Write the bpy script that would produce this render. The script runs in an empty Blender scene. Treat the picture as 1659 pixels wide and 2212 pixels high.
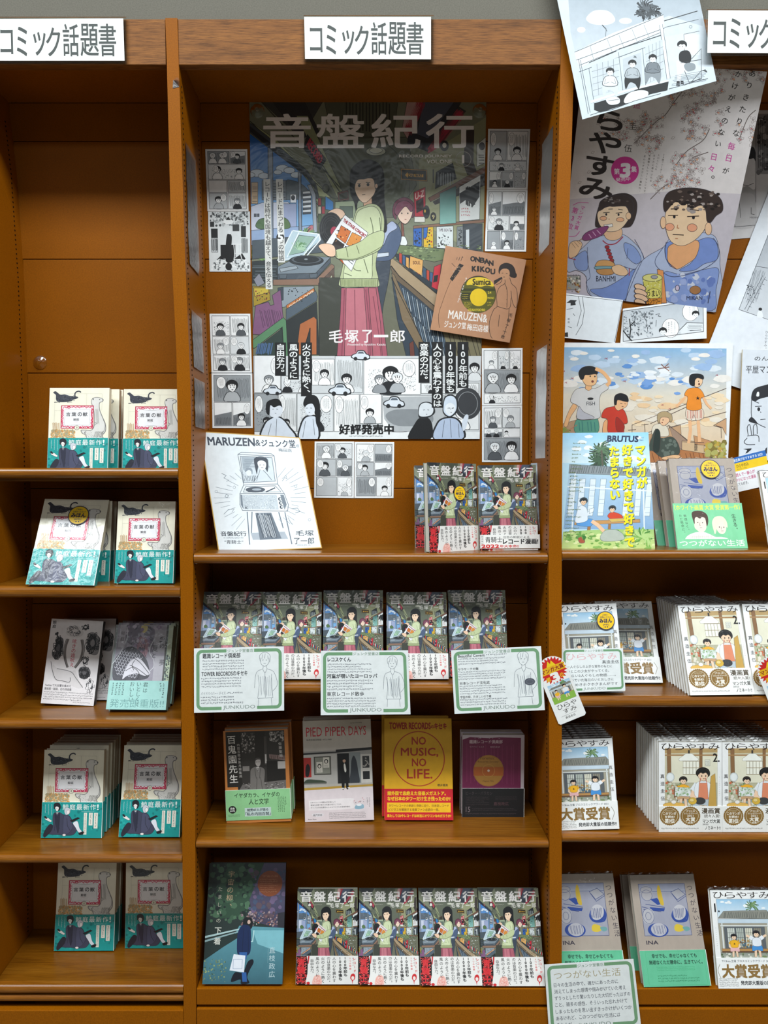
import bpy, math, random
from mathutils import Vector, Matrix

# ------------------------------------------------------------------ camera
SC = bpy.context.scene
COL = SC.collection
IMG_W, IMG_H, F = 1659.0, 2212.0, 1660.0      # frame and focal length in pixels
CAM = Vector((0.0, -1.5, 1.45))
PITCH = math.radians(3.14)
VPX = 783.0                                    # pixel column the camera axis passes through
cam_d = bpy.data.cameras.new('camera')
cam = bpy.data.objects.new('camera', cam_d)
COL.objects.link(cam)
cam.location = CAM
cam.rotation_euler = (math.pi / 2 - PITCH, 0, 0)
cam_d.sensor_fit = 'AUTO'
cam_d.sensor_width = 36.0
cam_d.lens = F / IMG_H * 36.0
cam_d.shift_x = (IMG_W / 2 - VPX) / IMG_H
cam_d.clip_start = 0.05
SC.camera = cam

# ------------------------------------------------------------------ world, lights, exposure
world = bpy.data.worlds.new('world')
SC.world = world
world.use_nodes = True
bg = world.node_tree.nodes['Background']
bg.inputs[0].default_value = (0.80, 0.90, 1.0, 1)
bg.inputs[1].default_value = 0.075


def area(name, loc, sx, sy, power, col=(0.90, 0.97, 1.0), rot=(0, 0, 0)):
    d = bpy.data.lights.new(name, 'AREA')
    d.shape = 'RECTANGLE'
    d.size, d.size_y, d.energy, d.color = sx, sy, power, col
    o = bpy.data.objects.new(name, d)
    COL.objects.link(o)
    o.location, o.rotation_euler = loc, rot
    return o


area('ceiling_light_row_near', (0.1, -1.80, 4.10), 6.0, 0.80, 310)
area('ceiling_light_row_far', (0.1, -5.2, 4.10), 6.0, 0.80, 75)

vs = SC.view_settings
vs.view_transform = 'Standard'
vs.look = 'None'
vs.gamma = 1.0
vs.use_curve_mapping = False
vs.exposure = 0.0
SC.cycles.use_denoising = True
SC.cycles.max_bounces = 6
SC.cycles.transparent_max_bounces = 12


# ------------------------------------------------------------------ pixel rays
def ray(px, py):
    x, y = (px - VPX) / F, -(py - IMG_H / 2) / F
    return Vector((x, math.cos(PITCH) + y * math.sin(PITCH), -math.sin(PITCH) + y * math.cos(PITCH)))


def P(px, py, Y=0.0):                          # point on the vertical plane Y
    d = ray(px, py)
    return CAM + d * ((Y - CAM.y) / d.y)


def PZ(px, py, z):                             # point on the horizontal plane z
    d = ray(px, py)
    return CAM + d * ((z - CAM.z) / d.z)


D = 0.195                                      # bookcase depth


# ------------------------------------------------------------------ colours and materials
def lin(c):
    c = c / 255.0
    return c / 12.92 if c <= 0.04045 else ((c + 0.055) / 1.055) ** 2.4


_cc = {}


def C(h):
    if isinstance(h, tuple):
        return h
    if h not in _cc:
        _cc[h] = (lin(int(h[0:2], 16)), lin(int(h[2:4], 16)), lin(int(h[4:6], 16)), 1.0)
    return _cc[h]


def mixc(a, b, t):
    a, b = C(a), C(b)
    return tuple(a[i] * (1 - t) + b[i] * t for i in range(3)) + (1.0,)


class NT:
    def __init__(s, name):
        s.m = bpy.data.materials.new(name)
        s.m.use_nodes = True
        s.t = s.m.node_tree
        s.b = s.t.nodes['Principled BSDF']
        s.out = s.t.nodes['Material Output']

    def n(s, typ, **kw):
        n = s.t.nodes.new(typ)
        for k, v in kw.items():
            if k.startswith('i_'):
                n.inputs[k[2:].replace('_', ' ')].default_value = v
            else:
                setattr(n, k, v)
        return n

    def l(s, a, b):
        s.t.links.new(a, b)

    def coords(s, scale=(1, 1, 1), obj=True):
        tc = s.n('ShaderNodeTexCoord')
        mp = s.n('ShaderNodeMapping')
        mp.inputs['Scale'].default_value = scale
        s.l(tc.outputs['Object' if obj else 'Generated'], mp.inputs[0])
        return mp.outputs[0]

    def noise(s, vec, scale, detail=4, rough=0.6, dist=0.0):
        n = s.n('ShaderNodeTexNoise')
        n.inputs['Scale'].default_value = scale
        n.inputs['Detail'].default_value = detail
        n.inputs['Roughness'].default_value = rough
        n.inputs['Distortion'].default_value = dist
        s.l(vec, n.inputs['Vector'])
        return n.outputs['Fac']

    def ramp(s, fac, stops):
        r = s.n('ShaderNodeValToRGB')
        e = r.color_ramp.elements
        while len(e) < len(stops):
            e.new(0.5)
        for i, (p, c) in enumerate(stops):
            e[i].position = p
            e[i].color = C(c)
        s.l(fac, r.inputs[0])
        return r.outputs[0]

    def bump(s, fac, strength, dist=0.001):
        b = s.n('ShaderNodeBump')
        b.inputs['Strength'].default_value = strength
        b.inputs['Distance'].default_value = dist
        s.l(fac, b.inputs['Height'])
        return b.outputs[0]


def mat_paint(name, col, rough=0.45, var=0.12, coat=0.0):
    k = NT(name)
    v = k.coords()
    f = k.noise(v, 6, 6)
    g = k.noise(v, 420, 2)
    a = k.ramp(f, [(0.3, mixc(col, '000000', var)), (0.7, col)])
    m = k.n('ShaderNodeMix', data_type='RGBA', blend_type='MULTIPLY')
    m.inputs[0].default_value = 0.35
    k.l(a, m.inputs[6])
    k.l(k.ramp(g, [(0.3, 'a8a8a8'), (0.65, 'ffffff')]), m.inputs[7])
    k.l(m.outputs[2], k.b.inputs['Base Color'])
    k.b.inputs['Roughness'].default_value = rough
    k.b.inputs['Coat Weight'].default_value = coat
    k.b.inputs['Specular IOR Level'].default_value = 0.12
    k.l(k.bump(g, 0.12, 0.0004), k.b.inputs['Normal'])
    return k.m


def mat_wood(name, dark, mid, light, rough=0.35, coat=0.25, sx=1.0, pores=0.0):
    k = NT(name)
    v = k.coords((sx, 14, 14))
    f = k.noise(v, 5.0, 8, 0.65, 0.6)
    g = k.noise(k.coords((6 * sx, 160, 160)), 4.0, 4, 0.7)
    a = k.ramp(f, [(0.25, dark), (0.5, mid), (0.78, light)])
    m = k.n('ShaderNodeMix', data_type='RGBA', blend_type='MULTIPLY')
    m.inputs[0].default_value = 0.35 + pores
    k.l(a, m.inputs[6])
    k.l(k.ramp(g, [(0.36, '6a5a50'), (0.56, 'ffffff')]), m.inputs[7])
    k.l(m.outputs[2], k.b.inputs['Base Color'])
    k.b.inputs['Roughness'].default_value = rough
    k.b.inputs['Coat Weight'].default_value = coat
    k.b.inputs['Coat Roughness'].default_value = 0.25
    k.b.inputs['Specular IOR Level'].default_value = 0.2
    k.l(k.bump(g, 0.15, 0.0005), k.b.inputs['Normal'])
    return k.m


def mat_print(name, rough=0.5, coat=0.0, coat_rough=0.1, wave=0.0, wscale=18, wdist=0.002, var=0.04, aniso=(1, 1, 1)):
    k = NT(name)
    at = k.n('ShaderNodeAttribute', attribute_name='ink')
    v = k.coords(aniso)
    f = k.noise(v, 60, 5)
    m = k.n('ShaderNodeMix', data_type='RGBA', blend_type='MULTIPLY')
    m.inputs[0].default_value = 1.0
    k.l(at.outputs['Color'], m.inputs[6])
    k.l(k.ramp(f, [(0.3, mixc('ffffff', '000000', var * 2)), (0.6, 'ffffff')]), m.inputs[7])
    k.l(m.outputs[2], k.b.inputs['Base Color'])
    k.b.inputs['Roughness'].default_value = rough
    k.b.inputs['Coat Weight'].default_value = coat
    k.b.inputs['Coat Roughness'].default_value = coat_rough
    if wave:
        h = k.noise(v, wscale, 3, 0.55, 0.8)
        nb = k.bump(h, wave, wdist)
        k.l(nb, k.b.inputs['Coat Normal'])
        if coat == 0:
            k.l(nb, k.b.inputs['Normal'])
    return k.m


def mat_clear(name, rough=0.08, tint=(1, 1, 1, 1), strength=0.25, scale=60, base=0.0):
    k = NT(name)
    tr = k.n('ShaderNodeBsdfTransparent')
    tr.inputs[0].default_value = tint
    gl = k.n('ShaderNodeBsdfGlossy')
    gl.inputs['Roughness'].default_value = rough
    fr = k.n('ShaderNodeFresnel')
    fr.inputs[0].default_value = 1.5
    h = k.noise(k.coords(), scale, 4, 0.6, 1.0)
    nb = k.bump(h, strength, 0.004)
    k.l(nb, gl.inputs['Normal'])
    k.l(nb, fr.inputs['Normal'])
    mx = k.n('ShaderNodeMixShader')
    ad = k.n('ShaderNodeMath', operation='ADD')
    k.l(fr.outputs[0], ad.inputs[0])
    ad.inputs[1].default_value = base
    k.l(ad.outputs[0], mx.inputs[0])
    k.l(tr.outputs[0], mx.inputs[1])
    k.l(gl.outputs[0], mx.inputs[2])
    k.l(mx.outputs[0], k.out.inputs[0])
    return k.m


M = {}
M['case'] = mat_paint('mustard_enamel', '985604', 0.42, 0.10, 0.0)
M['back'] = mat_paint('mustard_back_board', '925205', 0.5, 0.14, 0.0)
M['case_dark'] = mat_paint('brown_enamel', '8a5a22', 0.45, 0.15, 0.1)
M['header'] = mat_wood('oak_header', '68401a', '885628', '9a642e', 0.55, 0.0, 1.2, 0.3)
M['shelf'] = mat_wood('shelf_wood', '5c3206', '78480c', '8a5816', 0.3, 0.18, 0.8)
M['nose'] = mat_wood('shelf_nosing_wood', '6c3c08', '8a5212', '9c6622', 0.25, 0.35, 0.8)
M['wall'] = mat_paint('plaster_wall', '726e64', 0.7, 0.05)
M['floor'] = mat_paint('floor_vinyl', '8a8478', 0.5, 0.1)
M['ceil'] = mat_paint('ceiling_board', 'e2e2dd', 0.8, 0.03)
M['paper'] = mat_print('printed_paper', 0.6, 0.0)
M['gloss'] = mat_print('glossy_poster_paper', 0.5, 0.35, 0.18, 0.55, 9, 0.012)
M['card'] = mat_print('card_stock', 0.5, 0.15, 0.3)
M['cover'] = mat_print('laminated_cover', 0.45, 0.45, 0.12, 0.25, 60, 0.0015)
M['wrapc'] = mat_print('cover_in_shrink_wrap', 0.45, 0.4, 0.12, 0.8, 55, 0.003, aniso=(1, 1, 0.6))
M['matt'] = mat_print('matt_cover', 0.55, 0.2, 0.25)
M['clear'] = mat_clear('clear_film')
M['acryl'] = mat_clear('clear_acrylic', 0.05, (0.97, 0.99, 0.99, 1), 0.02, 5, 0.02)
M['film'] = mat_clear('old_film_strip', 0.32, (0.93, 0.93, 0.93, 1), 0.5, 25, 0.10)
M['hole'] = mat_paint('dark_slot', '160d06', 0.7, 0.1)
M['metal'] = NT('steel_pin').m
M['metal'].node_tree.nodes['Principled BSDF'].inputs['Metallic'].default_value = 1.0
M['metal'].node_tree.nodes['Principled BSDF'].inputs['Base Color'].default_value = (0.7, 0.68, 0.62, 1)
M['metal'].node_tree.nodes['Principled BSDF'].inputs['Roughness'].default_value = 0.3


def mat_pages():
    k = NT('page_edges')
    v = k.coords((1, 1, 1))
    w = k.n('ShaderNodeTexWave', bands_direction='Y')
    w.inputs['Scale'].default_value = 700
    w.inputs['Distortion'].default_value = 2.0
    k.l(v, w.inputs['Vector'])
    k.l(k.ramp(w.outputs['Fac'], [(0.0, 'c9c4b6'), (1.0, 'ece8dc')]), k.b.inputs['Base Color'])
    k.b.inputs['Roughness'].default_value = 0.8
    return k.m


M['pages'] = mat_pages()


# ------------------------------------------------------------------ object helpers
def tag(o, label=None, cat=None, group=None, kind=None):
    if label:
        o['label'] = label
    if cat:
        o['category'] = cat
    if group:
        o['group'] = group
    if kind:
        o['kind'] = kind
    return o


def link(name, me, parent=None):
    o = bpy.data.objects.new(name, me)
    COL.objects.link(o)
    if parent is not None:
        o.parent = parent
    return o


def empty(name, loc=(0, 0, 0)):
    o = bpy.data.objects.new(name, None)
    o.empty_display_size = 0.02
    COL.objects.link(o)
    o.location = loc
    return o


def mesh(name, vs_, fs, m, cols=None, smooth=False):
    me = bpy.data.meshes.new(name)
    me.from_pydata([tuple(v) for v in vs_], [], fs)
    me.materials.append(m)
    if cols is not None:
        a = me.color_attributes.new('ink', 'FLOAT_COLOR', 'CORNER')
        flat = []
        for f, c in zip(fs, cols):
            if c and isinstance(c[0], tuple):
                for q in c:
                    flat.extend(q)
            else:
                flat.extend(c * len(f))
        a.data.foreach_set('color', flat)
    if smooth:
        me.polygons.foreach_set('use_smooth', [True] * len(me.polygons))
    me.update()
    return me


BOXF = [(0, 1, 2, 3), (7, 6, 5, 4), (0, 4, 5, 1), (1, 5, 6, 2), (2, 6, 7, 3), (3, 7, 4, 0)]


def boxv(x0, x1, y0, y1, z0, z1):
    return [(x0, y0, z0), (x1, y0, z0), (x1, y0, z1), (x0, y0, z1), (x0, y1, z0), (x1, y1, z0), (x1, y1, z1), (x0, y1, z1)]


class MB:
    def __init__(s):
        s.v, s.f, s.c = [], [], []

    def add(s, v, f, col=None):
        b = len(s.v)
        s.v += [tuple(q) for q in v]
        s.f += [tuple(i + b for i in q) for q in f]
        s.c += [C(col) if col else (1, 1, 1, 1)] * len(f)

    def box(s, x0, x1, y0, y1, z0, z1, col=None):
        s.add(boxv(x0, x1, y0, y1, z0, z1), BOXF, col)

    def obj(s, name, m, parent=None, bevel=0.0, smooth=False):
        o = link(name, mesh(name, s.v, s.f, m, s.c, smooth), parent)
        if bevel:
            b = o.modifiers.new('bevel', 'BEVEL')
            b.width, b.segments, b.limit_method = bevel, 2, 'ANGLE'
        return o


def copy_tree(o, parent=None):
    c = o.copy()
    COL.objects.link(c)
    c.parent = parent
    for ch in KIDS.get(o.name, []):
        k = ch.copy()
        COL.objects.link(k)
        k.parent = c
    return c


KIDS = {}

# ------------------------------------------------------------------ flat print: layered ink shapes
_glyph = {}


def glyph(s):
    k = s
    if k not in _glyph:
        c = bpy.data.curves.new('ink_text', 'FONT')
        c.body, c.resolution_u = s, (4 if len(s) < 2 else 2)
        o = bpy.data.objects.new('ink_text', c)
        m = bpy.data.meshes.new_from_object(o)
        v = [(q.co[0], q.co[1]) for q in m.vertices]
        f = [tuple(p.vertices) for p in m.polygons]
        bpy.data.meshes.remove(m)
        bpy.data.objects.remove(o)
        bpy.data.curves.remove(c)
        xs, ys = [q[0] for q in v] or [0, 1], [q[1] for q in v] or [0, 1]
        _glyph[k] = (v, f, (min(xs), min(ys), max(xs), max(ys)))
    return _glyph[k]


def homog(src, dst):
    """3x3 projective map taking four src points to four dst points."""
    import numpy as np
    A, b = [], []
    for (x, y), (u, v) in zip(src, dst):
        A.append([x, y, 1, 0, 0, 0, -u * x, -u * y])
        b.append(u)
        A.append([0, 0, 0, x, y, 1, -v * x, -v * y])
        b.append(v)
    h = np.linalg.solve(np.array(A, float), np.array(b, float))
    return [float(q) for q in h] + [1.0]


def hmap(h, x, y):
    w = h[6] * x + h[7] * y + 1.0
    return ((h[0] * x + h[1] * y + h[2]) / w, (h[3] * x + h[4] * y + h[5]) / w)


def clip(poly, cols, cl):
    """Sutherland-Hodgman against a convex counter-clockwise polygon; poly: [(x, y)], cols: one per vertex."""
    n = len(cl)
    for i in range(n):
        ax, ay = cl[i]
        bx, by = cl[(i + 1) % n]
        ex, ey = bx - ax, by - ay
        out, oc = [], []
        m = len(poly)
        if m == 0:
            return [], []
        dist = [ex * (p[1] - ay) - ey * (p[0] - ax) for p in poly]
        if min(dist) >= 0:
            continue
        for j in range(m):
            k = (j + 1) % m
            if dist[j] >= 0:
                out.append(poly[j])
                oc.append(cols[j])
            if (dist[j] >= 0) != (dist[k] >= 0):
                t = dist[j] / (dist[j] - dist[k])
                out.append((poly[j][0] + (poly[k][0] - poly[j][0]) * t, poly[j][1] + (poly[k][1] - poly[j][1]) * t))
                oc.append(tuple(cols[j][q] + (cols[k][q] - cols[j][q]) * t for q in range(4)))
        poly, cols = out, oc
    return poly, cols


class Art:
    """Ink shapes in one design frame (y down). Every shape lies one hair above whatever it overlaps."""

    def __init__(s, seed=1):
        s.ops = []                              # (layer, polys, col)  polys: list of point lists
        s.bb = []
        s.tr = (0.0, 0.0, 1.0)
        s.ol = None                             # automatic ink outline: colour, width, least and largest size
        s.R = random.Random(seed)

    def t(s, ox=0.0, oy=0.0, sc=1.0):
        s.tr = (ox, oy, sc)
        return s

    def X(s, p):
        o = s.tr
        return (o[0] + p[0] / o[2], o[1] + p[1] / o[2])

    def add(s, polys, col, vcols=None, subs=None):
        """polys already in design space; subs: a sub-layer for each polygon where they overlap one another"""
        if not polys:
            return
        x0 = min(min(p[0] for p in q) for q in polys)
        x1 = max(max(p[0] for p in q) for q in polys)
        y0 = min(min(p[1] for p in q) for q in polys)
        y1 = max(max(p[1] for p in q) for q in polys)
        lay = 0
        for (a0, a1, b0, b1, l) in s.bb:
            if l >= lay and a0 < x1 and a1 > x0 and b0 < y1 and b1 > y0:
                lay = l + 1
        span = int(max(subs)) + 1 if subs else 1
        s.bb.append((x0, x1, y0, y1, lay + span - 1))
        s.ops.append((lay, polys, C(col), vcols, subs))

    def poly(s, col, pts, smooth=False, grad=None):
        if smooth:
            pts = spline(pts, True)
        q = [s.X(p) for p in pts]
        vc = None
        if grad:
            ys = [p[1] for p in q]
            a, b = min(ys), max(ys)
            vc = [[mixc(col, grad, (p[1] - a) / (b - a + 1e-9)) for p in q]]
        s.add([q], col, vc)
        if s.ol:
            x0, x1 = min(p[0] for p in q), max(p[0] for p in q)
            y0, y1 = min(p[1] for p in q), max(p[1] for p in q)
            if min(x1 - x0, y1 - y0) > s.ol[2] and max(x1 - x0, y1 - y0) < s.ol[3]:
                s.line(s.ol[0], s.ol[1] * s.tr[2], pts, close=True)

    def blob(s, col, pts, grad=None):
        s.poly(col, pts, True, grad)

    def rect(s, col, x0, y0, x1, y1, grad=None):
        s.poly(col, [(x0, y0), (x1, y0), (x1, y1), (x0, y1)], False, grad)

    def ell(s, col, cx, cy, rx, ry=None, rot=0.0, n=24, grad=None):
        ry = rx if ry is None else ry
        c, d = math.cos(rot), math.sin(rot)
        pts = []
        for i in range(n):
            a = 2 * math.pi * i / n
            x, y = rx * math.cos(a), ry * math.sin(a)
            pts.append((cx + x * c - y * d, cy + x * d + y * c))
        s.poly(col, pts, False, grad)

    def ring(s, col, cx, cy, rx, ry, w, n=32):
        qs = []
        for i in range(n):
            a, b = 2 * math.pi * i / n, 2 * math.pi * (i + 1) / n
            qs.append([s.X((cx + (rx + e) * math.cos(g), cy + (ry + e) * math.sin(g))) for g, e in ((a, 0), (b, 0), (b, -w), (a, -w))])
        s.add(qs, col)

    def line(s, col, w, pts, smooth=False, close=False):
        s.lines(col, w, [pts], smooth, close)

    def lines(s, col, w, many, smooth=False, close=False):
        qs, sb = [], []
        for k, pts in enumerate(many):
            if smooth:
                pts = spline(pts, close, 4)
            p = [s.X(a) for a in pts]
            p = [a for i, a in enumerate(p) if i == 0 or math.dist(a, p[i - 1]) > 1e-6]
            if close and len(p) > 2 and math.dist(p[0], p[-1]) < 1e-6:
                p.pop()
            n = len(p)
            if n < 2:
                continue
            ww = w / s.tr[2] * 0.6
            sd = []
            for i in range(n):
                u, v = (p[i - 1], p[(i + 1) % n]) if close else (p[max(i - 1, 0)], p[min(i + 1, n - 1)])
                d1, d2 = (p[i][0] - u[0], p[i][1] - u[1]), (v[0] - p[i][0], v[1] - p[i][1])
                l1, l2 = math.hypot(*d1) or 1, math.hypot(*d2) or 1
                e1 = (d1[0] / l1, d1[1] / l1) if d1 != (0, 0) else (d2[0] / l2, d2[1] / l2)
                e2 = (d2[0] / l2, d2[1] / l2) if d2 != (0, 0) else e1
                mx, my = -(e1[1] + e2[1]), e1[0] + e2[0]
                L = math.hypot(mx, my)
                if L < .3:
                    mx, my, L = -e1[1], e1[0], 1
                f = ww * min(2.0 / L, 1.6) / L
                sd.append(((p[i][0] + mx * f, p[i][1] + my * f), (p[i][0] - mx * f, p[i][1] - my * f)))
            for i in range(n if close else n - 1):
                j = (i + 1) % n
                qs.append([sd[i][0], sd[j][0], sd[j][1], sd[i][1]])
                sb.append((k * 1.236) % 2 if len(many) > 1 else 0)
        s.add(qs, col, None, sb)

    def frame(s, col, w, x0, y0, x1, y1):
        s.line(col, w, [(x0, y0), (x1, y0), (x1, y1), (x0, y1)], close=True)

    def text(s, t, x0, y0, x1, y1, col='000000', bold=0.0, slant=0.0):
        v, f, (a, b, c, d) = glyph(t)
        sx, sy = (x1 - x0) / max(c - a, 1e-6), (y1 - y0) / max(d - b, 1e-6)
        p = [(x0 + (q[0] - a) * sx + slant * (q[1] - b) * sy, y1 - (q[1] - b) * sy) for q in v]
        s.stamp([[p[i] for i in fc] for fc in f], col, bold * min(sx * 1.4, sy))

    def stamp(s, polys, col, e):
        """one printing, or four slightly shifted ones for bold type"""
        if e <= 0:
            s.add([[s.X(p) for p in q] for q in polys], col)
            return
        e *= .75
        out, sb = [], []
        for k, (dx, dy) in enumerate(((-e, -e), (e, -e), (-e, e), (e, e))):
            out += [[s.X((p[0] + dx, p[1] + dy)) for p in q] for q in polys]
            sb += [k] * len(polys)
        s.add(out, col, None, sb)

    def qtext(s, t, quad, col='000000', bold=0.0):
        """text stretched into the quad TL TR BR BL"""
        v, f, (a, b, c, d) = glyph(t)
        tl, tr, br, bl = quad
        p = []
        for q in v:
            u, w = (q[0] - a) / (c - a), (d - q[1]) / (d - b)
            p.append(tuple(tl[k] * (1 - u) * (1 - w) + tr[k] * u * (1 - w) + br[k] * u * w + bl[k] * (1 - u) * w for k in (0, 1)))
        s.stamp([[p[i] for i in fc] for fc in f], col, bold * math.dist(tl, bl) / (d - b))

    def vtext(s, t, xa, ya, xb, yb, size, col='000000', bold=0.0, wide=1.0):
        """characters one below another from (xa, ya) to (xb, yb): the centre line of the column"""
        n = len(t)
        dx, dy = (xb - xa), (yb - ya)
        L = math.hypot(dx, dy)
        ux, uy = dx / L, dy / L                # down the column
        rx, ry = uy, -ux                       # across, to the right
        step = L / n
        out = []
        for i, ch in enumerate(t):
            if ch in ' \u3000':
                continue
            v, f, bb = glyph(ch)
            ascii_ = ord(ch) < 256
            cx0 = (bb[0] + bb[2]) / 2 if ascii_ else 0.5
            cy0 = (bb[1] + bb[3]) / 2 if ascii_ else 0.38
            px, py = xa + ux * step * (i + 0.5), ya + uy * step * (i + 0.5)
            p = []
            for q in v:
                gx, gy = q[0] - cx0, cy0 - q[1]
                if ch in 'ー（）()「」…〜':
                    gx, gy = -gy, gx
                if ch in '、。':
                    gx, gy = gx + 0.55, gy - 0.45
                gx, gy = gx * size * wide, gy * min(size, step * 1.02)
                p.append((px + rx * gx + ux * gy, py + ry * gx + uy * gy))
            out += [[p[j] for j in fc] for fc in f]
        s.stamp(out, col, bold * size)

    def greek(s, x0, y0, x1, y1, n, col='303030', vert=False, w=None, fill=0.92):
        """rows (or columns) of writing too small to read in the photograph"""
        R = s.R
        qs = []
        for i in range(n):
            if vert:
                c = x1 - (x1 - x0) * (i + 0.5) / n
                h = (x1 - x0) / n * 0.55
                a, e = y0, y0 + (y1 - y0) * (fill if R.random() < 0.7 else R.uniform(0.5, 0.95))
            else:
                c = y0 + (y1 - y0) * (i + 0.5) / n
                h = (y1 - y0) / n * 0.55
                a, e = x0, x0 + (x1 - x0) * (fill if R.random() < 0.75 else R.uniform(0.6, 0.95))
            st = (w or h * 0.2)
            p = a
            while p < e - h:
                for _ in range(3):
                    o, r = R.uniform(0, h * 0.8), R.uniform(-h / 2, h / 2)
                    if R.random() < 0.5:
                        q = [(p + o - st / 2, c - h / 2), (p + o + st / 2, c - h / 2), (p + o + st / 2, c + h * R.uniform(0, .5)), (p + o - st / 2, c + h * 0.2)]
                    else:
                        q = [(p, c + r - st / 2), (p + h * 0.8, c + r - st / 2), (p + h * 0.8, c + r + st / 2), (p, c + r + st / 2)]
                    if vert:
                        q = [(b, a_) for a_, b in q]
                    qs.append([s.X(k) for k in q])
                p += h * 1.12
        s.add(qs, col, None, [(i * 1.854) % 3 for i in range(len(qs))])

    def specks(s, cols, x0, y0, x1, y1, n, r0, r1, asp=1.0):
        """many small blots, in a few inks"""
        R = s.R
        for c in cols:
            qs = []
            for i in range(n // len(cols)):
                x, y, r = R.uniform(x0, x1), R.uniform(y0, y1), R.uniform(r0, r1)
                k = R.uniform(0, 6)
                m = 11 if r1 >= 20 else 5
                qs.append([s.X((x + r * math.cos(k + a * 6.283 / m) * R.uniform(.7, 1.0), y + r * asp * math.sin(k + a * 6.283 / m) * R.uniform(.75, 1.0))) for a in range(m)])
            s.add(qs, c, None, [(k * 6.18) % 10 for k in range(len(qs))])

    def hatch(s, col, w, x0, y0, x1, y1, n, dx=0.0, jit=0.15, vert=True):
        R = s.R
        ls = []
        for i in range(n):
            u = (i + 0.5 + R.uniform(-jit, jit) * 2) / n
            if vert:
                x = x0 + (x1 - x0) * u
                ls.append([(x, y0 + R.uniform(0, .12) * (y1 - y0)), (x + dx, y1 - R.uniform(0, .12) * (y1 - y0))])
            else:
                y = y0 + (y1 - y0) * u
                ls.append([(x0 + R.uniform(0, .12) * (x1 - x0), y), (x1 - R.uniform(0, .12) * (x1 - x0), y + dx)])
        s.lines(col, w, ls)

    def tuft(s, cols, cx, cy, r, n, w, up=-1.57, spread=3.0):
        R = s.R
        for c in cols:
            ls = []
            for i in range(n // len(cols)):
                a = up + R.uniform(-spread / 2, spread / 2)
                L = r * R.uniform(.5, 1)
                ls.append([(cx, cy), (cx + L * .6 * math.cos(a), cy + L * .6 * math.sin(a)), (cx + L * math.cos(a + .25), cy + L * math.sin(a + .25) + L * .12)])
            s.lines(c, w, ls)

    def bake(s, src, dst, y_face=0.0, eps=4.5e-6):
        """polygons in the plane of the sheet: (verts, faces, cols); dst is the convex outline (TL TR BR BL, y up)"""
        h = homog(src, dst)
        cl = [dst[3], dst[2], dst[1], dst[0]]
        bx0, bx1 = min(p[0] for p in dst), max(p[0] for p in dst)
        bz0, bz1 = min(p[1] for p in dst), max(p[1] for p in dst)
        isrect = abs(dst[0][0] - dst[3][0]) < 1e-6 and abs(dst[0][1] - dst[1][1]) < 1e-6 and abs(dst[1][0] - dst[2][0]) < 1e-6
        V, Fc, Cc = [], [], []
        for lay, polys, col, vcols, subs in s.ops:
            for pi, q in enumerate(polys):
                y = y_face - (lay + 1 + (subs[pi] if subs else 0)) * eps
                p = [hmap(h, a, b) for a, b in q]
                area2 = 0.0
                for i in range(len(p)):
                    j = (i + 1) % len(p)
                    area2 += p[i][0] * p[j][1] - p[j][0] * p[i][1]
                vc = vcols[pi] if vcols else None
                if area2 < 0:
                    p = p[::-1]
                    vc = vc[::-1] if vc else None
                if not isrect or min(a for a, b in p) < bx0 or max(a for a, b in p) > bx1 or min(b for a, b in p) < bz0 or max(b for a, b in p) > bz1:
                    p, vc2 = clip(p, vc or [col] * len(p), cl)
                    vc = vc2 if vcols else None
                    if len(p) < 3:
                        continue
                b0 = len(V)
                V += [(a, y, b) for a, b in p]
                Fc.append(tuple(range(b0, b0 + len(p))))
                Cc.append([tuple(k) for k in vc] if vc else col)
        return V, Fc, Cc


def spline(pts, closed=True, k=5):
    n = len(pts)
    out = []
    rng = range(n) if closed else range(n - 1)
    for i in rng:
        if closed:
            p0, p1, p2, p3 = pts[i - 1], pts[i], pts[(i + 1) % n], pts[(i + 2) % n]
        else:
            p0, p1, p2, p3 = pts[max(i - 1, 0)], pts[i], pts[i + 1], pts[min(i + 2, n - 1)]
        for j in range(k):
            t = j / k
            out.append(tuple(0.5 * ((2 * p1[a]) + (-p0[a] + p2[a]) * t + (2 * p0[a] - 5 * p1[a] + 4 * p2[a] - p3[a]) * t * t + (-p0[a] + 3 * p1[a] - 3 * p2[a] + p3[a]) * t ** 3) for a in (0, 1)))
    if not closed:
        out.append(tuple(pts[-1]))
    return out


# ------------------------------------------------------------------ sheets (posters, cards, boards)
def frame_of(quad3):
    tl, tr, br, bl = quad3
    x = (br - bl).normalized()
    up = ((tl + tr) * 0.5 - (bl + br) * 0.5)
    n = x.cross(up).normalized()               # away from the room is +y of the local frame: n points to -y
    y = -n
    z = x.cross(y).normalized()
    if z.dot(up) < 0:
        z, y = -z, -y
    m = Matrix((x, y, z)).transposed().to_4x4()
    m.translation = bl
    return m


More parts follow.
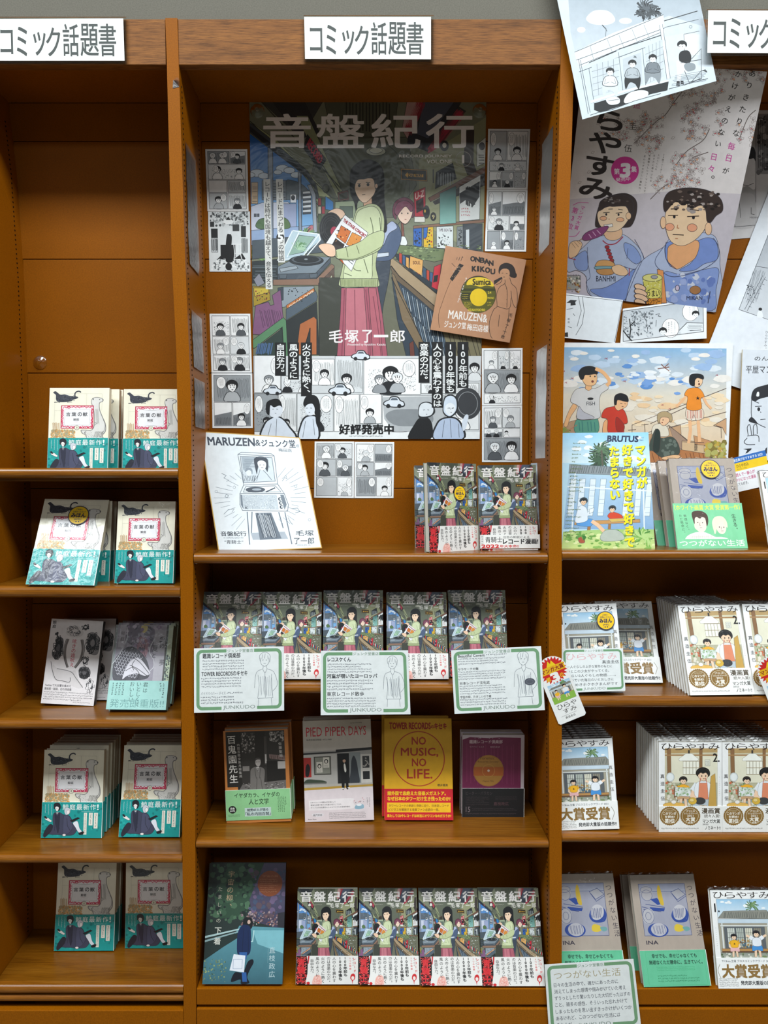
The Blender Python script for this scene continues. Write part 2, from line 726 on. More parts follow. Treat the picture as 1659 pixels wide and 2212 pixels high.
def sheet(name, quad, Yt, Yb, art, mat='paper', thick=0.0004, paper='f2f4f2', src=None, edge=None, parent=None, round_=0):
    """A flat thing with its print: quad in pixels TL TR BR BL, its top at depth Yt and its bottom at Yb."""
    q3 = [P(*quad[0], Yt), P(*quad[1], Yt), P(*quad[2], Yb), P(*quad[3], Yb)]
    m = frame_of(q3)
    inv = m.inverted()
    loc = [inv @ p for p in q3]
    dst = [(p.x, p.z) for p in loc]
    V = [(a, 0.0, b) for a, b in dst] + [(a, thick, b) for a, b in dst]
    Fs = [(0, 3, 2, 1), (4, 5, 6, 7), (0, 1, 5, 4), (1, 2, 6, 5), (2, 3, 7, 6), (3, 0, 4, 7)]
    e = C(edge or paper)
    Cs = [C(paper), e, e, e, e, e]
    if art is not None:
        v2, f2, c2 = art.bake(src or quad, dst)
        b = len(V)
        V += v2
        Fs += [tuple(i + b for i in f) for f in f2]
        Cs += c2
    me = mesh(name, V, Fs, M[mat], Cs)
    o = link(name, me, parent)
    o.matrix_world = m
    return o


# ================================================================== printed pictures
K = '1c1d1f'


def gface(A, x, y, r, hair, skin='f0cdb0', look=0.15, lw=0.8, long=False):
    """plain face: hair cap, face, two eyes, mouth"""
    if long:
        A.blob(hair, [(x - r * 1.1, y - r * .6), (x, y - r * 1.35), (x + r * 1.1, y - r * .6), (x + r * 1.3, y + r * 1.8), (x + r * .5, y + r * 1.6), (x - r * .9, y + r * 1.2)])
    else:
        A.blob(hair, [(x - r * 1.1, y), (x - r * 1.0, y - r * .9), (x, y - r * 1.35), (x + r * 1.0, y - r * .9), (x + r * 1.1, y + r * .1), (x, y + r * .5)])
    A.blob(skin, [(x - r * .82, y - r * .35), (x, y - r * .62), (x + r * .82, y - r * .35), (x + r * .72, y + r * .45), (x + look * r, y + r * .98), (x - r * .7, y + r * .45)])
    A.blob(hair, [(x - r * .9, y - r * .05), (x - r * .8, y - r * .8), (x, y - r * 1.1), (x + r * .85, y - r * .75), (x + r * .9, y), (x + r * .5, y - r * .45), (x, y - r * .3), (x - r * .4, y - r * .45)])
    d = look * r
    A.ell(K, x - r * .32 + d, y + r * .12, r * .09, r * .13, n=8)
    A.ell(K, x + r * .36 + d, y + r * .12, r * .09, r * .13, n=8)
    A.line(K, lw * .6, [(x - r * .12 + d, y + r * .6), (x + r * .18 + d, y + r * .6)])


def bust(A, x, y, r, R, tone=None):
    """a line-drawn head and shoulders for the comic panels"""
    k = R.random()
    cloth = tone or R.choice(['202226', 'fbfbfb', 'b9bdc0', '55595e', 'fbfbfb'])
    A.blob('2a2c30', [(x - r * 1.62, y + r * 2.9), (x - r * 1.25, y + r * 1.35), (x - r * .4, y + r * .9), (x + r * .4, y + r * .9), (x + r * 1.25, y + r * 1.35), (x + r * 1.62, y + r * 2.9)])
    A.blob(cloth, [(x - r * 1.5, y + r * 2.85), (x - r * 1.15, y + r * 1.45), (x - r * .4, y + r), (x + r * .4, y + r), (x + r * 1.15, y + r * 1.45), (x + r * 1.5, y + r * 2.85)])
    hair = '1a1b1e' if k < .5 else ('e9ecee' if k < .8 else '8d9195')
    A.blob('1a1b1e', [(x - r * 1.16, y), (x - r * 1.05, y - r * .95), (x, y - r * 1.42), (x + r * 1.05, y - r * .95), (x + r * 1.16, y + r * .1), (x, y + r * 1.1)])
    A.blob(hair, [(x - r * 1.06, y), (x - r * .97, y - r * .85), (x, y - r * 1.3), (x + r * .97, y - r * .85), (x + r * 1.06, y + r * .1), (x, y + r * .9)])
    A.blob('fbfbfb', [(x - r * .78, y - r * .3), (x, y - r * .55), (x + r * .78, y - r * .3), (x + r * .66, y + r * .5), (x + r * .1, y + r), (x - r * .66, y + r * .5)])
    A.lines('1a1b1e', r * .12, [[(x - r * .5, y - r * .6), (x - r * .3, y - r * .1)], [(x, y - r * .75), (x + r * .05, y - r * .15)], [(x + r * .5, y - r * .6), (x + r * .4, y - r * .1)], [(x - r * .1, y + r * .6), (x + r * .25, y + r * .6)]])
    A.ell('1a1b1e', x - r * .28, y + r * .12, r * .1, r * .13, n=6)
    A.ell('1a1b1e', x + r * .4, y + r * .12, r * .1, r * .13, n=6)


def bubble(A, x, y, rx, ry):
    A.ell('2a2c30', x, y, rx * 1.05 + .25, ry * 1.03 + .25, n=18)
    A.ell('fdfdfd', x, y, rx, ry, n=18)
    A.greek(x - rx * .6, y - ry * .68, x + rx * .6, y + ry * .68, max(2, int(rx / 1.6)), '2a2c30', True)


def panel(A, x0, y0, x1, y1, R, lw):
    w, h = x1 - x0, y1 - y0
    tone = R.choice(['fafbfb', 'eceeef', 'c3c7ca', 'f4f5f6', '9fa4a8', 'e2e5e7'])
    A.rect('1d1f22', x0 - lw * .5, y0 - lw * .5, x1 + lw * .5, y1 + lw * .5)
    A.rect(tone, x0 + lw * .5, y0 + lw * .5, x1 - lw * .5, y1 - lw * .5)
    k = R.random()
    if k < .35:
        A.hatch('4a4e52', lw * .6, x0 + w * .05, y0 + h * .1, x1 - w * .05, y1 - h * .1, int(w / 2.2) + 2, dx=w * .05)
    elif k < .6:
        A.poly('7d8286', [(x0 + lw, y0 + h * .55), (x1 - lw, y0 + h * R.uniform(.3, .6)), (x1 - lw, y1 - lw), (x0 + lw, y1 - lw)])
        A.hatch('2a2c30', lw * .6, x0 + w * .1, y0 + h * .62, x1 - w * .05, y1 - h * .05, int(w / 3) + 2, dx=-w * .04)
    elif k < .8:
        A.specks(['3a3d41', '8d9296'], x0 + w * .08, y0 + h * .3, x1 - w * .08, y1 - h * .1, int(w * h / 14) + 6, .3, 1.1)
    r = min(w * .17, h * .21)
    n = 1 if w < h * 1.6 else 2
    for i in range(n):
        cx = x0 + w * ((i + .5) / n + R.uniform(-.08, .08))
        if R.random() < .82:
            cy = y1 - r * R.uniform(2.4, 3.0)
            bust_in(A, cx, cy, r, R, x0, x1, y1)
    if R.random() < .85:
        bx = x0 + w * R.choice([.2, .8])
        bubble(A, bx, y0 + h * .28, min(w * .15, h * .16) + .6, h * .22)
    A.frame('1d1f22', lw, x0, y0, x1, y1)


def bust_in(A, cx, cy, r, R, x0, x1, y1):
    r = min(r, (x1 - cx) / 1.7, (cx - x0) / 1.7, (y1 - cy) / 2.95)
    if r > .8:
        bust(A, cx, cy, r, R)


def manga(A, x0, y0, x1, y1, rows, seed, lw=0.55, gap=1.6):
    """comic panels: rows = [(height share, [width shares])]"""
    R = random.Random(seed)
    A.R = random.Random(seed + 5)
    th = sum(r[0] for r in rows)
    y = y0
    for hh, ws in rows:
        h = (y1 - y0) * hh / th
        x, tw = x0, sum(ws)
        for w_ in ws:
            w = (x1 - x0) * w_ / tw
            panel(A, x + gap / 2, y + gap / 2, x + w - gap / 2, y + h - gap / 2, R, lw)
            x += w
        y += h


def manga_art(rows, seed, W=100.0, H=140.0, m=4.0, bg_='f6f8f8'):
    A = Art(seed)
    A.rect(bg_, 0, 0, W, H)
    manga(A, m, m, W - m, H - m, rows, seed, lw=.8, gap=2.4)
    A.greek(.8, H * .45, 2.6, H * .75, 1, '5a5e62', True)
    return A, [(0, 0), (W, 0), (W, H), (0, H)]


# ------------------------------------------------------------------ the record-shop picture (poster and comic jacket), in photo pixels
def shop_scene(A):
    A.t()
    A.ol = ('222427', .8, 3.5, 300)
    A.poly('777b66', [(530, 200), (1060, 200), (1060, 780), (530, 780)])
    # roof inside the bus: ribs, dark recesses
    A.poly('3a3d3c', [(560, 215), (700, 215), (672, 262), (690, 300), (640, 290)])
    A.poly('2b2f33', [(585, 215), (655, 215), (690, 285), (650, 300)])
    A.poly('545848', [(700, 215), (860, 215), (850, 300), (720, 310)])
    A.hatch('2e312c', 2.2, 745, 215, 845, 290, 14, jit=.05)
    A.poly('5f6455', [(690, 300), (880, 296), (900, 400), (850, 470), (700, 470), (672, 380)])
    A.ring('3f4338', 778, 410, 108, 118, 1.6)
    A.ell('a9ab98', 812, 327, 22, 10)
    A.ell('c3c4b2', 812, 325, 14, 6)
    A.ring('40443a', 812, 327, 22, 10, 1.4)
    A.poly('a0a67a', [(540, 262), (600, 305), (735, 445), (735, 470), (700, 450), (590, 345), (540, 300)])
    A.poly('8d9370', [(640, 250), (665, 250), (748, 430), (735, 440)])
    A.lines('31352f', 1.8, [[(540, 262), (735, 445)], [(560, 215), (748, 420)], [(660, 300), (750, 440)], [(540, 300), (700, 455)]])
    # sign in the roof
    A.poly('2a2e31', [(664, 290), (705, 345), (690, 368), (655, 320)])
    A.qtext('RECORD', [(670, 298), (698, 340), (690, 356), (662, 314)], 'b8394c', .03)
    A.poly('30353b', [(895, 215), (1000, 215), (930, 330), (880, 310)])
    A.poly('4a5160', [(915, 215), (985, 215), (925, 300), (900, 290)])
    A.poly('b9938f', [(880, 215), (915, 215), (880, 300), (868, 280)])
    A.qtext('GUITAR', [(905, 215), (918, 222), (886, 292), (875, 280)], 'a02c3c', .03)
    A.poly('353a38', [(990, 230), (1006, 240), (932, 340), (922, 326)])
    A.qtext('ELECTRIC', [(992, 238), (1001, 246), (933, 334), (926, 326)], 'b03048', .03)
    # right wall
    A.poly('8f9170', [(905, 345), (1055, 250), (1055, 560), (905, 480)])
    A.poly('3c3330', [(1008, 282), (1024, 280), (1022, 350), (1030, 372), (1010, 378), (1000, 352)])
    A.ell('2c2b2a', 960, 315, 9, 11)
    A.ell('d8d4c8', 960, 314, 5, 6)
    A.poly('cfd2cc', [(1030, 312), (1050, 296), (1048, 352), (1030, 360)])
    A.ell('5e6267', 1041, 316, 6, 8)
    A.hatch('4c5054', 1.4, 1033, 332, 1047, 354, 4, vert=False)
    A.poly('23282c', [(942, 372), (978, 352), (986, 386), (940, 408)])
    A.hatch('9aa2a6', 1.3, 944, 372, 980, 402, 9)
    # shelves on the wall
    A.poly('6e4a3a', [(925, 428), (1050, 358), (1050, 372), (930, 436)])
    A.poly('2a2422', [(935, 436), (1048, 374), (1048, 400), (940, 442)])
    A.poly('84604c', [(893, 488), (1050, 474), (1050, 480), (893, 494)])
    A.poly('84604c', [(880, 530), (1050, 544), (1050, 552), (880, 538)])
    A.poly('2f5f5d', [(950, 418), (985, 402), (985, 482), (950, 485)], grad='86b8ae')
    A.poly('d9dcda', [(992, 404), (1038, 378), (1036, 474), (992, 478)])
    A.poly('202326', [(993, 418), (1036, 392), (1035, 425), (1022, 445), (1008, 430), (994, 440)])
    A.hatch('202326', 2.6, 1004, 402, 1026, 448, 5)
    A.greek(996, 448, 1020, 468, 3, 'b03040')
    for x0, x1, y0, y1, c in ((1000, 1042, 484, 540, '3a4148'), (1006, 1014, 496, 536, 'c9cfd2')):
        A.poly(c, [(x0, y0), (x1, y0 - 1), (x1, y1 + 2), (x0, y1)])
    A.poly('b02a3a', [(894, 415), (919, 404), (919, 470), (896, 480)])
    A.poly('2a1518', [(899, 435), (914, 427), (915, 452), (900, 460)])
    A.qtext('U-Z', [(897, 418), (916, 410), (916, 424), (897, 432)], 'e8c8c0', .02)
    A.rect('dedcd2', 895, 468, 918, 480)
    A.ell('242628', 921, 458, 7, 14)
    A.ell('caa24a', 918, 456, 2.4, 4)
    A.ell('242628', 936, 468, 6, 9)
    A.text('9', 933.5, 464, 938.5, 473, 'd8c890')
    for x0, x1, y0, y1, c, c2 in ((893, 911, 492, 532, '2b5fae', '1a3568'), (915, 936, 490, 536, 'd8b22c', 'b02c34'), (943, 979, 488, 536, 'd3dada', '4a5054'), (987, 1000, 488, 540, '7c8284', '3c4246')):
        A.poly(c, [(x0, y0 + 2), (x1, y0), (x1, y1 + 2), (x0, y1)])
        A.specks([c2, '1f2326'], x0 + 3, y0 + 6, x1 - 3, y1 - 4, 26, .8, 2.6)
    A.poly('2d64b0', [(915, 492), (924, 491), (922, 512), (915, 516)])
    A.text('THE BEATS', 947, 494, 975, 500, '5a3a50')
    # ONE WAY plate
    A.poly('b98a2e', [(866, 364), (922, 367), (923, 392), (866, 388)])
    A.poly('24241c', [(868, 366.5), (920, 369), (921, 389.5), (868, 386)])
    A.poly('cf9c32', [(874, 378), (881, 371), (881, 374.5), (915, 376), (915, 383.5), (881, 382), (881, 385)])
    A.text('ONE WAY', 882, 375.6, 912, 382.4, '1e1d18', .03)
    A.line('3a3d3c', 2.4, [(936, 366), (936, 395)])
    # guitar
    A.poly('7a4a3c', [(866, 478), (871, 478), (874, 515), (868, 515)])
    A.blob('dfe2e0', [(866, 512), (875, 512), (880, 526), (873, 531), (862, 526)])
    # window of the bus: sky, clouds, town
    A.poly('1560b4', [(536, 286), (578, 318), (650, 372), (672, 398), (682, 420), (684, 515), (536, 515)], grad='7fb0d8')
    for cx, cy, r in ((555, 374, 15), (570, 380, 12), (541, 378, 10), (610, 364, 14), (625, 368, 12), (640, 378, 12), (600, 372, 9)):
        A.ell('cfdcea', cx, cy, r, r * .55)
    A.poly('55626c', [(606, 400), (622, 388), (640, 392), (655, 400), (668, 412), (668, 430), (604, 432)])
    A.rect('c2a888', 543, 394, 557, 440)
    A.hatch('7a6a5a', 1.2, 545, 400, 556, 438, 6, vert=False)
    A.rect('6b7580', 566, 390, 618, 432)
    A.hatch('353c45', 2, 568, 394, 617, 430, 6, vert=False, jit=.03)
    A.poly('c6cbdc', [(542, 446), (566, 438), (622, 436), (640, 452), (640, 500), (542, 500)])
    A.poly('9aa4c4', [(612, 440), (640, 440), (640, 505), (612, 500)])
    A.rect('454c5c', 549, 462, 554, 468)
    A.rect('454c5c', 556, 462, 560, 468)
    A.rect('e8eaf0', 627, 420, 640, 438)
    A.ell('30343c', 633, 427, 4, 5)
    for y in (414, 424, 434, 444, 454):
        A.poly('d7dbe0', [(654, y), (672, y - 2), (672, y + 4), (654, y + 5)])
        A.poly('434b56', [(654, y + 5), (672, y + 4), (672, y + 8), (654, y + 9)])
    A.poly('8ea4c6', [(540, 498), (684, 486), (684, 520), (540, 530)])
    A.blob('4c6a44', [(552, 488), (560, 474), (575, 472), (580, 482), (578, 492), (562, 495)])
    A.blob('567248', [(600, 480), (612, 470), (624, 478), (626, 492), (606, 494)])
    A.poly('b06a74', [(660, 496), (672, 486), (684, 488), (686, 502), (662, 506)])
    A.poly('8792a2', [(579, 318), (589, 326), (590, 520), (580, 520)])
    A.poly('8792a2', [(644, 370), (650, 375), (652, 505), (646, 506)])
    A.poly('9aa2ae', [(672, 398), (682, 420), (686, 520), (678, 522), (674, 424), (664, 400)])
    A.lines('262b30', 1.3, [[(579, 318), (580, 520)], [(589, 326), (590, 520)], [(644, 370), (646, 506)], [(650, 375), (652, 505)], [(672, 398), (682, 420), (686, 520)]])
    A.poly('3f474c', [(536, 262), (575, 292), (665, 370), (684, 402), (690, 430), (684, 430), (678, 405), (660, 380), (575, 314), (536, 284)])
    A.poly('222629', [(536, 270), (576, 302), (664, 378), (661, 382), (575, 312), (536, 280)])
    # between windows: door pictures
    A.poly('59604c', [(688, 424), (735, 430), (735, 520), (688, 520)])
    A.poly('2f78b8', [(703, 424), (720, 436), (720, 456), (703, 452)])
    for i, c in enumerate(('8a3434', '3b5a3e', 'b8b4a0', 'a03a44', '4a5a3c')):
        A.rect(c, 687 + (i % 2) * 8, 428 + (i // 2) * 18, 694 + (i % 2) * 8, 444 + (i // 2) * 18)
    A.ring('2d302a', 704, 407, 8, 10, 2.6)
    A.poly('5a3428', [(729, 416), (752, 410), (754, 432), (731, 434)])
    A.poly('303428', [(733, 420), (750, 415), (751, 428), (734, 431)])
    A.poly('9ba88c', [(724, 436), (800, 432), (800, 530), (724, 530)])
    A.rect('5f6d62', 734, 446, 762, 470)
    # plants
    A.tuft(['2f4f2e', '4c7440', '7fa262'], 556, 556, 34, 54, 2.6, -1.5, 4.2)
    A.tuft(['2f4f2e', '54804a', '8ab07a'], 600, 540, 30, 40, 2.2, -1.5, 3.6)
    A.tuft(['34553a', '6d9464'], 665, 520, 34, 34, 2.0, -1.2, 3.0)
    A.poly('2b3336', [(545, 565), (600, 560), (602, 610), (545, 612)])
    A.hatch('5e6a70', 1.4, 545, 570, 600, 606, 6, vert=False)
    # table top, turntable with its lifted lid
    A.poly('4a545c', [(545, 520), (700, 505), (700, 545), (545, 560)])
    A.poly('b8ccd6', [(632, 498), (689, 506), (692, 518), (652, 555), (602, 568), (600, 560)])
    A.poly('8fae9e', [(646, 508), (680, 512), (655, 545), (622, 552)])
    A.tuft(['5c8a58', 'a8c8a8'], 645, 540, 24, 22, 1.4, -1.5, 3)
    A.lines('e6eef2', 2, [[(632, 498), (689, 506), (653, 556), (600, 562), (632, 498)], [(689, 506), (692, 518), (655, 562)], [(646, 502), (620, 556)]])
    A.poly('7b8791', [(600, 576), (650, 552), (714, 556), (682, 590), (600, 592)])
    A.poly('4b545e', [(600, 592), (682, 590), (714, 558), (714, 568), (683, 602), (600, 604)])
    A.ell('2a2e33', 662, 563, 37, 11)
    A.ell('565d64', 662, 561, 33, 9)
    A.ell('25292d', 662, 560.5, 27, 7)
    A.ell('8c9499', 661, 560, 4, 1.6)
    A.poly('9aa4ac', [(604, 580), (640, 574), (644, 580), (606, 588)])
    A.poly('59636c', [(602, 592), (620, 592), (618, 602), (604, 602)])
    A.poly('59636c', [(668, 592), (686, 590), (684, 600), (670, 601)])
    # wooden rack under the turntable
    A.poly('8b6c5a', [(590, 604), (684, 602), (716, 570), (722, 574), (722, 580), (688, 616), (590, 616)])
    A.poly('5c4a40', [(688, 612), (722, 578), (724, 760), (690, 766)])
    A.poly('c2c4a6', [(695, 625), (717, 594), (718, 612), (697, 652)])
    A.ell('3c3c34', 708, 616, 3, 4)
    A.poly('8ca0a8', [(697, 666), (716, 634), (717, 650), (699, 684)])
    A.poly('7c96a0', [(697, 700), (716, 662), (717, 676), (699, 716)])
    A.hatch('3a4a50', 1.4, 699, 700, 716, 740, 5)
    # mixer
    A.poly('8e99a2', [(608, 620), (678, 618), (680, 628), (622, 662), (608, 664)])
    A.poly('c5763e', [(618, 660), (678, 622), (680, 630), (620, 668)])
    A.qtext('OOOO OOO', [(624, 661), (676, 627), (677, 631), (625, 667)], 'e8d8c0', .04)
    A.poly('53606c', [(618, 668), (682, 628), (686, 640), (684, 650), (618, 692)])
    A.specks(['22282e'], 622, 622, 668, 652, 18, 1.2, 2.0)
    A.poly('3c4650', [(600, 622), (612, 620), (612, 648), (602, 652)])
    A.poly('2a2f30', [(624, 690), (684, 652), (690, 766), (606, 766), (606, 700)])
    A.poly('b0673c', [(648, 700), (678, 684), (684, 690), (684, 766), (670, 766), (670, 708), (652, 766), (640, 766)])
    # box of yellow and red sleeves, mauve crate
    A.poly('8a8c98', [(548, 604), (560, 590), (572, 612), (556, 620)])
    A.poly('a88e2e', [(546, 618), (582, 620), (584, 648), (548, 662)])
    A.poly('c8b040', [(548, 622), (580, 622), (580, 632), (550, 640)])
    A.specks(['3a3420', '8a3030'], 550, 628, 582, 650, 26, .8, 2.2)
    A.poly('84587c', [(552, 660), (580, 652), (584, 660), (592, 658), (588, 638), (606, 626), (612, 690), (570, 724), (545, 722)])
    A.hatch('5c3c58', 1.2, 560, 668, 606, 708, 12, dx=8)
    A.poly('5c8a64', [(545, 735), (612, 686), (618, 692), (622, 770), (614, 770), (610, 706), (550, 752), (545, 752)])
    A.poly('30403a', [(556, 750), (609, 710), (613, 770), (556, 770)])
    A.hatch('4d6a92', 2.2, 556, 740, 590, 766, 9, dx=-5)
    # aisle
    A.poly('3e4038', [(690, 600), (740, 600), (732, 770), (690, 770)])
    # record bins on the right
    A.poly('6a6a58', [(842, 538), (1050, 560), (1050, 780), (820, 780), (828, 620)])
    A.poly('6e7c56', [(852, 528), (960, 538), (962, 560), (938, 566), (856, 548)])
    A.specks(['3e4c34', '98a878', '566648'], 854, 529, 1044, 562, 110, 2.0, 5.0, .5)
    A.poly('28323a', [(850, 548), (888, 552), (952, 608), (946, 640), (860, 562)])
    for i in range(24):
        x, y = 862 + i * 7.4, 546 + i * 4.6
        A.poly(['b8402c', '3c5c84', 'd8a058', '2a3038', '88988c', 'c03038', 'd8d4c4', '34506a'][i % 8], [(x, y), (x + 6.4, y + 2), (x + 6.2, y + 25), (x, y + 20)])
    A.poly('d9a45e', [(886, 553), (914, 562), (911, 596), (884, 578)])
    A.text('SOUL', 892, 564, 908, 571, '6a3c22', .03)
    A.poly('c02838', [(938, 576), (953, 570), (948, 628), (932, 620)])
    A.poly('1c1c20', [(938, 596), (946, 594), (944, 608), (936, 610)])
    A.poly('a48e70', [(845, 556), (870, 575), (950, 640), (1050, 700), (1050, 722), (942, 664), (862, 596), (843, 574)])
    A.poly('6b5a46', [(843, 574), (862, 596), (942, 664), (1050, 722), (1050, 735), (940, 676), (850, 600)])
    A.poly('303d4a', [(846, 598), (880, 624), (940, 676), (1050, 735), (1050, 780), (880, 780), (858, 690)])
    A.R = random.Random(4)
    for i in range(34):
        x = 850 + i * 5.0
        y = 606 + (x - 850) * .82
        A.lines(['8496a6', '5c7080', 'b8c0c4', '46586a'][i % 4], 1.3, [[(x, y), (x + 8, y + 34 + i * 1.4)], [(x + 14, y + 48 + i), (x + 24, y + 90 + i)]])
    A.poly('7d6a50', [(846, 590), (852, 594), (905, 720), (935, 780), (918, 780), (868, 690)])
    A.lines('241f1b', 1.2, [[(845, 574), (862, 596), (942, 664), (1050, 722)], [(846, 600), (905, 720), (935, 780)], [(870, 575), (950, 640), (1050, 700)]])
    A.poly('7b7458', [(948, 690), (1050, 735), (1050, 780), (975, 780)])
    A.hatch('463f30', 1.4, 965, 715, 1045, 775, 9, dx=14)
    A.poly('6b3a30', [(884, 742), (893, 736), (896, 770), (886, 770)])
    # friend behind
    A.blob('3c4450', [(806, 560), (824, 558), (842, 560), (840, 600), (828, 660), (822, 700), (812, 660)])
    A.blob('4a5a76', [(824, 500), (845, 480), (862, 490), (866, 520), (846, 560), (806, 562), (800, 545), (815, 520)])
    A.blob('aab4d0', [(826, 498), (846, 478), (858, 492), (840, 505), (828, 530), (820, 520)])
    A.poly('c4ccd8', [(808, 548), (840, 545), (840, 553), (806, 558)])
    A.blob('6a3346', [(848, 462), (852, 438), (872, 426), (892, 436), (896, 456), (890, 470), (872, 440), (858, 452), (856, 474)])
    A.blob('eccdb8', [(858, 456), (872, 446), (890, 452), (888, 470), (876, 484), (862, 474)])
    A.blob('7a4156', [(852, 456), (860, 438), (878, 434), (892, 446), (888, 458), (876, 446), (864, 458), (858, 466)])
    A.ell(K, 868, 461, 1.5, 2, n=8)
    A.ell(K, 881, 461, 1.5, 2, n=8)
    A.line('8a3a3c', 1.2, [(874, 474), (878, 474)])
    # girl with the record
    A.blob('17181b', [(756, 400), (758, 368), (776, 350), (797, 345), (818, 354), (829, 376), (830, 430), (836, 492), (828, 500), (822, 460), (805, 440), (774, 434), (771, 470), (766, 440), (758, 420)])
    A.poly('e2b596', [(784, 425), (803, 425), (804, 448), (786, 452)])
    A.blob('f1cfb2', [(766, 388), (785, 374), (808, 382), (813, 398), (808, 420), (790, 438), (777, 432), (767, 412)])
    A.blob('17181b', [(758, 398), (766, 364), (790, 352), (812, 362), (820, 400), (812, 410), (807, 388), (796, 385), (786, 387), (774, 388), (768, 396), (764, 412)])
    A.ell('efc5a8', 813, 402, 3.4, 5)
    A.ell(K, 776, 401, 2.4, 3.0, n=10)
    A.ell(K, 795, 399, 2.6, 3.2, n=10)
    A.lines(K, 1.0, [[(772, 397), (780, 396)], [(790, 394), (800, 395)], [(782, 421), (789, 420)]])
    A.blob('e7c3a8', [(703, 466), (712, 456), (728, 450), (742, 456), (744, 468), (722, 478), (706, 476)])
    A.blob('b7c094', [(771, 452), (784, 446), (803, 440), (820, 448), (830, 474), (827, 512), (816, 545), (812, 575), (818, 604), (816, 620), (775, 623), (735, 619), (734, 602), (740, 575), (744, 545), (752, 510), (762, 478)])
    A.blob('cdd6ac', [(774, 456), (800, 446), (816, 452), (824, 476), (820, 512), (806, 545), (804, 575), (800, 606), (760, 610), (742, 600), (748, 560), (758, 520), (766, 480)])
    A.poly('a9b283', [(735, 602), (817, 602), (816, 620), (736, 620)])
    A.hatch('7f8a60', 1.0, 736, 603, 816, 619, 26, jit=.05)
    A.lines('5d6648', 1.4, [[(800, 470), (806, 500), (800, 540)], [(752, 560), (766, 582), (780, 585)], [(786, 560), (795, 590)], [(820, 470), (823, 505)], [(744, 590), (760, 596)]], smooth=True)
    A.ell('141517', 715, 494, 25, 35)
    for r in (1.0, .84, .68, .54):
        A.ring('45484c', 715, 494, 25 * r, 35 * r, .6)
    A.ell('a6344c', 722, 500, 8.5, 11)
    A.ell('e0c8c8', 722, 500, 1.6, 2)
    A.poly('e9e9ea', [(745, 464), (795, 503), (759, 586), (703, 527)])
    A.poly('c86a2a', [(737, 487), (758, 500), (746, 526), (727, 512)])
    A.poly('d88a3a', [(761, 502), (782, 512), (770, 538), (748, 528)])
    A.poly('2a1e1a', [(725, 515), (744, 529), (736, 546), (716, 532)])
    A.poly('c45a26', [(714, 534), (734, 549), (744, 572), (712, 538)])
    A.poly('2c2220', [(746, 532), (768, 541), (757, 562), (738, 549)])
    A.specks(['3a1c12', 'e0a060'], 724, 495, 775, 550, 50, .7, 2.2)
    A.qtext('THE STAGE CONCERT', [(744, 472), (791, 508), (788, 514), (741, 478)], 'a02c38', .04)
    A.lines('4a4a50', 1.0, [[(752, 556), (764, 566)], [(750, 561), (762, 571)], [(754, 551), (766, 561)]])
    A.blob('bcc698', [(829, 500), (824, 535), (796, 552), (764, 562), (733, 560), (724, 552), (726, 540), (748, 534), (778, 522), (800, 506)])
    A.lines('69714f', 1.3, [[(826, 532), (796, 549), (764, 560), (733, 559)], [(748, 536), (752, 556)], [(770, 530), (776, 548)], [(726, 542), (728, 556)]], smooth=True)
    A.blob('ecc4a6', [(688, 531), (704, 526), (722, 532), (724, 552), (710, 554), (698, 545)])
    A.poly('a85868', [(737, 622), (816, 620), (826, 680), (838, 778), (727, 778), (735, 680)])
    A.poly('c0727e', [(748, 622), (786, 622), (792, 700), (796, 778), (744, 778), (746, 700)])
    A.poly('b4626f', [(796, 622), (812, 622), (822, 700), (826, 778), (806, 778)])
    A.lines('7c3c4c', 1.3, [[(744, 626), (741, 700), (738, 778)], [(766, 626), (768, 760)], [(790, 626), (798, 700), (800, 776)], [(806, 640), (818, 720), (824, 776)]])
    A.ol = None


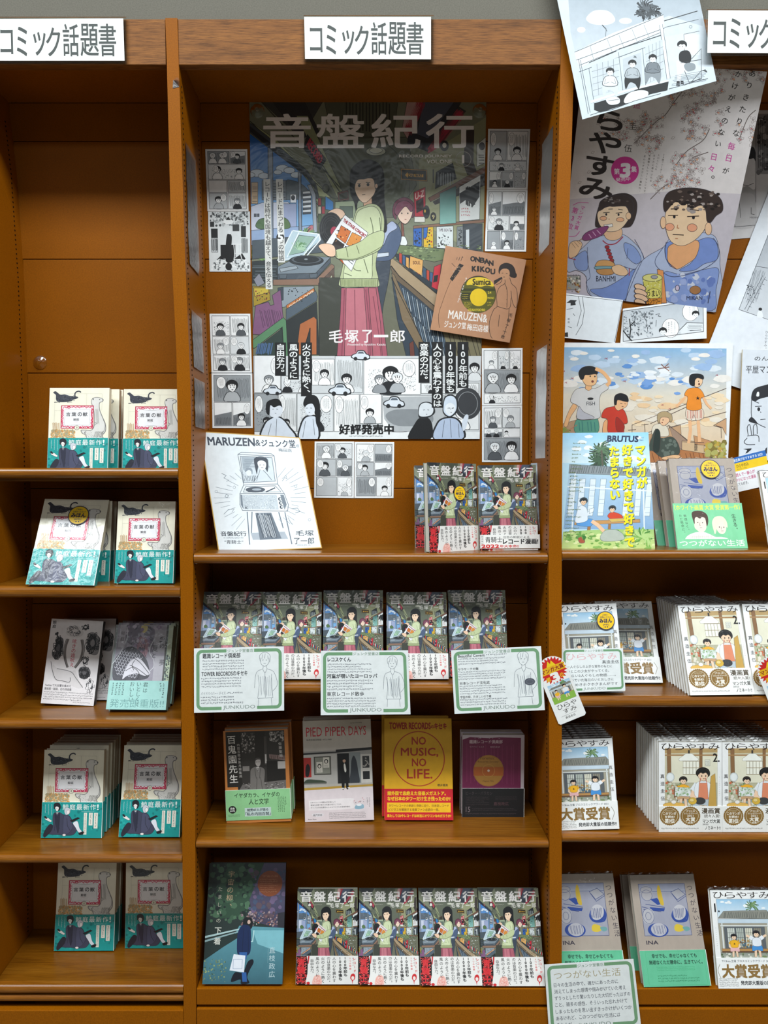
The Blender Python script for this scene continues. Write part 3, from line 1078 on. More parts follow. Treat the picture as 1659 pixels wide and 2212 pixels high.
def main_poster():
    A = Art(3)
    shop_scene(A)
    A.t()
    W_ = 'fbf5f2'
    for ch, x0, x1 in (('音', 570, 670), ('盤', 685, 786), ('紀', 803, 907), ('行', 921, 1022)):
        A.text(ch, x0, 247, x1, 319, W_, .022)
    A.text('RECORD JOURNEY', 862, 334, 976, 342, 'ece6e0', .02)
    A.text('VOL.ONE', 922, 345, 976, 353, 'ece6e0', .02)
    A.ring('a8a096', 1001, 344, 17, 17, 1.2)
    A.text('1', 998, 335, 1003, 353, 'f4ece6')
    for xa, xb, y0, y1, t in ((577, 581, 387, 625, 'レコードは時代も国境も越えて、音を伝える'), (604, 608, 387, 567, 'レコードにまつわる5つの物語')):
        A.poly('dcdcd8', [(xa - 8, y0), (xa + 7, y0), (xb + 8, y1), (xb - 7, y1)])
        A.vtext(t, xa, y0 + 5, xb, y1 - 3, 12.5, '1a1a1c', .012)
    A.ell('141415', 605.5, 512, 8.5, 8)
    A.text('5', 600.5, 504, 610.5, 520, 'f0f0ee', .05)
    for ch, x0, x1 in (('毛', 711, 740), ('塚', 745, 774), ('了', 783, 803), ('一', 808, 838), ('郎', 843, 874)):
        A.text(ch, x0, 713 if ch != '一' else 724, x1, 740 if ch != '一' else 728, 'efe9e8', .02)
    A.text('Presented by Ryuichiro Kezuka', 751, 742, 833, 748, 'e8dfdf', .015)
    # comic band along the foot of the poster
    A.rect('d3d6d8', 540, 769, 1050, 950)
    A.rect('f0f3f4', 540, 933, 1050, 950)
    R = random.Random(11)
    A.R = random.Random(12)
    for (a, b, c, d) in ((549, 768, 606, 848), (608, 812, 672, 848), (674, 776, 722, 832), (724, 769, 783, 848), (786, 775, 908, 852), (910, 828, 1034, 850),
                         (549, 850, 600, 932), (602, 850, 640, 932), (642, 850, 720, 932), (722, 852, 776, 932), (778, 852, 824, 915), (826, 855, 960, 932), (962, 852, 1034, 928)):
        panel(A, a, b, c, d, R, .7)
    A.poly('babec1', [(826, 858), (960, 856), (960, 932), (850, 932), (830, 905)])
    A.blob('8b9094', [(833, 900), (850, 886), (900, 884), (930, 890), (930, 915), (860, 920)])
    A.ell('3a3c40', 1010, 872, 30, 34)
    A.ring('9a9ea2', 1010, 872, 22, 26, 1.2)
    for x, y, s in ((588, 848, 1.0), (733, 848, 1.2), (850, 875, 1.15), (778, 773, 1.0)):
        A.blob('2a2c30', [(x - 19 * s, y), (x - 17 * s, y - 7 * s), (x - 9 * s, y - 10 * s), (x - 5 * s, y - 16 * s), (x + 8 * s, y - 16 * s), (x + 14 * s, y - 9 * s), (x + 20 * s, y - 6 * s), (x + 20 * s, y + 3 * s), (x, y + 5 * s)])
        A.blob('dfe6ee', [(x - 17 * s, y - 1 * s), (x - 15 * s, y - 6 * s), (x - 8 * s, y - 9 * s), (x - 4 * s, y - 14 * s), (x + 7 * s, y - 14 * s), (x + 12 * s, y - 8 * s), (x + 18 * s, y - 5 * s), (x + 18 * s, y + 1 * s), (x, y + 3 * s)])
        A.poly('5a6470', [(x - 6 * s, y - 9 * s), (x - 3 * s, y - 13 * s), (x + 6 * s, y - 13 * s), (x + 9 * s, y - 9 * s)])
        A.ell('202226', x - 10 * s, y + 2 * s, 4 * s)
        A.ell('202226', x + 11 * s, y + 2 * s, 4 * s)
    bust(A, 820, 822, 9, R, '9a9ea2')
    bust(A, 858, 818, 10, R, 'b4b8bc')
    bust(A, 1025, 796, 9, R, 'e8ebed')
    # front figures
    R.seed(2)
    A.blob('24262a', [(565, 948), (570, 915), (585, 902), (598, 898), (612, 904), (626, 920), (640, 948)])
    A.blob('dbe4f0', [(568, 948), (573, 917), (586, 905), (598, 901), (611, 907), (623, 922), (636, 948)])
    A.blob('e3e9f2', [(580, 880), (592, 868), (608, 872), (610, 892), (598, 902), (584, 898)])
    A.blob('17181b', [(575, 890), (576, 870), (590, 862), (604, 864), (610, 880), (604, 876), (592, 880), (584, 876), (582, 896)])
    A.blob('24262a', [(645, 948), (648, 918), (658, 900), (676, 896), (686, 902), (690, 948)])
    A.blob('dbe4f0', [(648, 948), (651, 920), (660, 903), (675, 899), (683, 906), (686, 948)])
    A.blob('17181b', [(655, 872), (662, 856), (680, 854), (690, 868), (692, 900), (690, 925), (683, 915), (680, 885), (674, 872), (662, 880)])
    A.blob('e6ecf4', [(660, 878), (674, 872), (680, 884), (676, 896), (664, 896)])
    A.blob('1a1b1e', [(882, 948), (896, 915), (908, 902), (925, 903), (934, 920), (930, 948)])
    A.blob('25272a', [(904, 900), (905, 876), (918, 868), (934, 872), (940, 890), (930, 900), (914, 905)])
    A.blob('dfe5ea', [(906, 898), (907, 877), (918, 870), (932, 874), (936, 888), (928, 898)])
    A.blob('24262a', [(936, 948), (942, 915), (958, 902), (985, 902), (1000, 920), (1002, 948)])
    A.blob('b7c6de', [(939, 948), (945, 917), (959, 905), (983, 905), (996, 921), (998, 948)])
    A.blob('25272a', [(956, 880), (960, 858), (975, 852), (988, 862), (988, 888), (972, 902), (958, 894)])
    A.blob('d6e2f0', [(958, 880), (962, 860), (975, 855), (985, 864), (985, 886), (972, 899), (960, 892)])
    A.blob('eef3f8', [(962, 878), (972, 870), (983, 878), (980, 892), (971, 897), (963, 890)])
    A.specks(['26282b'], 966, 880, 980, 884, 4, .8, 1.2)
    for x, y in ((593, 884), (666, 882), (919, 886), (972, 882)):
        A.lines('24262a', .8, [[(x - 5, y), (x - 1, y - .5)], [(x + 4, y - .5), (x + 8, y)], [(x + 1, y + 9), (x + 4, y + 9)]])
    A.lines('24262a', .7, [[(598, 905), (596, 945)], [(586, 915), (578, 945)], [(660, 910), (654, 945)], [(676, 905), (680, 940)], [(960, 908), (955, 945)], [(972, 905), (975, 945)], [(990, 915), (992, 945)]])
    A.blob('dbe4f0', [(998, 912), (1006, 896), (1012, 900), (1006, 925), (1000, 930)])
    for xc, y0, y1, t in ((662, 740, 856, '火のように熱く、'), (634, 740, 820, '風のように'), (606, 740, 812, '自由な力。'),
                          (1000, 739, 838, '100年前も'), (973, 739, 850, '1000年後も'), (944.5, 739, 881, '人の心を震わすのは'), (916, 739, 827, '音楽の力だ。')):
        A.rect('17181a', xc - 11.8, y0, xc + 11.8, y1)
        A.vtext(t, xc, y0 + 3, xc, y1 - 2, 19.5, 'f2f4f4', .022)
    A.text('好評発売中', 733, 917, 850, 938, '151618', .045)
    A.greek(753, 940, 835, 944, 1, '6a6e72')
    return A


def shop_cover():
    """jacket of the record-shop comic in the pixel frame of the poster picture it shows"""
    A = Art(5)
    shop_scene(A)
    A.t()
    for ch, x0, x1 in (('音', 600, 684), ('盤', 700, 786), ('紀', 806, 898), ('行', 914, 1004)):
        A.text(ch, x0, 242, x1, 312, 'dcd6d2', .028)
    A.rect('2a2c2c', 655, 320, 680, 344)
    A.blob('d8d4cc', [(659, 340), (664, 325), (676, 326), (677, 340)])
    A.rect('b04c58', 615, 326, 619, 342)
    for i, ch in enumerate('毛塚了一郎'):
        x = 820 + i * 38
        A.text(ch, x, 322 if ch != '一' else 336, x + 31, 352 if ch != '一' else 339, 'd6d2ca', .02)
    A.greek(702, 328, 790, 338, 1, 'b8b6a8')
    A.specks(['e8ebe6', '3a3e3c'], 900, 420, 1020, 720, 120, 1.2, 3.6)
    return A, [(577, 222), (1027, 222), (1027, 862), (577, 862)]


def shop_band():
    # design frame: 515 x 242 crop units of the bottom-row copy
    A = Art(8)
    A.rect('e9e6e2', 0, 0, 515, 242)
    A.poly('1b1516', [(0, 0), (88, 0), (98, 60), (96, 150), (78, 242), (0, 242)])
    A.specks(['d23a3c', 'b82a30', 'e87a72'], 4, 8, 88, 236, 230, 2.5, 7)
    A.vtext('青騎士', 44, 20, 42, 225, 66, 'd8343a', .05)
    A.poly('c22c34', [(98, 0), (112, 0), (104, 70), (96, 60)])
    A.blob('f0b8ac', [(140, 242), (150, 180), (180, 162), (208, 175), (214, 242)])
    A.specks(['e08a80', 'f6dcd4'], 145, 180, 212, 240, 40, 2, 6)
    A.ell('cf2f33', 104, 232, 14, 12)
    for x, t, y1 in ((132, '自由な力。', 160), (178, '風のように', 180), (224, '火のように熱く', 232), (272, 'のは音楽の力だ。', 236), (318, '人の心を震わす', 226)):
        A.vtext(t, x, 6 if x > 140 else 26, x + 4, y1, 31, '1d1d1f', .012)
    for x, t in ((368, '1000年後も'), (410, '100年前も')):
        A.vtext(t, x, 6, x + 6, 210 if x < 400 else 176, 33, '17171a', .04)
    A.vtext('レコード', 488, 8, 494, 145, 27, 'cf2f33', .03)
    A.vtext('まつわる', 476, 10, 478, 90, 13, '3a3a3c')
    A.vtext('5つの物語', 452, 10, 456, 120, 17, 'cf2f33', .02)
    A.blob('cf2f33', [(455, 190), (462, 160), (482, 150), (496, 166), (494, 196), (478, 214), (474, 242), (468, 210)])
    A.blob('f3e4de', [(464, 184), (476, 172), (488, 182), (484, 200), (472, 204)])
    return A, [(0, 0), (515, 0), (515, 242), (0, 242)]


# ------------------------------------------------------------------ cream comic with bird, bear and red frame: crop frame of the front sample
def beast_cover():
    A = Art(21)
    A.rect('efe8d2', 0, 0, 500, 740)
    A.ol = ('5a5658', 1.2, 12, 460)
    A.lines('c3bba8', 1.6, [[(45, 50), (45, 440)], [(45, 50), (440, 52), (440, 200)], [(310, 52), (310, 160)], [(45, 200), (100, 200)]])
    A.blob('383a44', [(30, 42), (48, 30), (66, 42), (90, 60), (130, 58), (170, 72), (215, 74), (240, 84), (225, 96), (200, 104), (180, 118), (120, 126), (70, 122), (55, 100), (52, 62)])
    A.specks(['20222a', '5a5d68'], 60, 62, 210, 116, 90, 2, 7, .5)
    A.line('383a44', 9, [(214, 82), (212, 52), (226, 34), (248, 30), (262, 40)], smooth=True)
    A.lines('383a44', 3, [[(60, 124), (40, 128), (90, 130)], [(160, 120), (150, 130), (190, 126)]])
    # white bear, upright
    A.blob('8d8a88', [(350, 118), (362, 90), (400, 82), (440, 92), (452, 106), (446, 122), (424, 132), (420, 160), (428, 205), (452, 262), (476, 320), (478, 380), (452, 420), (455, 450), (400, 450), (350, 448), (318, 450), (312, 420), (280, 400), (270, 372), (310, 370), (352, 372), (376, 340), (378, 260), (370, 190), (356, 150)])
    A.blob('dcd8d2', [(353, 118), (364, 93), (400, 85), (438, 95), (448, 106), (442, 119), (420, 129), (416, 160), (424, 207), (447, 264), (471, 322), (472, 378), (446, 418), (449, 446), (400, 447), (350, 445), (322, 446), (316, 420), (284, 397), (276, 376), (310, 374), (354, 376), (380, 342), (382, 260), (374, 190), (360, 150)])
    A.ell('26262a', 420, 102, 4, 4)
    A.ell('26262a', 447, 106, 5, 4)
    A.ell('5a5856', 366, 100, 5, 7)
    A.hatch('77746f', 2, 390, 380, 460, 440, 12, dx=-14)
    A.hatch('8d8a86', 1.6, 385, 180, 412, 330, 6, dx=12)
    A.lines('6a6763', 3, [[(382, 300), (396, 312), (384, 330)], [(454, 280), (470, 320), (466, 370), (440, 410)], [(316, 378), (300, 395), (318, 416)]], smooth=True)
    A.specks(['7a7772'], 300, 384, 460, 446, 50, 1.5, 4)
    # ochre undergrowth
    A.specks(['d59a50', 'c4803c', 'e2b87c', 'a8a080'], 22, 370, 218, 442, 260, 5, 13)
    A.hatch('b98a50', 2.4, 30, 300, 90, 400, 9, dx=6)
    A.ring('cfa46a', 80, 390, 16, 20, 4)
    A.ring('cfa46a', 150, 400, 18, 20, 4)
    A.ring('e8d0a0', 110, 408, 14, 16, 4)
    # red scrollwork frame
    A.rect('f3f0f2', 100, 155, 372, 358)
    A.frame('c62e4e', 6, 104, 159, 368, 354)
    R = A.R = random.Random(6)
    sw = []
    for i in range(26):
        u = i / 26
        for (x, y, dx, dy) in ((112 + u * 250, 170, 1, 0), (112 + u * 250, 343, 1, 0)):
            sw.append([(x, y + R.uniform(-7, 7)), (x + 6, y + R.uniform(-8, 8)), (x + 13, y + R.uniform(-7, 7))])
        for (x, y, dx, dy) in ((114, 180 + u * 160, 0, 1), (358, 180 + u * 160, 0, 1)):
            sw.append([(x + R.uniform(-6, 6), y), (x + R.uniform(-8, 8), y + 5), (x + R.uniform(-6, 6), y + 11)])
    A.lines('d0345a', 5.5, sw)
    A.lines('eaa0b0', 2.4, [[(a[0] + 3, a[1] + 2), (b[0] + 2, b[1] - 2)] for a, b, c in sw[::2]])
    A.ring('c62e4e', 165, 172, 12, 12, 4)
    A.blob('f0edef', [(132, 196), (150, 186), (236, 190), (322, 186), (342, 196), (338, 258), (344, 318), (320, 330), (236, 326), (150, 332), (128, 318), (134, 258)])
    for i, ch in enumerate('言葉の獣'):
        A.text(ch, 142 + i * 47 + (4 if ch == 'の' else 0), 216, 180 + i * 47, 250, '2c2a30', .022)
    A.text('鯨庭', 205, 268, 252, 290, '2c2a30', .02)
    A.greek(208, 296, 248, 302, 1, 'c46078')
    A.ell('efe8d2', 236, 350, 20, 20)
    A.ring('8a8680', 236, 350, 19, 19, 2)
    A.text('1', 234, 341, 239, 359, '2c2a30')
    return A, [(0, 0), (500, 0), (500, 740), (0, 740)]


def beast_band():
    A = Art(22)
    A.rect('1c9c98', 0, 0, 500, 290)
    A.specks(['178a88', '28aaa4', '14807e'], 5, 5, 495, 285, 120, 5, 16)
    for i, ch in enumerate('鯨庭最新作!'):
        A.text(ch, 172 + i * 57, 16, 172 + i * 57 + (48 if ch != '!' else 14), 62, 'e9f2ee', .008)
    A.greek(330, 72, 480, 80, 1, 'd0ecea')
    for x, y1 in ((24, 100), (50, 110), (76, 116)):
        A.greek(x, 16, x + 10, y1, 1, 'd8efee', True)
    for x0, x1, y1 in ((350, 376, 262), (392, 424, 188), (434, 466, 212)):
        A.rect('efeadc', x0, 86, x1, y1)
        A.greek(x0 + 7, 92, x1 - 7, y1 - 8, 1, '4a5a5a', True, fill=1)
    # two seated figures in dark suits
    A.ol = ('1f2028', 1.4, 10, 400)
    A.blob('23242c', [(98, 36), (100, 14), (124, 4), (148, 14), (154, 40), (150, 58), (140, 70), (112, 60)])
    A.blob('efe6e2', [(108, 42), (122, 34), (140, 44), (136, 64), (128, 76), (116, 66)])
    A.blob('23242c', [(98, 46), (104, 18), (128, 10), (150, 28), (150, 56), (140, 40), (124, 34), (112, 40), (104, 56)])
    A.blob('cfd2da', [(186, 70), (196, 46), (218, 44), (234, 58), (234, 86), (218, 102), (196, 100)])
    A.blob('f2ebe8', [(206, 74), (220, 62), (232, 76), (226, 94), (212, 98)])
    A.blob('43455a', [(96, 96), (118, 84), (150, 84), (180, 100), (196, 104), (226, 108), (250, 140), (254, 170), (290, 190), (300, 215), (270, 262), (210, 270), (140, 264), (80, 262), (60, 250), (96, 190), (92, 140)])
    A.blob('4c4e66', [(184, 112), (206, 106), (230, 116), (250, 150), (262, 200), (230, 250), (186, 256), (180, 190)])
    A.blob('2f3042', [(108, 90), (116, 160), (140, 250), (150, 160), (148, 88), (130, 112)])
    A.blob('2b2c38', [(20, 262), (40, 215), (70, 180), (96, 190), (86, 230), (60, 262), (30, 286)])
    A.lines('2b2c38', 3, [[(110, 110), (116, 170), (110, 230)], [(210, 130), (216, 190), (240, 230)], [(140, 150), (150, 220)]])
    A.blob('efe6e2', [(30, 130), (54, 128), (72, 142), (84, 150), (78, 162), (52, 152), (30, 140)])
    A.poly('1f2026', [(18, 118), (34, 114), (48, 132), (36, 136)])
    A.poly('1f2026', [(236, 150), (300, 122), (318, 130), (256, 162)])
    A.blob('e8ebf2', [(262, 170), (292, 152), (306, 168), (318, 210), (340, 240), (330, 252), (306, 240), (284, 206)])
    A.blob('1f2026', [(312, 250), (336, 240), (354, 240), (350, 256), (330, 264), (316, 262)])
    A.ell('efe6e2', 192, 266, 15, 9)
    A.ell('23242c', 118, 52, 2, 3, n=6)
    A.ell('23242c', 132, 54, 2, 3, n=6)
    A.poly('efefef', [(118, 82), (140, 82), (134, 96), (122, 96)])
    A.rect('23242c', 120, 86, 138, 91)
    return A, [(0, 0), (500, 0), (500, 290), (0, 290)]


def sample_art():
    A = Art(2)
    A.ell('22264a', 50, 50, 50, 50, n=40)
    A.ell('f2c414', 50, 50, 46, 46, n=40)
    A.text('ご自由に', 34, 14, 66, 23, '22264a', .02)
    A.text('お読みください!', 22, 26, 80, 36, '22264a', .02)
    A.text('みほん', 16, 40, 84, 62, '1c2048', .05)
    A.text('SAMPLE', 32, 67, 68, 76, '22264a', .02)
    A.ell('22264a', 44, 84, 3.5)
    A.ell('22264a', 56, 84, 3.5)
    A.text('(', 34, 79, 37, 90, '22264a')
    A.text(')', 63, 79, 66, 90, '22264a')
    return A


def small_person(A, x, y, h, hair, top, bottom, skin='f2cfb0', arms='up'):
    """little painted figure; (x, y) feet, h height"""
    s = h / 100.0
    A.poly(skin, [(x - 14 * s, y), (x - 12 * s, y - 30 * s), (x - 2 * s, y - 30 * s), (x - 5 * s, y)])
    A.poly(skin, [(x + 14 * s, y), (x + 12 * s, y - 30 * s), (x + 2 * s, y - 30 * s), (x + 5 * s, y)])
    A.blob(bottom, [(x - 20 * s, y - 24 * s), (x - 15 * s, y - 48 * s), (x + 15 * s, y - 48 * s), (x + 20 * s, y - 24 * s), (x, y - 27 * s)])
    if arms == 'up':
        A.line(skin, 7 * s, [(x - 14 * s, y - 70 * s), (x - 38 * s, y - 84 * s)])
        A.line(skin, 7 * s, [(x + 14 * s, y - 70 * s), (x + 38 * s, y - 86 * s)])
        A.line(top, 12 * s, [(x - 10 * s, y - 68 * s), (x - 26 * s, y - 78 * s)])
        A.line(top, 12 * s, [(x + 10 * s, y - 68 * s), (x + 26 * s, y - 79 * s)])
    else:
        A.line(skin, 7 * s, [(x - 15 * s, y - 68 * s), (x - 22 * s, y - 46 * s), (x - 14 * s, y - 40 * s)])
        A.line(skin, 7 * s, [(x + 15 * s, y - 68 * s), (x + 22 * s, y - 46 * s), (x + 14 * s, y - 40 * s)])
        A.line(top, 12 * s, [(x - 11 * s, y - 69 * s), (x - 20 * s, y - 56 * s)])
        A.line(top, 12 * s, [(x + 11 * s, y - 69 * s), (x + 20 * s, y - 56 * s)])
    A.blob(top, [(x - 15 * s, y - 44 * s), (x - 15 * s, y - 70 * s), (x, y - 76 * s), (x + 15 * s, y - 70 * s), (x + 15 * s, y - 44 * s)])
    gface(A, x, y - 88 * s, 12 * s, hair, skin, .1, s)


def palm(A, x, y, r):
    A.tuft(['35553a', '54784c', '7a9a68'], x, y, r, 40, max(1.6, r * .07), -1.57, 5.6)


def flat_title(A, x0, y0, x1, y1, col='2c2422'):
    for i, ch in enumerate('ひらやすみ'):
        w = (x1 - x0) / 5
        A.text(ch, x0 + i * w + w * .04, y0, x0 + (i + 1) * w - w * .04, y1, col, -.004)


def house_front(A, x0, y0, x1, y1):
    """tiled eaves, veranda, lattice doors of a one-storey house"""
    w, h = x1 - x0, y1 - y0
    A.rect('9cc8e6', x0, y0, x1, y0 + h * .32, grad='dfeaf0')
    A.specks(['f4f6f6'], x0 + w * .1, y0 + h * .03, x1 - w * .1, y0 + h * .18, 9, w * .03, w * .08, .45)
    palm(A, x0 + w * .68, y0 + h * .12, w * .15)
    A.poly('8d8d84', [(x0, y0 + h * .32), (x0 + w * .12, y0 + h * .2), (x1 - w * .05, y0 + h * .18), (x1, y0 + h * .24), (x1, y0 + h * .33)])
    A.hatch('5c5f5c', w * .008, x0 + w * .12, y0 + h * .21, x1 - w * .02, y0 + h * .32, 24, dx=-w * .03)
    A.poly('c8d8e4', [(x0, y0 + h * .33), (x1, y0 + h * .33), (x1, y0 + h * .4), (x0, y0 + h * .41)])
    A.rect('a8a290', x0, y0 + h * .4, x1, y0 + h * .92)
    A.rect('5f6468', x0 + w * .1, y0 + h * .45, x1 - w * .12, y0 + h * .84)
    for k in range(4):
        a = x0 + w * (.16 + k * .17)
        A.rect(['cfd4cc', 'b4bcb4', 'd8d6c4', '8c8678'][k], a, y0 + h * .48, a + w * .14, y0 + h * .8)
        for j in range(1, 4):
            A.line('5a5c58', w * .006, [(a, y0 + h * (.48 + j * .08)), (a + w * .14, y0 + h * (.48 + j * .08))])
            A.line('5a5c58', w * .006, [(a + w * .035 * j, y0 + h * .48), (a + w * .035 * j, y0 + h * .8)])
    A.specks(['7a5a3c', 'b08a4c', '4c6a7a'], x0 + w * .35, y0 + h * .66, x1 - w * .3, y0 + h * .8, 30, w * .01, w * .03)
    for px in (.05, .93):
        A.rect('dfe2de', x0 + w * px, y0 + h * .4, x0 + w * (px + .035), y0 + h * .97)
    A.rect('dfe2de', x0 + w * .03, y0 + h * .43, x1 - w * .02, y0 + h * .455)
    A.rect('b88a52', x0 + w * .03, y0 + h * .82, x1 - w * .04, y0 + h * .86)
    A.rect('6d4e34', x0 + w * .03, y0 + h * .86, x1 - w * .04, y0 + h * .885)
    A.rect('8a9084', x0, y0 + h * .885, x1, y0 + h, grad='b8bcae')
    A.specks(['5a6a4a', 'd8d8cc', '7a8a60'], x0, y0 + h * .88, x1, y0 + h * .99, 40, w * .01, w * .035)


def one_cover():
    """white jacket: the low house with two figures; crop7 frame around (128..540, 225..700+)"""
    A = Art(31)
    A.rect('f1f1f0', 0, 0, 420, 660)
    A.ol = ('4a4c50', 1.1, 9, 400)
    house_front(A, 36, 62, 384, 470)
    small_person(A, 132, 452, 150, '1f1c1e', 'f0b428', 'e6b4b4', arms='down')
    A.text('★', 124, 356, 140, 372, '3a2418')
    small_person(A, 282, 452, 172, '1f1c1e', 'e8ecf2', '4a92d4', arms='up')
    flat_title(A, 14, 12, 400, 56)
    A.text('1.', 20, 92, 52, 150, '1f1d1e', .02)
    A.vtext('真造圭伍', 393, 190, 393, 400, 30, '3a3634')
    A.vtext('hirayasumi', 18, 250, 18, 400, 9, '4a4644')
    return A, [(0, 0), (420, 0), (420, 660), (0, 660)]


def one_band():
    A = Art(32)
    A.rect('f3f3f1', 0, 0, 420, 190)
    A.text('TV Bros.主催 ブロスコミックアワード 2021', 36, 12, 360, 28, '3c4450', .01)
    A.text('大賞受賞', 34, 42, 366, 124, '8f6f3c', .045)
    A.lines('9a9484', 3, [[(22, 40), (6, 80), (22, 128)], [(378, 40), (396, 80), (378, 128)]], smooth=True)
    A.greek(8, 126, 150, 180, 5, '5a5a58')
    A.text('発売即大重版の話題作!!', 150, 142, 408, 168, '23262c', .03)
    return A, [(0, 0), (420, 0), (420, 190), (0, 190)]


def two_cover():
    """white jacket: kitchen with lamp and two figures; crop7 frame around (858..1300, 250..905)"""
    A = Art(33)
    A.rect('f1f1f0', 0, 0, 460, 660)
    A.ol = ('5a4c40', 1.1, 9, 380)
    A.rect('cfc8ac', 44, 46, 428, 470)
    A.rect('e3dfc8', 60, 100, 428, 300)
    A.poly('b89a68', [(44, 46), (428, 46), (428, 76), (44, 84)])
    A.poly('8a6644', [(60, 46), (88, 46), (92, 300), (64, 300)])
    A.poly('8a6644', [(296, 46), (318, 46), (318, 240), (296, 240)])
    A.rect('a47c50', 44, 92, 428, 102)
    A.poly('f2f2ea', [(200, 84), (240, 84), (290, 124), (284, 138), (150, 138), (146, 124)])
    A.rect('3a3634', 214, 60, 226, 84)
    for j in range(5):
        A.rect('f2f0e2', 178 + j * 24, 142, 198 + j * 24, 236)
    A.lines('9a8a68', 3, [[(174, 190), (298, 190)], [(174, 140), (298, 140)], [(174, 238), (298, 238)]])
    A.rect('d8d8cc', 336, 130, 374, 176)
    A.greek(340, 138, 370, 172, 3, '8a8a80')
    A.ell('e8ecec', 84, 258, 30, 34)
    A.ring('9aa8a8', 84, 258, 26, 30, 2)
    A.rect('b8b498', 50, 300, 428, 470)
    A.specks(['6f8a5a', 'a0b088', 'c86a4a', 'd8d4c0'], 50, 300, 200, 380, 60, 5, 14)
    A.poly('8a6040', [(110, 340), (214, 350), (210, 420), (150, 440), (112, 410)])
    A.hatch('5c3c28', 4, 112, 350, 208, 420, 5, vert=False, dx=8)
    A.specks(['b8a888', '8aa0a0', 'ded8c8'], 50, 400, 428, 466, 60, 6, 16)
    small_person(A, 178, 470, 210, '1f1c1e', 'f0b030', 'c8a078', arms='down')
    A.poly('e0e4e4', [(120, 330), (230, 336), (236, 400), (116, 396)])
    A.specks(['8fae80', 'c8d4c4'], 120, 334, 232, 396, 40, 5, 12)
    small_person(A, 322, 560, 360, '17181b', 'e9edf0', 'b8c4cc', 'f2cdae', arms='down')
    A.poly('e08a68', [(294, 300), (352, 300), (362, 420), (286, 420)])
    A.line('c86a58', 4, [(296, 300), (306, 262)])
    A.line('c86a58', 4, [(350, 300), (340, 262)])
    A.ell('3c3e40', 300, 432, 40, 26)
    A.ell('d8b040', 246, 432, 30, 26)
    A.ell('e8d088', 240, 426, 16, 12)
    A.poly('c8a050', [(380, 250), (410, 230), (420, 470), (360, 470)])
    A.ell('e2b45a', 110, 462, 80, 20)
    A.ell('f2ece4', 108, 440, 18, 14)
    A.rect('f1f1f0', 0, 470, 460, 660)
    A.rect('f1f1f0', 428, 46, 460, 470)
    flat_title(A, 16, 10, 446, 58)
    A.text('2.', 396, 84, 442, 146, '1f1d1e', .02)
    A.vtext('真造圭伍', 26, 224, 30, 440, 32, '3a3634')
    A.vtext('hirayasumi', 442, 250, 442, 400, 9, '4a4644')
    return A, [(0, 0), (460, 0), (460, 660), (0, 660)]


def two_band():
    A = Art(34)
    A.rect('efeeea', 0, 0, 460, 190)
    for cx in (78, 228):
        A.poly('8c6a34', [(cx + (70 + 5 * (i % 2)) * math.cos(i * math.pi / 30), 72 + (66 + 5 * (i % 2)) * math.sin(i * math.pi / 30)) for i in range(60)])
        A.ring('e8dcc0', cx, 72, 60, 56, 2.5)
    A.text('このマンガ', 32, 44, 124, 64, 'f4efe2', .03)
    A.text('を読め!', 44, 68, 114, 88, 'f4efe2', .03)
    A.text('第3位', 44, 92, 114, 122, 'f4efe2', .04)
    A.greek(46, 26, 112, 40, 2, 'e4d8b8')
    A.text('ブロス', 196, 28, 262, 42, 'f4efe2', .02)
    A.text('コミックアワード', 182, 48, 276, 60, 'f4efe2', .02)
    A.text('2021', 206, 64, 252, 78, 'f4efe2', .02)
    A.text('大賞', 196, 82, 262, 112, 'f4efe2', .04)
    A.text('受賞', 212, 116, 246, 128, 'f4efe2', .02)
    A.text('漫画賞', 312, 14, 444, 54, '4a3c28', .03)
    A.text('続々入賞!', 330, 60, 444, 84, '4a3c28', .01)
    A.text('マンガ大賞', 318, 96, 444, 124, '2c2a28', .02)
    A.text('2022', 318, 128, 360, 138, '2c2a28', .02)
    A.text('ノミネート!!', 336, 146, 448, 172, '2c2a28', .02)
    A.greek(18, 156, 320, 170, 1, '5c5244')
    return A, [(0, 0), (460, 0), (460, 190), (0, 190)]


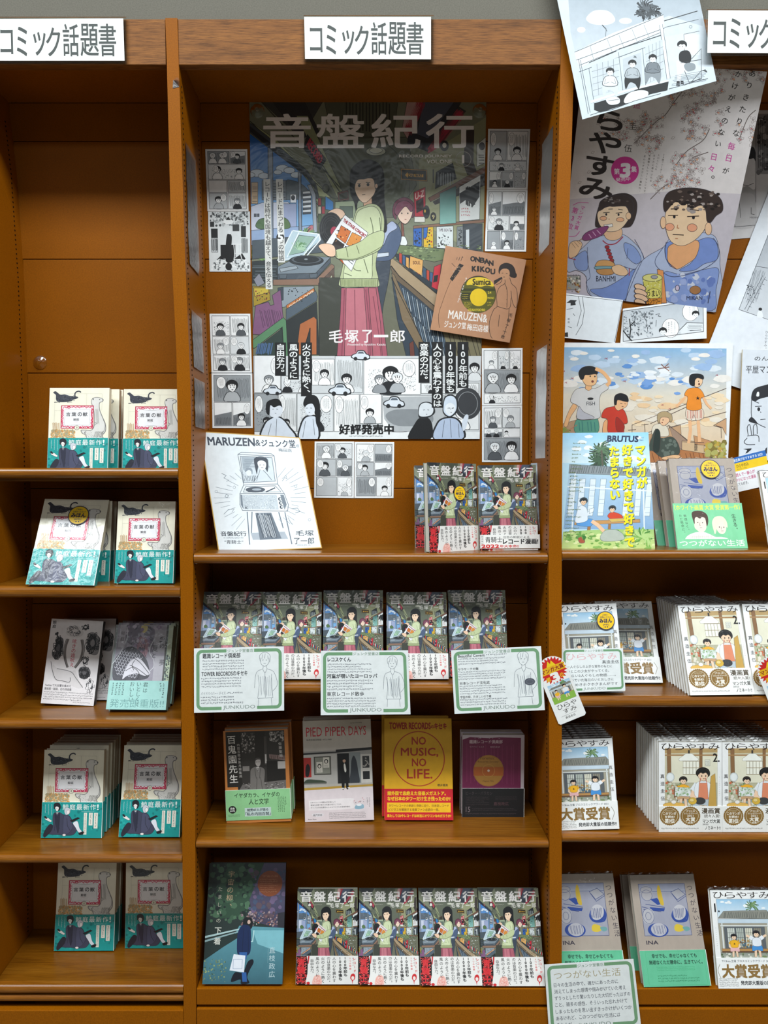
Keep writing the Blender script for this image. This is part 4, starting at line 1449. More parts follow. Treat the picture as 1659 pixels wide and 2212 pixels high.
def still_cover():
    """taupe jacket with a blue still life; crop8 frame: (690..1170, 190..) -> 0..480"""
    A = Art(41)
    A.rect('a89a8e', 0, 0, 480, 790)
    A.rect('9a9aa8', 55, 68, 400, 440)
    A.rect('8f92a8', 55, 68, 400, 130, grad='a4a6b4')
    A.frame('34406c', 2.4, 55, 68, 400, 440)
    A.line('3a4a80', 2.5, [(55, 126), (400, 124)])
    A.poly('2c4690', [(130, 180), (180, 170), (220, 210), (180, 222)])
    A.ell('a8a4a8', 108, 132, 44, 54)
    A.ring('3c4878', 108, 110, 44, 24, 2.4)
    A.ring('3c4878', 108, 150, 40, 40, 2.4)
    A.blob('c8a838', [(192, 100), (204, 76), (214, 96), (220, 140), (226, 220), (200, 214), (188, 150)])
    A.poly('a8a6ac', [(290, 130), (350, 106), (396, 150), (330, 186)])
    A.line('3c4878', 3, [(290, 130), (350, 106), (396, 150), (330, 186)], close=True)
    A.line('3c4878', 3, [(296, 142), (334, 200), (400, 160)])
    A.lines('3c4878', 3.5, [[(60, 232), (180, 262)], [(90, 214), (230, 240)], [(70, 250), (200, 270)]])
    A.poly('2c4690', [(120, 236), (230, 246), (220, 268), (110, 258)])
    A.ell('b0aeb4', 100, 300, 44, 58, .3)
    A.ring('3c4878', 100, 300, 42, 54, 2.6)
    A.ring('3c4878', 100, 300, 22, 28, 2.6)
    A.blob('2c4690', [(270, 300), (300, 250), (372, 240), (398, 290), (380, 340), (330, 350), (290, 340)])
    A.blob('b8b6bc', [(284, 290), (300, 240), (340, 222), (378, 246), (374, 300), (336, 330), (300, 326)])
    A.hatch('3c4878', 2.4, 296, 244, 370, 320, 9, dx=-16)
    A.ell('2c4690', 158, 400, 76, 50)
    A.ell('b4b2ba', 164, 396, 58, 46)
    A.hatch('3c4878', 2, 116, 364, 210, 430, 9, dx=6)
    A.blob('d0b43a', [(280, 380), (300, 360), (340, 372), (350, 400), (320, 414), (284, 408)])
    A.blob('6a9a9a', [(340, 384), (380, 380), (392, 400), (360, 412)])
    A.vtext('つつがない生活', 432, 74, 462, 452, 46, '3c3640')
    A.text('INA', 60, 474, 146, 500, '3a3440', .03)
    return A, [(0, 0), (480, 0), (480, 790), (0, 790)]


def still_band():
    A = Art(42)
    A.rect('62b890', 0, 0, 480, 250)
    A.text('幸せでも、幸せじゃなくても', 84, 24, 410, 54, '1f4034', .025)
    A.text('無理なくただ懸命に、生きていく。', 60, 68, 446, 98, '1f4034', .025)
    A.greek(110, 112, 410, 144, 3, '3a9a68')
    A.greek(110, 168, 440, 222, 3, '2c7a54')
    A.frame('42ac72', 1.2, 40, 10, 462, 240)
    return A, [(0, 0), (480, 0), (480, 250), (0, 250)]


def portrait_band():
    """green band with two drawn heads; crop3 frame (930..1508, 1290..1645)"""
    A = Art(43)
    A.rect('7fd09c', 0, 0, 540, 350)
    A.text('（ホワイト画賞 大賞 受賞第一作）', 10, 12, 520, 54, 'e8ec4c', .015)
    A.vtext('生きる。', 462, 84, 470, 220, 34, '2a2c28', .01)
    A.vtext('無理なく、', 84, 84, 100, 220, 24, '2a3028')
    A.vtext('ただ懸命に。', 50, 84, 66, 240, 24, '2a3028')
    A.blob('f4f2ec', [(60, 286), (90, 250), (150, 226), (210, 222), (260, 240), (300, 260), (350, 262), (400, 276), (430, 300), (60, 300)])
    A.blob('f6e2d0', [(150, 180), (160, 100), (200, 84), (240, 100), (244, 170), (230, 210), (196, 226), (164, 206)])
    A.blob('4a3428', [(146, 140), (140, 80), (168, 60), (220, 62), (258, 90), (262, 140), (246, 180), (240, 120), (216, 110), (200, 120), (176, 108), (160, 120), (154, 160)])
    A.blob('f6e2d0', [(316, 180), (330, 130), (370, 120), (392, 150), (390, 210), (362, 240), (330, 226)])
    A.blob('f0eccc', [(296, 220), (290, 150), (318, 108), (372, 104), (402, 140), (404, 190), (386, 170), (380, 140), (354, 150), (334, 176), (322, 160), (316, 210), (302, 240)])
    for x, y in ((180, 150), (216, 152), (342, 186), (376, 188)):
        A.ell('3a2c28', x, y, 4, 5, n=8)
    A.lines('3a2c28', 2, [[(190, 190), (208, 190)], [(352, 216), (370, 216)], [(196, 150), (192, 172), (200, 174)], [(358, 184), (354, 204)]])
    A.hatch('c8c4b4', 1.6, 100, 240, 290, 290, 12)
    A.hatch('c8c4b4', 1.6, 100, 250, 290, 290, 4, vert=False)
    A.rect('7fd09c', 0, 276, 540, 350)
    A.text('つつがない生活', 22, 284, 520, 332, 'f4f6f0', .012)
    return A, [(0, 0), (540, 0), (540, 350), (0, 350)]


def ink_beasts():
    """white book: ring of brushed ink animals, red title. crop frame 450 x 730"""
    A = Art(51)
    A.rect('e9e3e4', 0, 0, 450, 730)
    R = A.R = random.Random(9)

    def scrib(cx, cy, rx, ry, n, col='26262a', w=4):
        ls = []
        for _ in range(n):
            a = R.uniform(0, 6.28)
            r = R.uniform(.3, 1)
            x, y = cx + rx * r * math.cos(a), cy + ry * r * math.sin(a)
            ls.append([(x, y), (x + rx * .4 * math.cos(a + 1.4), y + ry * .4 * math.sin(a + 1.4)), (x + rx * .5 * math.cos(a + 2.4), y + ry * .5 * math.sin(a + 2.4))])
        A.lines(col, w, ls, smooth=True)
    A.blob('d8d2d2', [(150, 80), (200, 50), (260, 66), (290, 110), (260, 150), (180, 150), (140, 120)])
    scrib(215, 95, 70, 45, 26, '4a484c', 3)
    A.blob('5c5a5e', [(60, 210), (80, 160), (120, 170), (130, 230), (120, 300), (90, 350), (50, 330), (40, 290), (70, 280)])
    scrib(90, 250, 45, 95, 50, '1f1f22', 4)
    A.blob('8a8688', [(325, 120), (370, 100), (420, 130), (440, 210), (430, 290), (370, 290), (330, 230), (340, 170)])
    scrib(380, 195, 56, 95, 70, '222226', 4)
    scrib(300, 60, 30, 28, 20, '2a2a2e', 5)
    scrib(330, 350, 30, 45, 26, '2a2a2e', 4)
    A.blob('6c696c', [(290, 420), (330, 400), (380, 420), (390, 470), (350, 510), (300, 490)])
    scrib(338, 455, 50, 50, 46, '222226', 4)
    scrib(400, 560, 36, 60, 26, '4a4a4e', 3)
    A.blob('dcd6d6', [(60, 400), (110, 430), (210, 450), (260, 440), (300, 520), (340, 570), (300, 590), (220, 560), (130, 540), (70, 500)])
    A.lines('3a3a3e', 3.5, [[(40, 370), (60, 440), (100, 520), (150, 530)], [(100, 430), (220, 450), (270, 500), (340, 580)], [(150, 530), (220, 540), (222, 500)]], smooth=True)
    A.lines('77706e', 16, [[(165, 170), (150, 250), (160, 340), (190, 415)], [(280, 170), (300, 250), (290, 340), (250, 415)]], smooth=True)
    A.lines('222226', 4, [[(150, 170), (136, 250), (150, 340), (186, 420)], [(294, 170), (316, 250), (304, 340), (258, 420)]], smooth=True)
    scrib(60, 160, 20, 50, 12, '26262a', 6)
    A.blob('e9e3e4', [(180, 200), (222, 150), (266, 200), (270, 300), (222, 410), (176, 300)])
    A.vtext('呟きの遠吠え', 222, 168, 222, 410, 40, 'c23a52', .01)
    A.vtext('鯨庭', 30, 12, 30, 84, 32, '26262a', .02)
    A.text('Twitterで大反響を集めた', 14, 562, 240, 584, '4a4648', .015)
    A.text('漫画家・鯨庭、初の詩画集', 14, 592, 246, 614, '4a4648', .015)
    A.greek(14, 622, 440, 700, 4, '6a6668', fill=1)
    A.greek(270, 700, 436, 716, 1, '6a6668')
    return A, [(0, 0), (450, 0), (450, 730), (0, 730)]


def dragon_book():
    A = Art(52)
    A.rect('8fb8b4', 0, 0, 510, 722)
    A.rect('8c9090', 0, 0, 18, 722)
    A.rect('9a94a0', 20, 0, 460, 482)
    A.blob('77707e', [(60, 20), (200, 0), (330, 30), (400, 120), (360, 240), (220, 200), (100, 140)])
    A.blob('a07a86', [(220, 110), (300, 140), (300, 260), (260, 300), (210, 240)])
    A.blob('c8b878', [(230, 6), (290, 20), (260, 70), (228, 50)])
    A.specks(['8c7a94', '5c5866', 'b0a4b4'], 60, 10, 400, 220, 60, 6, 22)
    A.blob('4c4a52', [(20, 320), (70, 240), (140, 190), (220, 220), (300, 300), (340, 420), (300, 470), (120, 480), (30, 470)])
    sc = []
    for i in range(9):
        for j in range(9):
            x, y = 40 + i * 25 + (j % 2) * 12, 220 + j * 24 + i * 5
            if (x - 150) ** 2 / 130 ** 2 + (y - 340) ** 2 / 130 ** 2 < 1:
                sc.append([(x - 10, y), (x, y + 13), (x + 10, y), (x + 10, y - 6)])
    A.lines('c4c2cc', 3.5, sc, smooth=True)
    A.blob('d4d0d8', [(180, 300), (250, 300), (330, 390), (345, 420), (300, 440), (230, 420), (150, 440), (110, 470), (130, 380)])
    A.lines('1f1f24', 4, [[(190, 290), (250, 330), (335, 420)], [(160, 350), (230, 380), (320, 440)], [(130, 400), (190, 370), (250, 420), (240, 470)], [(200, 310), (180, 350), (200, 390)]], smooth=True)
    A.lines('d0d0d4', 5, [[(100, 20), (110, 120), (60, 260), (10, 340)], [(450, 70), (380, 90), (330, 170), (320, 240), (360, 300), (370, 360), (340, 400)]], smooth=True)
    A.lines('2a2a30', 3, [[(230, 160), (260, 220), (240, 280)], [(280, 150), (270, 230), (300, 290)]], smooth=True)
    A.rect('a8a4ac', 350, 46, 450, 242)
    A.rect('b4b0b8', 370, 270, 462, 482)
    A.rect('b4aeb8', 40, 0, 96, 200)
    A.rect('50504e', 452, 0, 468, 482)
    A.rect('b8c4a8', 470, 0, 510, 482)
    A.specks(['26282c', '5a6a68'], 470, 260, 506, 478, 60, 3, 9)
    A.text('千の', 398, 100, 452, 200, '26262c')
    A.vtext('千の', 424, 96, 424, 210, 50, '26262c')
    A.text('夏', 336, 180, 392, 232, '26262c')
    A.text('と', 346, 246, 378, 286, '26262c')
    A.text('夢', 414, 300, 462, 352, '26262c')
    A.vtext('鯨庭', 70, 50, 70, 150, 38, '50484e')
    A.rect('9fcfc8', 0, 482, 510, 722)
    A.vtext('君は', 316, 490, 316, 586, 44, '2c4a4a')
    A.vtext('いとしくて', 258, 490, 262, 700, 44, '2c4a4a')
    A.vtext('おいしい', 200, 490, 204, 660, 44, '2c4a4a')
    A.greek(24, 500, 140, 630, 4, '3a5a5a', True)
    A.greek(430, 500, 490, 640, 2, '3a5a5a', True)
    A.text('発売即重版!!', 26, 636, 488, 706, '6d9a98', -.004)
    return A, [(0, 0), (510, 0), (510, 722), (0, 722)]


def garden_book():
    A = Art(61)
    A.rect('c27a3c', 0, 0, 560, 820)
    A.rect('23211f', 20, 10, 528, 530)
    A.rect('33302e', 150, 10, 528, 530)
    A.specks(['b0aaa6', '8c8682', '5c5754'], 160, 20, 320, 200, 120, 3, 12)
    A.specks(['b8b2ae', '7a7572'], 400, 20, 520, 110, 70, 4, 12)
    A.rect('2a2624', 270, 10, 360, 330)
    A.poly('4a4542', [(350, 60), (372, 60), (372, 310), (350, 310)])
    A.rect('c8c2be', 354, 218, 368, 298)
    A.poly('8a7470', [(390, 220), (528, 236), (528, 280), (394, 256)])
    A.hatch('5c4a46', 4, 396, 226, 526, 270, 12, dx=6)
    A.rect('1d1b1a', 366, 280, 528, 500)
    A.rect('b8b2ae', 462, 284, 528, 350)
    A.poly('6c6764', [(150, 480), (528, 450), (528, 530), (120, 530)])
    A.specks(['a09a96', '4a4644'], 130, 470, 520, 526, 70, 4, 14, .5)
    A.rect('8a8480', 158, 318, 216, 362)
    A.blob('77726e', [(218, 520), (222, 400), (228, 350), (260, 328), (300, 326), (340, 344), (348, 380), (340, 460), (340, 530), (224, 530)])
    A.lines('3c3937', 3, [[(262, 340), (272, 430)], [(312, 340), (300, 430)], [(280, 420), (270, 530)], [(310, 420), (322, 530)]])
    A.poly('dcd6d2', [(276, 328), (300, 326), (296, 372), (284, 350)])
    A.poly('3a3634', [(286, 334), (294, 334), (294, 366), (288, 366)])
    A.blob('b4aca8', [(270, 276), (284, 256), (308, 258), (316, 284), (306, 318), (286, 322), (272, 304)])
    A.blob('4c4846', [(266, 276), (276, 250), (306, 248), (318, 268), (310, 264), (290, 262), (274, 270)])
    A.lines('26242a', 2.4, [[(272, 284), (288, 284)], [(294, 284), (310, 284)]])
    A.vtext('百鬼園先生', 68, 36, 78, 470, 78, 'e4e0da', .012)
    A.vtext('内田百閒全集月報集成', 126, 112, 138, 420, 26, 'c8c2bc')
    A.vtext('佐藤聖編', 488, 112, 494, 250, 30, 'd4ccc6')
    A.rect('c27a3c', 20, 500, 110, 530)
    return A, [(0, 0), (560, 0), (560, 820), (0, 820)]


def garden_band():
    A = Art(62)
    A.rect('93cf94', 0, 0, 560, 268)
    A.text('イヤダカラ、イヤダの', 76, 26, 470, 68, '1f3324', .012)
    A.text('人と文学', 200, 80, 372, 132, '1f3324', .01)
    A.greek(448, 70, 528, 220, 5, '2a4a30', True)
    A.rect('c8dcd8', 162, 160, 390, 236)
    A.text('総勢87人が語る', 184, 166, 366, 192, '1f2a3a', .02)
    A.text('「私の内田百閒」', 168, 200, 384, 230, '1f2a3a', .02)
    A.ell('14181a', 56, 172, 34, 34)
    A.text('没後', 36, 152, 76, 170, 'dfe6de', .03)
    A.text('50年', 34, 174, 78, 192, 'dfe6de', .03)
    A.greek(18, 214, 130, 238, 2, '2a4a30')
    return A, [(0, 0), (560, 0), (560, 268), (0, 268)]


def piper_book():
    A = Art(63)
    A.rect('cfc6b8', 0, 0, 600, 885, grad='d6cfcf')
    A.rect('ddd0d2', 0, 600, 600, 885)
    x = 26
    for word, x0, x1 in (('PIED', 28, 168), ('PIPER', 198, 380), ('DAYS', 402, 556)):
        A.text(word, x0, 60, x1, 140, 'c8283c', -.012)
        A.specks(['26242a'], x0, 80, x1, 130, 8, 2, 4)
    A.greek(420, 24, 560, 38, 1, '4a4644')
    A.text('私的音楽回想録 1972-1989', 30, 162, 250, 178, '3a3634', .01)
    A.rect('a8a4a0', 0, 270, 600, 570)
    A.poly('2a2a2c', [(0, 285), (285, 280), (285, 262), (600, 250), (600, 272), (300, 290), (0, 300)])
    A.rect('c8c4be', 0, 300, 290, 560, grad='b0aca6')
    A.rect('b0342f', 0, 326, 66, 498)
    A.blob('1f1c20', [(14, 480), (20, 400), (40, 380), (56, 420), (40, 490)])
    A.rect('4c4a44', 90, 318, 240, 480)
    A.rect('8f8f84', 100, 326, 232, 470)
    for a, b in ((112, 366), (172, 326)):
        A.rect('ded8cc', a, b, a + 52, b + 92)
        A.ell('2a2a2c', a + 26, b + 36, 17, 20)
        A.ell('e8e2d6', a + 26, b + 38, 10, 13)
        A.greek(a + 6, b + 66, a + 46, b + 86, 3, '5a5650')
    A.blob('3f4a3c', [(0, 540), (30, 516), (100, 520), (170, 530), (190, 550), (0, 556)])
    A.rect('77756f', 0, 548, 196, 580)
    A.rect('1f2022', 296, 296, 400, 560)
    A.rect('8a9090', 404, 290, 500, 560)
    A.blob('3a3e44', [(402, 560), (412, 440), (420, 360), (440, 320), (462, 360), (474, 440), (484, 560)])
    A.rect('cfcac2', 500, 310, 596, 560)
    A.rect('3a3a3c', 516, 326, 576, 430)
    A.rect('26282a', 516, 460, 576, 530)
    A.specks(['a8a49c'], 520, 330, 572, 426, 14, 3, 10)
    A.rect('b7b1a8', 0, 560, 600, 596)
    A.poly('b8923a', [(0, 590), (600, 574), (600, 590), (0, 612)])
    A.blob('17181b', [(310, 420), (330, 380), (370, 376), (394, 400), (392, 470), (384, 500), (388, 600), (368, 604), (358, 520), (350, 604), (330, 604), (326, 480)])
    A.blob('e8e4dc', [(352, 392), (364, 392), (372, 450), (360, 462), (352, 430)])
    A.ell('c8a088', 356, 362, 13, 17)
    A.blob('17181b', [(340, 356), (346, 338), (368, 338), (372, 358), (358, 350)])
    A.ell('e4e0d8', 336, 604, 12, 6)
    A.ell('e4e0d8', 390, 600, 12, 6)
    A.blob('eae2e2', [(40, 712), (60, 700), (400, 690), (420, 720), (410, 780), (60, 786), (42, 770)])
    for i, t in enumerate(('日本のロックの貴重な証言者にして', '豊富な知識で数々の名盤を紹介してきた', 'ポップスの水先案内人によるマジカルな音楽体験記')):
        A.text(t, 52, 712 + i * 22, (270, 320, 396)[i], 725 + i * 22, '4a4648', .008)
    A.blob('e2dde0', [(60, 820), (100, 812), (160, 818), (150, 840), (90, 842)])
    A.text('長門芳郎', 72, 820, 150, 838, '3a3638', .01)
    A.greek(210, 808, 560, 866, 4, '5a5658')
    A.blob('8fb0c0', [(440, 760), (470, 742), (510, 748), (514, 778), (480, 788), (440, 784)])
    A.ell('e8e8ea', 474, 750, 24, 10)
    A.specks(['c86a6a', '3a3a3c'], 430, 690, 520, 740, 10, 3, 5)
    A.greek(540, 690, 574, 790, 2, '6a6668', True)
    A.text('Rittor Music', 28, 858, 100, 868, '4a4648', .02)
    return A, [(0, 0), (600, 0), (600, 885), (0, 885)]


def yellow_book():
    A = Art(64)
    A.rect('e0a818', 0, 0, 570, 850)
    A.text('TOWER RECORDS', 44, 36, 392, 90, 'a82a1c', .045)
    A.text('の', 396, 58, 420, 84, 'a82a1c', .04)
    A.text('キセキ', 424, 40, 526, 90, 'a82a1c', .05)
    A.ring('b0321c', 290, 340, 218, 232, 8, 64)
    for t, x0, y0, x1, y1 in (('NO', 232, 158, 350, 222), ('MUSIC,', 140, 250, 452, 326), ('NO', 232, 340, 350, 404), ('LIFE.', 190, 430, 400, 506)):
        A.text(t, x0, y0, x1, y1, 'b0321c', .022)
    A.text('櫻井雅英', 442, 552, 530, 572, '33281c', .02)
    A.rect('c81a28', 0, 592, 570, 850)
    A.text('諸外国で息絶えた音楽メガストア。', 26, 612, 510, 646, 'f0c020', .045)
    A.text('なぜ日本のタワーだけ生き残ったのか?', 26, 656, 548, 690, 'f0c020', .045)
    A.rect('eeb81e', 22, 706, 550, 786)
    A.text('タワーレコードの軌跡と奇跡に迫り、日本型レコード', 36, 720, 534, 742, '6a3a18', .01)
    A.text('ビジネスを解剖する音楽ファン必読の一冊。', 36, 752, 454, 776, '6a3a18', .01)
    A.text('果たしてCDやレコードは本当にオワコンなのだろうか?', 22, 802, 552, 826, 'f0c020', .04)
    return A, [(0, 0), (570, 0), (570, 850), (0, 850)]


def plum_book():
    A = Art(65)
    A.rect('c8bcc4', 0, 0, 505, 690)
    A.poly('74244e', [(0, 40), (60, 18), (200, 26), (300, 20), (476, 24), (480, 690), (0, 690)])
    A.hatch('82305a', 6, 20, 60, 470, 430, 14, dx=3)
    A.specks(['c0b0bc'], 100, 18, 300, 30, 8, 4, 10, .4)
    A.text('鑑識レコード倶楽部', 56, 42, 326, 72, 'd4bcc4', .02)
    A.text('マグナス・ミルズ', 58, 92, 176, 106, 'c4a8b4')
    A.text('柴田元幸 訳', 226, 92, 306, 108, 'c4a8b4')
    A.ell('b0803c', 214, 300, 124, 132, n=48)
    A.poly('b4622e', [(92, 268), (336, 268), (336, 342), (92, 342)])
    A.ring('c89850', 214, 300, 52, 54, 3)
    A.ring('8c6030', 214, 300, 120, 128, 1.6)
    A.ell('ded0c4', 214, 300, 10, 10)
    A.text('Forensic', 146, 182, 262, 206, '5c3a24', -.005)
    A.text('Records Society', 128, 216, 296, 236, '5c3a24', -.005)
    A.text('Magnus Mills', 168, 382, 258, 396, '5c3a24')
    return A, [(0, 0), (505, 0), (505, 690), (0, 690)]


def plum_band():
    A = Art(66)
    A.rect('1c2024', 0, 0, 505, 250)
    A.text('ピーター・バラカン', 30, 26, 246, 56, '4c4448')
    A.greek(30, 68, 240, 150, 5, '443c40')
    A.text('直枝政広', 258, 118, 380, 148, '5c4248', .01)
    A.greek(270, 66, 470, 104, 3, '40383c')
    A.text('15', 30, 160, 66, 206, '74686c', .01)
    A.greek(80, 168, 490, 196, 2, '4a4448')
    A.greek(30, 214, 480, 228, 1, '584c50')
    return A, [(0, 0), (505, 0), (505, 250), (0, 250)]


def road_book():
    A = Art(67)
    A.rect('26322f', 0, 0, 700, 1060)
    A.poly('2f4a38', [(180, 0), (520, 0), (430, 300), (300, 480), (120, 500), (60, 300)])
    A.specks(['3c5a44', '1c2826', '4a6a50'], 20, 0, 430, 520, 140, 6, 34)
    A.poly('56506a', [(500, 0), (700, 0), (700, 600), (420, 520), (380, 330)], grad='3c3a50')
    A.specks(['6a5a78', '44506a', '5a4a54'], 380, 60, 690, 480, 90, 6, 34)
    A.ell('8a4a2c', 560, 186, 112, 116, n=40)
    A.text('宇宙の柳', 490, 110, 630, 130, 'b87a58')
    A.greek(470, 140, 650, 270, 7, 'b47a58')
    A.specks(['7a5a5a', 'a08a8c', '4a3c44'], 300, 440, 690, 560, 120, 4, 16)
    A.specks(['d8d0c8', 'c86a3c'], 400, 500, 600, 560, 12, 3, 7)
    A.poly('2c2c34', [(640, 450), (700, 440), (700, 580), (640, 570)])
    A.poly('5a94a0', [(300, 560), (700, 580), (700, 1060), (0, 1060), (0, 860), (230, 700)], grad='38626e')
    A.poly('7ab4be', [(420, 600), (700, 600), (700, 800), (470, 720)])
    A.poly('a8c4c4', [(0, 650), (320, 580), (320, 592), (0, 668)])
    A.poly('8aa6a8', [(0, 686), (320, 600), (320, 610), (0, 704)])
    A.poly('22302e', [(0, 720), (310, 615), (300, 660), (0, 850)])
    A.specks(['6a7a58', '3c5a50', '8a9a6a'], 0, 850, 200, 1040, 90, 3, 10)
    A.poly('b8d8d8', [(428, 600), (436, 600), (428, 700), (388, 704), (388, 696), (420, 694)])
    A.blob('14181c', [(330, 560), (340, 500), (370, 486), (410, 500), (418, 560), (400, 590), (350, 590)])
    A.ell('c8a89a', 384, 528, 14, 18)
    A.blob('14264e', [(290, 620), (320, 560), (360, 552), (400, 580), (410, 700), (406, 790), (370, 820), (300, 810), (286, 720)])
    A.lines('0e1a38', 3, [[(340, 580), (336, 800)], [(380, 600), (390, 780)]])
    A.poly('2c5a9a', [(310, 790), (380, 790), (376, 850), (320, 850)])
    A.blob('101420', [(390, 870), (430, 850), (440, 880), (410, 940), (390, 1000), (410, 1050), (340, 1058), (330, 1020), (250, 1040), (280, 960), (350, 960)])
    A.poly('2c5a9a', [(340, 960), (380, 960), (390, 1040), (350, 1040)])
    A.poly('dfe2ea', [(262, 806), (366, 818), (360, 960), (232, 944)])
    A.frame('8a9ab4', 3, 262, 850, 340, 930)
    A.vtext('直枝政広', 600, 738, 606, 1010, 58, 'b8ccd0')
    A.vtext('宇宙の柳、', 208, 66, 196, 420, 62, 'c0a684')
    A.vtext('たましいの', 112, 200, 110, 550, 44, 'b8b4a4')
    A.vtext('下着', 112, 556, 110, 740, 66, 'dcdcd0', .01)
    A.greek(560, 740, 572, 1000, 1, '8cb0b4', True)
    return A, [(0, 0), (700, 0), (700, 1060), (0, 1060)]


# ------------------------------------------------------------------ hand-lettered cards with a green rounded frame: 750 x 530
def pop_card(kind):
    A = Art(70 + kind)
    A.rect('eef2f2', 0, 0, 750, 530)
    G_ = '78a47c'

    def rr(x0, y0, x1, y1, r):
        p = []
        for cx, cy, a0 in ((x1 - r, y0 + r, -90), (x1 - r, y1 - r, 0), (x0 + r, y1 - r, 90), (x0 + r, y0 + r, 180)):
            for k in range(6):
                a = math.radians(a0 + k * 18)
                p.append((cx + r * math.cos(a), cy + r * math.sin(a)))
        return p
    A.line(G_, 22, rr(32, 26, 718, 498, 36), close=True)
    A.rect('eef2f2', 270, 8, 500, 44)
    A.text('ジュンク堂書店', 276, 14, 494, 40, '6c8e74', .01)
    A.rect('eef2f2', 228, 474, 524, 520)
    A.text('JUNKUDO', 240, 476, 508, 514, '7c8c84', -.008)
    I = '2a2c34'

    def figure(x, y, s, n):
        A.lines('5a6270', 2.2, [[(x - 40 * s, y + 30 * s), (x - 46 * s, y - 20 * s), (x, y - 50 * s), (x + 46 * s, y - 20 * s), (x + 42 * s, y + 40 * s)],
                                [(x - 36 * s, y), (x - 34 * s, y + 50 * s), (x, y + 74 * s), (x + 34 * s, y + 46 * s), (x + 36 * s, y)],
                                [(x - 20 * s, y - 30 * s), (x - 26 * s, y + 10 * s)], [(x + 4 * s, y - 36 * s), (x - 4 * s, y + 6 * s)], [(x + 26 * s, y - 20 * s), (x + 28 * s, y + 14 * s)],
                                [(x - 16 * s, y + 70 * s), (x - 20 * s, y + 96 * s), (x - 76 * s, y + 130 * s), (x - 92 * s, y + 260 * s)],
                                [(x + 16 * s, y + 66 * s), (x + 20 * s, y + 96 * s), (x + 78 * s, y + 124 * s), (x + 110 * s, y + 230 * s), (x + 70 * s, y + 290 * s)],
                                [(x - 20 * s, y + 96 * s), (x, y + 130 * s), (x + 20 * s, y + 96 * s)],
                                [(x - 60 * s, y + 150 * s), (x - 50 * s, y + 240 * s), (x - 64 * s, y + 350 * s)],
                                [(x + 60 * s, y + 140 * s), (x + 56 * s, y + 240 * s), (x + 70 * s, y + 350 * s)],
                                [(x, y + 130 * s), (x + 4 * s, y + 345 * s)], [(x - 64 * s, y + 350 * s), (x + 70 * s, y + 350 * s)],
                                [(x - 54 * s, y + 350 * s), (x - 60 * s, y + 420 * s)], [(x + 56 * s, y + 350 * s), (x + 62 * s, y + 420 * s)],
                                [(x - 12 * s, y + 48 * s), (x + 8 * s, y + 48 * s)]], smooth=True)
        A.specks(['4a5260'], x - 22 * s, y + 16 * s, x - 12 * s, y + 26 * s, 3, 2, 3.5)
        A.specks(['4a5260'], x + 10 * s, y + 16 * s, x + 20 * s, y + 26 * s, 3, 2, 3.5)
        A.hatch('7a828e', 1.6, x - 50 * s, y + 150 * s, x + 60 * s, y + 340 * s, n, dx=10, jit=.4)
    A.R = random.Random(70 + kind)
    if kind == 1:
        A.text('鑑識レコード倶楽部', 72, 44, 386, 86, I, .02)
        A.greek(72, 96, 460, 186, 4, '5a5e6a')
        A.text('TOWER RECORDSのキセキ', 62, 192, 444, 232, I, .02)
        A.greek(62, 240, 430, 330, 4, '5a5e6a')
        A.text('パイドパイパー・デイズ', 58, 360, 262, 386, '5a5e6a', -.005)
        A.greek(272, 362, 430, 384, 1, '5a5e6a')
        A.greek(56, 394, 440, 466, 3, '4a4e5a')
        figure(590, 90, .95, 10)
    elif kind == 2:
        A.text('レコスケくん', 58, 56, 256, 92, I, .03)
        A.greek(58, 104, 470, 188, 4, '5a5e6a')
        A.text('河童が覗いたヨーロッパ', 52, 194, 478, 230, I, .03)
        A.greek(52, 240, 480, 334, 4, '5a5e6a')
        A.text('東京レコード散歩', 52, 342, 362, 378, I, .015)
        A.greek(52, 386, 500, 472, 4, '5a5e6a')
        figure(610, 90, .9, 12)
    elif kind == 3:
        A.text('Beautiful Covers', 56, 40, 278, 64, I, .015)
        A.greek(290, 40, 490, 62, 1, '5a5e6a')
        A.greek(56, 68, 486, 130, 3, '5a5e6a')
        A.text('サラサーテの盤', 50, 152, 220, 172, I, .02)
        A.greek(50, 176, 490, 256, 4, '5a5e6a')
        A.text('日本レコード文化史', 60, 268, 308, 292, I, .02)
        A.greek(56, 296, 480, 378, 4, '5a5e6a')
        A.text('宇宙の柳、たましいの下着', 56, 384, 314, 406, I, .015)
        A.greek(54, 408, 480, 472, 3, '5a5e6a')
        figure(596, 80, .95, 12)
        A.ell('5a5e68', 640, 290, 44, 30)
        A.ring('8a8e98', 640, 290, 28, 18, 2)
    elif kind == 4:
        for i, ch in enumerate('ひらやすみ'):
            A.text(ch, 50 + i * 126, 62, 160 + i * 126, 140, 'e8b8bc', -.01)
        A.text('真造圭伍', 480, 150, 690, 190, '2a2c34', .01)
        for i, t in enumerate(('一人ぐらしの上手な青年のもとに', 'いとこの少女がやってくる。', '平らい2人ぐらしの物語……。', '続いていた毎日のいとおしさに', 'ときめきホクホクまんがです')):
            A.text(t, 56, 204 + i * 54, (600, 560, 640, 610, 660)[i], 240 + i * 54, '2a2c34', .006)
    else:
        A.text('つつがない生活', 72, 62, 630, 126, 'b4a888', -.012)
        for i, t in enumerate(('日々の生活の中で、確かにあったのに', '消えてしまった感情や掴みかけていた考え', 'ずうっとしたり驚いたりした大切だったはずの', 'こと、雑多の感性、そういった忘れかけて', 'しまったものを思い出すきっかけがいくつか', 'あるけれど、このつつがない生活には', 'それらが')):
            A.text(t, 66, 152 + i * 52, (600, 660, 690, 660, 690, 590, 190)[i], 186 + i * 52, '34384a', .004)
    return A, [(0, 0), (750, 0), (750, 530), (0, 530)]


